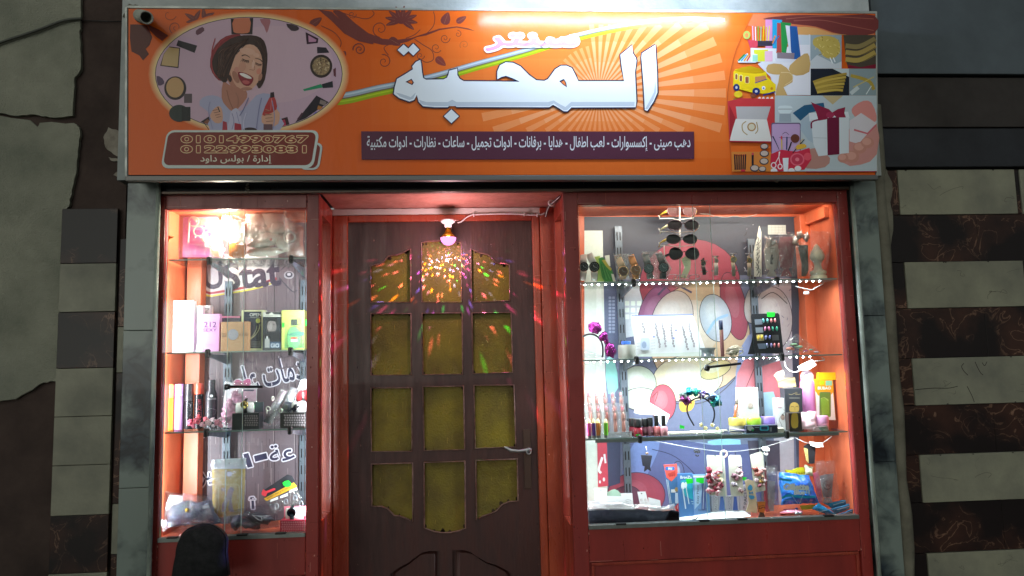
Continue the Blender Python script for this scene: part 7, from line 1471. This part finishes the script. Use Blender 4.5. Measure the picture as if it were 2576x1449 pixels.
A = Art('D2', .16 - .0185); A.line([(1565, 545), (1570, 770)], 5, 'f0c8e4', 0); A.rect(1580, 690, 1680, 780, 'a868a0'); A.build('label_print', o, CARD)
G().sheet(P('D2', 1530, 1165, .08), P('D2', 1770, 1165, .08), P('D2', 1760, 870, .10), P('D2', 1520, 880, .10), 12, 12, .03, .008, 25, 3).build('pink_pouch', mat('blush_pouch', 'f0c4cc', .4, coat=.3), label='blush pink soft pouch next to the soap box', cat='pouch')
def brush(A):
    A.poly([(1735, 355), (2030, 365), (2045, 500), (2030, 570), (1980, 620), (1870, 640), (1790, 600), (1755, 540)], 'f0a828'); A.poly([(1750, 540), (1790, 610), (1870, 645), (1980, 625), (2035, 565), (2075, 1010), (1775, 1000)], 'f0f0ec'); A.rect(1820, 372, 1898, 440, 'b8d020'); A.rect(1915, 375, 2020, 455, '90d8b0'); A.text('BUBAO', 1790, 470, 2000, 520, 'f6f0e8', bold=.03); A.rrect(1815, 555, 2000, 960, 26, '7c8a50'); A.rrect(1825, 570, 1990, 950, 22, '6a8a3c')
    for i in range(24): A.line([(1840 + 3 * (i // 4), 672 + 12 * i), (1900, 664 + 12 * i), (1960 + i, 672 + 12 * i)], 5, 'a8e048')
    A.line([(1835, 665), (1900, 650), (1960, 700)], 6, 'c8e880')
o = standee('hair_brush_pack', 'yellow-topped hairbrush pack with a green brush behind its window', 'brush pack', None, 'D2', [(1735, 355), (1812, 350), (1808, 245), (2095, 243), (2108, 360), (2030, 365), (2078, 1012), (1775, 1002)], .13, .03, mat('pack_yellow', 'e8d020', .4), brush)
compact('flat pink round tin on top of the green bristle pot', 1772, 2020, 952, 1060, .075, 'dca0c8', 'e8b8d4')
o = empty('bristle_pot', (P('D2', 1860, 1190, .06).x, .08, z), 'low round pot with dark green bristles at the right end', 'brush pot')
a_, b_ = P('D2', 1690, 1120, .06), P('D2', 2030, 1120, .06); r = (b_.x - a_.x) / 2
G().lathe([(r * .85, 0), (r * .98, .016), (r, .020)], ((a_.x + b_.x) / 2, .06 + r, z), 26).build('pot', mat('blush_pot', 'e8c8cc', .35), o)
A = Art('D2', .0595); [A.line([(1770 + 16 * i, 1090), (1860 + 11 * i, 1190)], 6, ('1c6048', '38a080')[i % 2], 0) for i in range(11)]; A.build('bristle_print', o, CARD)
o = standee('tag', 'white card tag on a cord, hanging under the second led row', 'tag', None, 'D2', [(1465, 150), (1700, 25), (1770, 125), (1640, 205), (1500, 215)], .12, .002, mat('foam_white', 'f2f4f6', .6))
G().tube([P('D2', x_, y_, .13) for x_, y_ in ((1250, 60), (1270, 150), (1330, 215), (1400, 240), (1470, 230), (1510, 210))], .0022, 6).build('cord', WHITE, o)
o = standee('hang_card', 'crumpled kraft and white hang card by the right upright', 'hang card', None, 'D2', [(1085, 290), (1130, 240), (1230, 205), (1250, 260), (1240, 340), (1420, 315), (1440, 470), (1160, 480), (1150, 390)], .17, .004, mat('kraft', 'd8b878', .6), lambda A: (A.poly([(1085, 290), (1130, 240), (1230, 205), (1250, 260), (1225, 320), (1140, 330)], 'f0e4d4'), A.line([(1150, 395), (1290, 345), (1420, 315)], 14, '6c6458', 0)))
carton('small_box', 'low white box edge at the base of the narrow portrait box', 'box', None, 'D2', (1140, 1140, 1250, 1205), .05, .04, z, 'd8d0c0')
# ================================================================= right case, floor
z = ZR[3] + .0015
o = G().sheet(P('D3', 215, 1300, .04), P('D3', 1560, 1265, .05), P('D3', 1540, 1080, .11), P('D3', 215, 1045, .11), 30, 10, .02, .006, 22, 4, off=(0, -.6, .8)).build('black_pouch', mat('black_pvc', '0c0e16', .8, spec=.1, noise_amt=.2, nscale=60, bump=.0015, bscale=110), label='long soft black pouch lying at the left front of the case floor', cat='pouch')
G().hexa([P('D3', *q, .052) for q in ((1310, 1262), (1560, 1262), (1555, 1090), (1420, 1060))] + [P('D3', *q, .10) for q in ((1310, 1262), (1560, 1262), (1555, 1090), (1420, 1060))]).build('pouch_end', MATS['black_pvc'], o, bev=.006)
FW = MATS['foam_white']; GE = 'white earring cards on the case floor'
def studs(A, pts, r=18, c='4c484c'):
    for x_, y_ in pts: A.line([(x_ + r * math.cos(k), y_ + r * math.sin(k)) for k in (0, 1.2, 2.4, 3.6, 4.8, 5.6)], 5, c)
standee('earring_card', 'plain white card with one small hole, far left of the case floor', 'earring card', GE, 'D3', [(310, 745), (488, 760), (490, 1060), (325, 1060)], .15, .0015, FW, lambda A: (A.ell(404, 785, 11, 9, '5c5c60'), studs(A, [(370, 960)], 12)))
standee('earring_card', 'wide white card with a row of grey studs along its base', 'earring card', GE, 'D3', [(470, 860), (710, 868), (750, 1075), (480, 1070)], .13, .0015, FW, lambda A: studs(A, [(530, 1020), (590, 1030), (620, 980), (650, 1020), (700, 1000)], 22))
standee('earring_card', 'white card with flower studs and printed curve in front of the left upright', 'earring card', GE, 'D3', [(695, 822), (865, 820), (890, 1070), (750, 1075)], .14, .0015, FW, lambda A: (A.line([(760, 935), (800, 912), (850, 930)], 5, '808088'), studs(A, [(795, 960), (835, 1030)], 20, '3c3c44')))
standee('earring_card', 'white card with four small rings on the rose backdrop', 'earring card', GE, 'D3', [(940, 800), (1060, 795), (1115, 1000), (985, 1010)], .15, .0015, FW, lambda A: (A.ell(1002, 825, 11, 9, '5c5c60'), studs(A, [(1000, 920), (1060, 920), (1020, 975), (1070, 970)], 14, '8c8074')))
standee('earring_card', 'blank white card lying right of the four-ring card', 'earring card', GE, 'D3', [(1100, 880), (1275, 925), (1290, 1085), (1110, 1060)], .13, .0015, FW)
standee('green_lens', 'pale green dome-shaped lens behind the white cards', 'lens', None, 'D3', [(490, 855), (500, 810), (560, 775), (610, 762), (660, 785), (700, 830), (700, 868), (490, 860)], .17, .004, mat('pale_green_lens', 'a8ccb8', .3, coat=.4))
bag('card_bag', 'crumpled clear film over the white cards', 'bag', None, 'D3', [(215, 930), (1240, 1000), (1500, 1080), (220, 1090)], .10, .015, CL3, 22, 8, seed=83, crumple=.012)
bag('card_bag', 'clear film bag left of the red-tipped blister card', 'bag', None, 'D3', [(1300, 1020), (1490, 975), (1520, 1090), (1280, 1100)], .10, .012, CL3, seed=84)
standee('paint_brush_card', 'tall red and blue card with a red arrow-shaped header', 'blister card', None, 'D3', [(1325, 402), (1510, 388), (1528, 400), (1535, 560), (1600, 980), (1605, 1100), (1490, 1090), (1410, 975)], .15, .004, mat('card_4a78a8', '4a78a8', .4),
  lambda A: (A.poly([(1325, 402), (1520, 388), (1535, 550), (1440, 650), (1368, 590)], 'e05c50'), A.rrect(1350, 430, 1490, 485, 20, '3c6cb0'), A.text('Mid', 1395, 440, 1450, 475, 'f0f0f0', bold=.02), A.poly([(1385, 535), (1500, 490), (1500, 560), (1410, 580)], 'b84038'), [A.line([(1400 + 28 * i, 545), (1405 + 28 * i, 575)], 5, '7c2c28', 0) for i in range(4)], [A.line([(1368 + 20 * i, 620 + 8 * i), (1420 + 18 * i, 970)], 8, 'd8dce4', 0) for i in range(2)], A.rect(1435, 765, 1505, 810, 'e8e8e8'), A.ell(1515, 765, 26, 34, 'b89860'), A.rrect(1495, 815, 1555, 970, 8, 'd0e0f0'), A.poly([(1480, 1030), (1540, 965), (1590, 1010), (1600, 1098), (1490, 1090)], 'd84440'), A.line([(1530, 1000), (1530, 1050)], 7, 'f4e0e0', 0)))
def blister(label, x0, x1, y0, y1, Y, col, fn): return carton('blister_pack', label, 'blister pack', 'blister packs on the case floor', 'D3', (x0, y0, x1, y1), Y, .012, z, col, fn)
blister('blue and turquoise blister pack with two long brushes', 1545, 1765, 530, 1085, .12, '4878b0', lambda A: (A.poly([(1575, 640), (1765, 600), (1765, 920), (1640, 860)], '28a8c0'), A.text('BronZo', 1572, 565, 1740, 608, 'f0f4f8', bold=.02), A.ell(1610, 710, 28, 55, 'e8eef2'), A.ell(1650, 700, 20, 45, 'dce8f0'), A.line([(1605, 740), (1650, 1050)], 18, 'd0dce8', 0), A.line([(1655, 730), (1700, 980)], 12, 'e0e8f0', 0), A.line([(1730, 940), (1790, 950)], 9, 'b8dce8'), A.line([(1740, 975), (1790, 980)], 9, 'b8dce8')))
blister('pale blue pen pack with lettering running upward', 1762, 2000, 545, 1085, .115, '6c94c8', lambda A: (A.rect(1762, 560, 1960, 590, 'e8e8ec'), A.poly([(1780, 600), (1850, 600), (1890, 760), (1870, 960), (1780, 1060)], 'a8c8e8'), A.text('Easy Flow', 1812, 700, 1850, 970, '3c4c78', bold=.01, vert=True), A.poly([(1900, 600), (1950, 580), (1945, 1070), (1880, 1070)], '4c5c90'), A.line([(1925, 600), (1905, 1050)], 8, 'd0dce8', 0), A.text('iotoll', 1835, 1040, 1955, 1080, '3c4c6c')))
blister('row of blue-barrelled pens left of the pane edge', 2030, 2250, 860, 1085, .12, 'c8c4d4', lambda A: (A.rect(2062, 865, 2125, 1075, 'dcd8e0'), A.line([(2064, 866), (2126, 866), (2126, 1076), (2064, 1076), (2064, 866)], 4, '50506c', 0), A.text('ROTO', 2075, 880, 2112, 1060, '3c4068', vert=True), A.poly([(2160, 870), (2200, 870), (2240, 1075), (2140, 1075)], '5c78c0')))
carton('pen_box', 'white pen box with upright lettering and a blue pen, right of the pane edge', 'blister pack', 'blister packs on the case floor', 'D4', (290, 860, 480, 1075), .12, .012, z, 'd0ccd8', lambda A: (A.text('KOTO', 318, 880, 352, 1055, '3c4068', vert=True), A.line([(300, 866), (362, 866), (362, 1070), (300, 1070), (300, 866)], 4, '50506c', 0), A.poly([(400, 870), (440, 870), (460, 1072), (385, 1072)], '4c68b8')))
carton('pen_box', 'pale box with upright lettering behind the wooden bookmark', 'blister pack', 'blister packs on the case floor', 'D4', (482, 700, 640, 1075), .13, .012, z, 'c4c0cc', lambda A: (A.text('PACER', 545, 740, 590, 985, '4c4c58', vert=True), A.text('R', 535, 1010, 570, 1050, '4c4c58')))
blister('stack of white and blue pens behind the red flower clip card', 1960, 2045, 530, 1085, .13, 'd4d8e8', lambda A: [A.line([(1975 + 22 * i, 545), (1980 + 22 * i, 1070)], 10, ('5c68a8', 'e8eaf4', '8090c8')[i % 3], 0) for i in range(3)])
for t, pts, lab in (('D3', [(1650, 610), (1755, 608), (1758, 670), (1670, 685)], 'mint green tag on the turquoise brush pack'), ('D3', [(1805, 600), (1915, 592), (1918, 665), (1890, 680), (1805, 650)], 'bright green tag on the pale blue pen pack'), ('D4', [(525, 580), (590, 590), (560, 640), (525, 620)], 'small green tag behind the wooden bookmark')):
    standee('price_tag', lab, 'price tag', None, t, pts, .105, .001, mat('neon_green', '1fd838', .5))
# white sheet and wire
o = G().sheet(P('D3', 1540, 1240, .05), P('D4', 660, 1170, .05), P('D4', 480, 1020, .18), P('D3', 1560, 1100, .20), 26, 10, .008, .006, 20, 6, off=(0, 0, 1)).build('plastic_sheet', mat('white_sheet', 'eceeee', .35, bump=.002, bscale=30), label='creased white plastic sheet over the case floor', cat='plastic sheet')
o = empty('tie_clip', P('D3', 1760, 1220, .05), 'small grey tie clip lying on the white plastic sheet', 'clip'); G().tube([P('D3', *q, .05) for q in ((1700, 1225), (1800, 1200), (1830, 1165))], .003, 6).build('clip_body', mat('clip_grey', '6c7078', .4), o)
# string with hanging clips
o = empty('string_line', P('D3', 1500, 100, .09), 'white string strung across the lower compartment with clips', 'string')
sp_ = [P('D3', 1110, 35, .09), P('D3', 1740, 155, .09), P('D3', 2200, 215, .10), P('D4', 500, 200, .10), P('D4', 790, 160, .10), P('D4', 1300, 5, .09)]
STR = mat('string_grey', 'a8a8a4', .8); G().tube(sp_, .0011, 6).build('string', STR, o); G().tube([P('D4', 1310, 10, .09), P('D4', 1440, 75, .10), P('D4', 1530, 90, .10), P('D4', 1690, 95, .10), P('D4', 1840, -15, .09)], .0015, 6).build('string', STR, o)
standee('plastic_tab', 'white plastic tab knotted on the string at the right', 'tab', None, 'D4', [(1510, 65), (1700, 80), (1715, 140), (1620, 150), (1530, 120)], .095, .005, WHITE)
o = empty('lantern_pendant', P('D3', 1080, 500, .10), 'small black lantern ornament hanging at the left of the string', 'ornament')
BKW = mat('black_wood', '22222c', .5)
g = G(); g.prism([P('D3', x_, y_, .10) for x_, y_ in ((1000, 260), (1160, 268), (1130, 430), (1145, 500), (1090, 470), (1045, 505), (1055, 430), (1025, 420))], (0, .012, 0)); g.build('lantern_body', BKW, o, bev=.001)
G().tube([P('D3', 1065, 130, .10), P('D3', 1080, 200, .10)], .0012, 5).build('cord', WHITE, o); G().ball(P('D3', 1080, 235, .105), .008, .006, .006, 10).build('top_knob', mat('brown_bead', '7c6450', .5), o)
def clawclip(lab, t, x, y, m, s=1.0):
    e = empty('hair_claw', P(t, x, y, .085), lab, 'hair claw', 'hair claws clipped on the string'); c = P(t, x, y, .085)
    g = G(); [g.tube(crom([tuple(c + Vector((dx * s, 0, dz * s))) for dx, dz in q], 4, False), .0026 * s, 6) for q in (((-.014, .004), (-.006, .010), (.008, .008), (.015, .001)), ((-.012, -.001), (-.002, .004), (.008, .0), (.014, -.004)), ((-.008, -.004), (0, -.001), (.006, -.006)), ((-.006, -.010), (-.003, -.016), (.004, -.018), (.007, -.012)))]; g.build('claw', m, e)
clawclip('black hair claw clipped at the middle of the string', 'D3', 1815, 215, BLACK); clawclip('white hair claw above the tilted clip card', 'D4', 865, 185, WHITE, 1.2)
o = empty('scrunchie', P('D4', 250, 240, .10), 'peach round hair tie on the string behind the glass edge', 'scrunchie'); G().torus(P('D4', 250, 245, .105), .014, .005, 18, 8).build('ring', mat('peach_cloth', 'd8b8a4', .8), o)
# hair clip cards
KC = mat('clip_card', 'cccabb', .5)
def clipcard(lab, t, pts, Y, blobs, hook):
    e = standee('hair_clip_card', lab, 'hair clip card', 'hair clip cards hung on the string', t, pts, Y, .002, KC)
    for i, (x_, y_, r_, c_) in enumerate(blobs): G().ball(P(t, x_, y_, Y - .004), r_ * 1.15, .006, r_ * 1.0, 10, lump=1.4, seed=i + x_).build('flower_clip', mat('fc_' + c_, c_, .4, noise_amt=.5, nscale=120, col2='f0dce0' if i % 2 else '5c2430'), e)
    G().tube([P(t, hook[0], hook[1], Y - .003), P(t, hook[0], hook[1] + 55, Y - .003)], .0014, 5).build('hook', BLACK, e); return e
random.seed(14)
clipcard('hair clip card packed with red polka dot flowers, leftmost on the string', 'D4', [(5, 260), (245, 270), (262, 300), (300, 860), (40, 855), (0, 300)], .10, [(60 + random.uniform(-45, 140), 470 + 330 * i / 15 + random.uniform(-10, 30), random.uniform(.010, .014), ('c04458', 'b03850', 'd06878', 'c84c5c')[i % 4]) for i in range(16)] + [(165, 560, .006, 'e8a848'), (230, 640, .008, 'd8c060'), (110, 610, .008, '5c6850'), (190, 620, .008, 'c8b048'), (180, 710, .012, 'd06470')], (125, 235))
clipcard('pale hair clip card with pink and navy bows, middle of the string', 'D4', [(320, 285), (345, 258), (495, 262), (510, 300), (545, 860), (360, 860), (330, 600)], .105, [(490, 420, .007, 'e8e0e8'), (480, 500, .011, 'd898a8'), (400, 560, .009, '9c7888'), (500, 560, .010, 'e0a8b4'), (440, 600, .009, 'b88898'), (400, 690, .010, '2c3050'), (430, 700, .007, 'c8ccd8'), (490, 770, .009, 'a87880'), (520, 790, .007, 'b88c88')], (420, 205))
clipcard('tilted beige hair clip card with coral and gold flowers', 'D4', [(638, 260), (800, 205), (830, 230), (865, 780), (700, 815), (660, 420)], .095, [(720, 470, .011, 'c87868'), (790, 490, .011, 'c87c70'), (760, 540, .011, 'd08878'), (830, 470, .008, 'b86c60'), (820, 580, .008, 'c8a080'), (740, 630, .009, 'b89098'), (800, 640, .008, 'c8a848'), (850, 640, .007, '9c7c70'), (780, 700, .008, 'b86878'), (830, 690, .007, '98786c')], (765, 160))
# wooden bits
standee('wooden_bookmark', 'pale wooden plaque with three blue cut-out shapes', 'plaque', None, 'D4', [(560, 630), (620, 620), (690, 640), (740, 930), (735, 950), (745, 1115), (580, 1090), (620, 960)], .085, .004, mat('ply_wood', 'c8b494', .6, noise_amt=.2, nscale=20), lambda A: (A.poly([(600, 740), (640, 690), (675, 735), (660, 780), (615, 775)], '3c88b0', 2), A.poly([(620, 790), (650, 810), (680, 790), (685, 830), (650, 825), (625, 840)], '3c78a0'), A.poly([(620, 850), (700, 860), (695, 900), (650, 910), (625, 880)], '3c88b0', 2)))
standee('orange_plaque', 'small orange shield plaque with a dark number and dark foot', 'plaque', None, 'D4', [(742, 945), (868, 940), (850, 1105), (838, 1110), (865, 1185), (762, 1185), (785, 1110), (762, 1100)], .06, .006, mat('dark_ply', '4c3c34', .6), lambda A: (A.poly([(745, 948), (866, 942), (848, 1104), (766, 1100)], 'd87c38'), A.text('15', 785, 980, 830, 1070, '3c2820', bold=.02, rot=80)))
standee('wooden_plaque', 'narrow wine-coloured tall plaque in film behind the beige clip card', 'plaque', None, 'D4', [(840, 480), (880, 470), (900, 1000), (935, 1090), (870, 1090), (850, 900)], .12, .006, mat('wine_wood', 'a04450', .5))
bag('film_bag', 'shiny gathered clear bag between the clip cards and the blue pack', 'bag', None, 'D4', [(860, 410), (1030, 420), (1050, 1080), (900, 1090)], .11, .018, CL2, 12, 20, seed=91, crumple=.014)
G().hexa([P('D4', *q, .125) for q in ((915, 1085), (985, 1085), (1010, 640), (900, 640))] + [P('D4', *q, .132) for q in ((915, 1085), (985, 1085), (1010, 640), (900, 640))]).build('silver_plaque', mat('silver_ply', '9c9ca8', .4), label='silver-grey plaque inside the gathered clear bag', cat='plaque')
# blue razor bag
o = G().sheet(P('D4', 1100, 990, .085), P('D4', 1650, 965, .085), P('D4', 1500, 560, .11), P('D4', 1055, 510, .11), 28, 20, .03, .007, 30, 9).build('razor_bag', mat('blue_bag', '2858b8', .25, coat=.5, noise_amt=.3, nscale=30, col2='2888d0', bump=.004, bscale=60), label='shiny blue plastic bag of razors with bold white lettering', cat='razor bag')
A = Art('D4', .040); A.halo('Gillette', 1130, 680, 1500, 775, 'ffffff', 5, bold=.03); A.halo('Blue', 1285, 775, 1440, 840, 'ffffff', 4, bold=.02); A.text('II', 1455, 775, 1515, 828, 'd8e4f4', bold=.03); A.line([(1105, 895), (1200, 855), (1400, 875), (1600, 870)], 34, '30b0dc'); A.text('PLUS', 1450, 855, 1520, 878, '24489c'); A.line([(1060, 610), (1160, 625), (1250, 635)], 30, '48b0e0'); A.line([(1140, 925), (1240, 920)], 5, 'a8c8f0', 0); A.k += 3; A.line([(1250, 850), (1320, 950), (1350, 985)], 5, 'd8ecff', 0); A.line([(1440, 800), (1390, 900), (1360, 985)], 5, 'd8ecff', 0)
A.fn = lambda x, y, k: (lambda q: Vector((q.x, q.y - k, q.z)))(P('D4', x, y, .040)); A.build('front_print', o, GLOSSY)
o = standee('yellow_packet', 'yellow packet with small print behind the blue razor bag', 'packet', None, 'D4', [(1160, 480), (1270, 485), (1340, 450), (1430, 445), (1450, 540), (1440, 575), (1300, 540), (1170, 510)], .15, .01, mat('packet_yellow', 'dcd82c', .4), lambda A: A.text('15+2', 1320, 512, 1450, 540, '4c4c20', bold=.01))
standee('yellow_strip', 'olive yellow strip under the blue razor bag', 'packet', None, 'D4', [(1370, 1005), (1590, 990), (1590, 1050), (1400, 1065)], .10, .004, mat('olive_yellow', 'a8a838', .5))
# plaques in bag on right
o = standee('wooden_trophy', 'grey wooden plaque with a round calligraphy print, in film at the right', 'plaque', None, 'D4', [(1665, 570), (1755, 545), (1865, 535), (1835, 880), (1720, 885), (1690, 720)], .11, .006, mat('grey_ply', '9c949c', .5), lambda A: (A.ell(1770, 705, 62, 66, '4a4450'), A.ell(1778, 700, 54, 56, '9c949c'), A.line([(1745, 680), (1760, 720), (1780, 690), (1800, 725), (1812, 680)], 9, '5c4c58'), A.line([(1755, 868), (1800, 866)], 7, '3c3840')))
G().hexa([P('D4', *q, .112) for q in ((1700, 965), (1860, 960), (1820, 888), (1735, 888))] + [P('D4', *q, .12) for q in ((1700, 965), (1860, 960), (1820, 888), (1735, 888))]).build('foot', MATS['grey_ply'], o)
bag('film_bag', None, None, None, 'D4', [(1600, 350), (1890, 350), (1960, 920), (1640, 960)], .095, .014, CL2, 14, 18, parent=o, seed=95, crumple=.014)
standee('pink_plaque', 'slim pink plaque leaning left of the grey calligraphy plaque', 'plaque', None, 'D4', [(1560, 530), (1640, 500), (1700, 900), (1690, 960), (1650, 955)], .125, .006, mat('pink_ply', 'c85c78', .5))
o = standee('black_tag', 'black and kraft tag hanging from the string near the right wall', 'tag', None, 'D4', [(1430, 130), (1490, 95), (1580, 120), (1600, 160), (1585, 385), (1500, 390), (1460, 330)], .11, .005, mat('tag_black', '1c1a20', .6), lambda A: (A.poly([(1425, 150), (1485, 170), (1500, 385), (1460, 340)], 'c0a868'), A.line([(1450, 230), (1480, 260), (1455, 290)], 6, '4c3c20', 0)))
G().sheet(P('D4', 1440, 560, .13), P('D4', 1560, 560, .13), P('D4', 1560, 430, .13), P('D4', 1440, 410, .13), 10, 10, .015, .008, 40, 2).build('ruffled_ornament', mat('cream_puff', 'd8dcb8', .5), label='cream ruffled item in film above the yellow packet', cat='ornament')
# pink bangles
o = empty('bangle_pack', (P('D4', 1250, 1100, .07).x, .10, z), 'pink hair band ring with pink clips and a silver bow', 'hair band')
c = P('D4', 1245, 1100, .10); c.z = z + .012
PK = mat('bangle_pink', 'e89cb4', .3, coat=.4); G().torus(c, .046 * 1.0, .0048, 36, 8, rot=Matrix.Rotation(1.35, 3, 'X')).build('ring', PK, o); G().torus(c + Vector((0, 0, .004)), .040, .004, 36, 8, rot=Matrix.Rotation(1.30, 3, 'X')).build('ring', PK, o)
for i in range(6): G().tube([c + Vector((-.028 + .004 * i, .018 - .009 * i, .010)), c + Vector((.02 + .002 * i, .012 - .008 * i, .012))], .0026, 6).build('pink_pin', mat('pin_pink', 'd0687c', .35, .2), o)
G().ball(c + Vector((.024, .0, .014)), .008, .006, .006, 10, lump=.6).build('blue_bead', mat('bead_blue', '4858a0', .3), o)
for s_ in (-1, 1): G().ball(c + Vector((.01 + s_ * .008, -.048, .004)), .009, .006, .007, 10, lump=.8, seed=s_).build('silver_bow', STEEL, o)
# blue sachets
for i, (q, lab) in enumerate((([(1540, 1050), (1650, 960), (1900, 1130), (1840, 1160)], 'folded bright blue sachet lying lowest, pointing left'), ([(1700, 960), (2060, 915), (2140, 940), (1880, 1060)], 'flat blue sachet topmost at the right corner'), ([(1800, 1050), (2150, 950), (2165, 1020), (1900, 1130)], 'blue sachet with silver print below the topmost one'), ([(1900, 1140), (2160, 1040), (2165, 1110), (1960, 1160)], 'dark teal sachet at the front right corner of the case'))):
    Y = (.06, .12, .09, .06)[i]; o = G().sheet(*[P('D4', *q[k], Y) for k in (0, 3, 2, 1)], 12, 8, .006, .004, 40, i, off=(0, -1, .3)).build('sachet', mat(('sachet_a', 'sachet_b', 'sachet_a', 'sachet_c')[i], ('2c98cc', '38a8dc', '2c98cc', '2c5c78')[i], .25, coat=.5, noise_amt=.4, nscale=70, col2='1c5c90', bump=.002, bscale=80), label=lab, cat='sachet', group='blue sachets on the case floor')
    x0_, y0_ = sum(p[0] for p in q) / 4, sum(p[1] for p in q) / 4; A = Art('D4', Y - .011); A.line([(x0_ - 90, y0_ + 26), (x0_ + 90, y0_ - 26)], 9, 'b8c8d8', 0); A.line([(x0_ - 80, y0_ + 48), (x0_ + 60, y0_ + 8)], 5, '24486c', 0); A.build('foil_print', o, CARD)
# ================================================================= chair in front of the left case
YM = -.22
ch_ = empty('chair', (P('E6', 650, 700, YM).x, YM - .2, 0), 'black chair with a narrow rounded padded back, before the left case', 'chair')
SEAT = mat('black_seat_cover', '0d0e13', .78, noise_amt=.3, nscale=30, bump=.0025, bscale=70)
out = [(318, 900), (322, 520), (345, 380), (385, 290), (425, 215), (510, 155), (610, 118), (705, 100), (800, 118), (895, 175), (955, 240), (980, 320), (972, 480), (955, 900)]
q = crom(out, 3)[:-3]; c = [P('E6', x_, y_, YM) for x_, y_ in q]; cc = P('E6', 640, 520, YM); g = G(); k = len(c)
R0 = [Vector((p.x, YM + .02, p.z)) for p in c]; R1 = [Vector((cc.x + (p.x - cc.x) * .92, YM - .004, cc.z + (p.z - cc.z) * .94)) for p in c]; R2 = [Vector((cc.x + (p.x - cc.x) * .6, YM - .014, cc.z + (p.z - cc.z) * .7)) for p in c]; Bk = [p + Vector((0, .03, -.004)) for p in R0]
g.add(R0 + R1 + R2 + Bk, [(i, (i + 1) % k, (i + 1) % k + k, i + k) for i in range(k)] + [(i + k, (i + 1) % k + k, (i + 1) % k + 2 * k, i + 2 * k) for i in range(k)] + [tuple(2 * k + i for i in range(k))] + [(3 * k + i, 3 * k + (i + 1) % k, (i + 1) % k, i) for i in range(k)] + [tuple(3 * k + i for i in reversed(range(k)))], True); g.build('backrest', SEAT, ch_)
G().tube([p + Vector((0, -.001, 0)) for p in R0], .0028, 6, closed=True).build('seam', SEAT, ch_)
cx0 = cc.x
G().sheet((cx0 - .2, YM - .44, .47), (cx0 + .2, YM - .44, .47), (cx0 + .2, YM - .03, .47), (cx0 - .2, YM - .03, .47), 14, 14, .02, .001, 20, 3, off=(0, 0, 1)).build('seat_top', SEAT, ch_)
G().box(cx0 - .2, YM - .44, .43, cx0 + .2, YM - .03, .469).build('seat', SEAT, ch_, bev=.015)
for sx_ in (-1, 1):
    G().tube([(cx0 + sx_ * .17, YM - .02, 0.13), (cx0 + sx_ * .17, YM - .03, .44), (cx0 + sx_ * .06, YM + .03, .60), (cx0 + sx_ * .06, YM + .03, .76)], .011, 10).build('leg', BLACK, ch_)
    G().tube([(cx0 + sx_ * .18, YM - .44, 0.13), (cx0 + sx_ * .17, YM - .41, .44)], .011, 10).build('leg', BLACK, ch_)
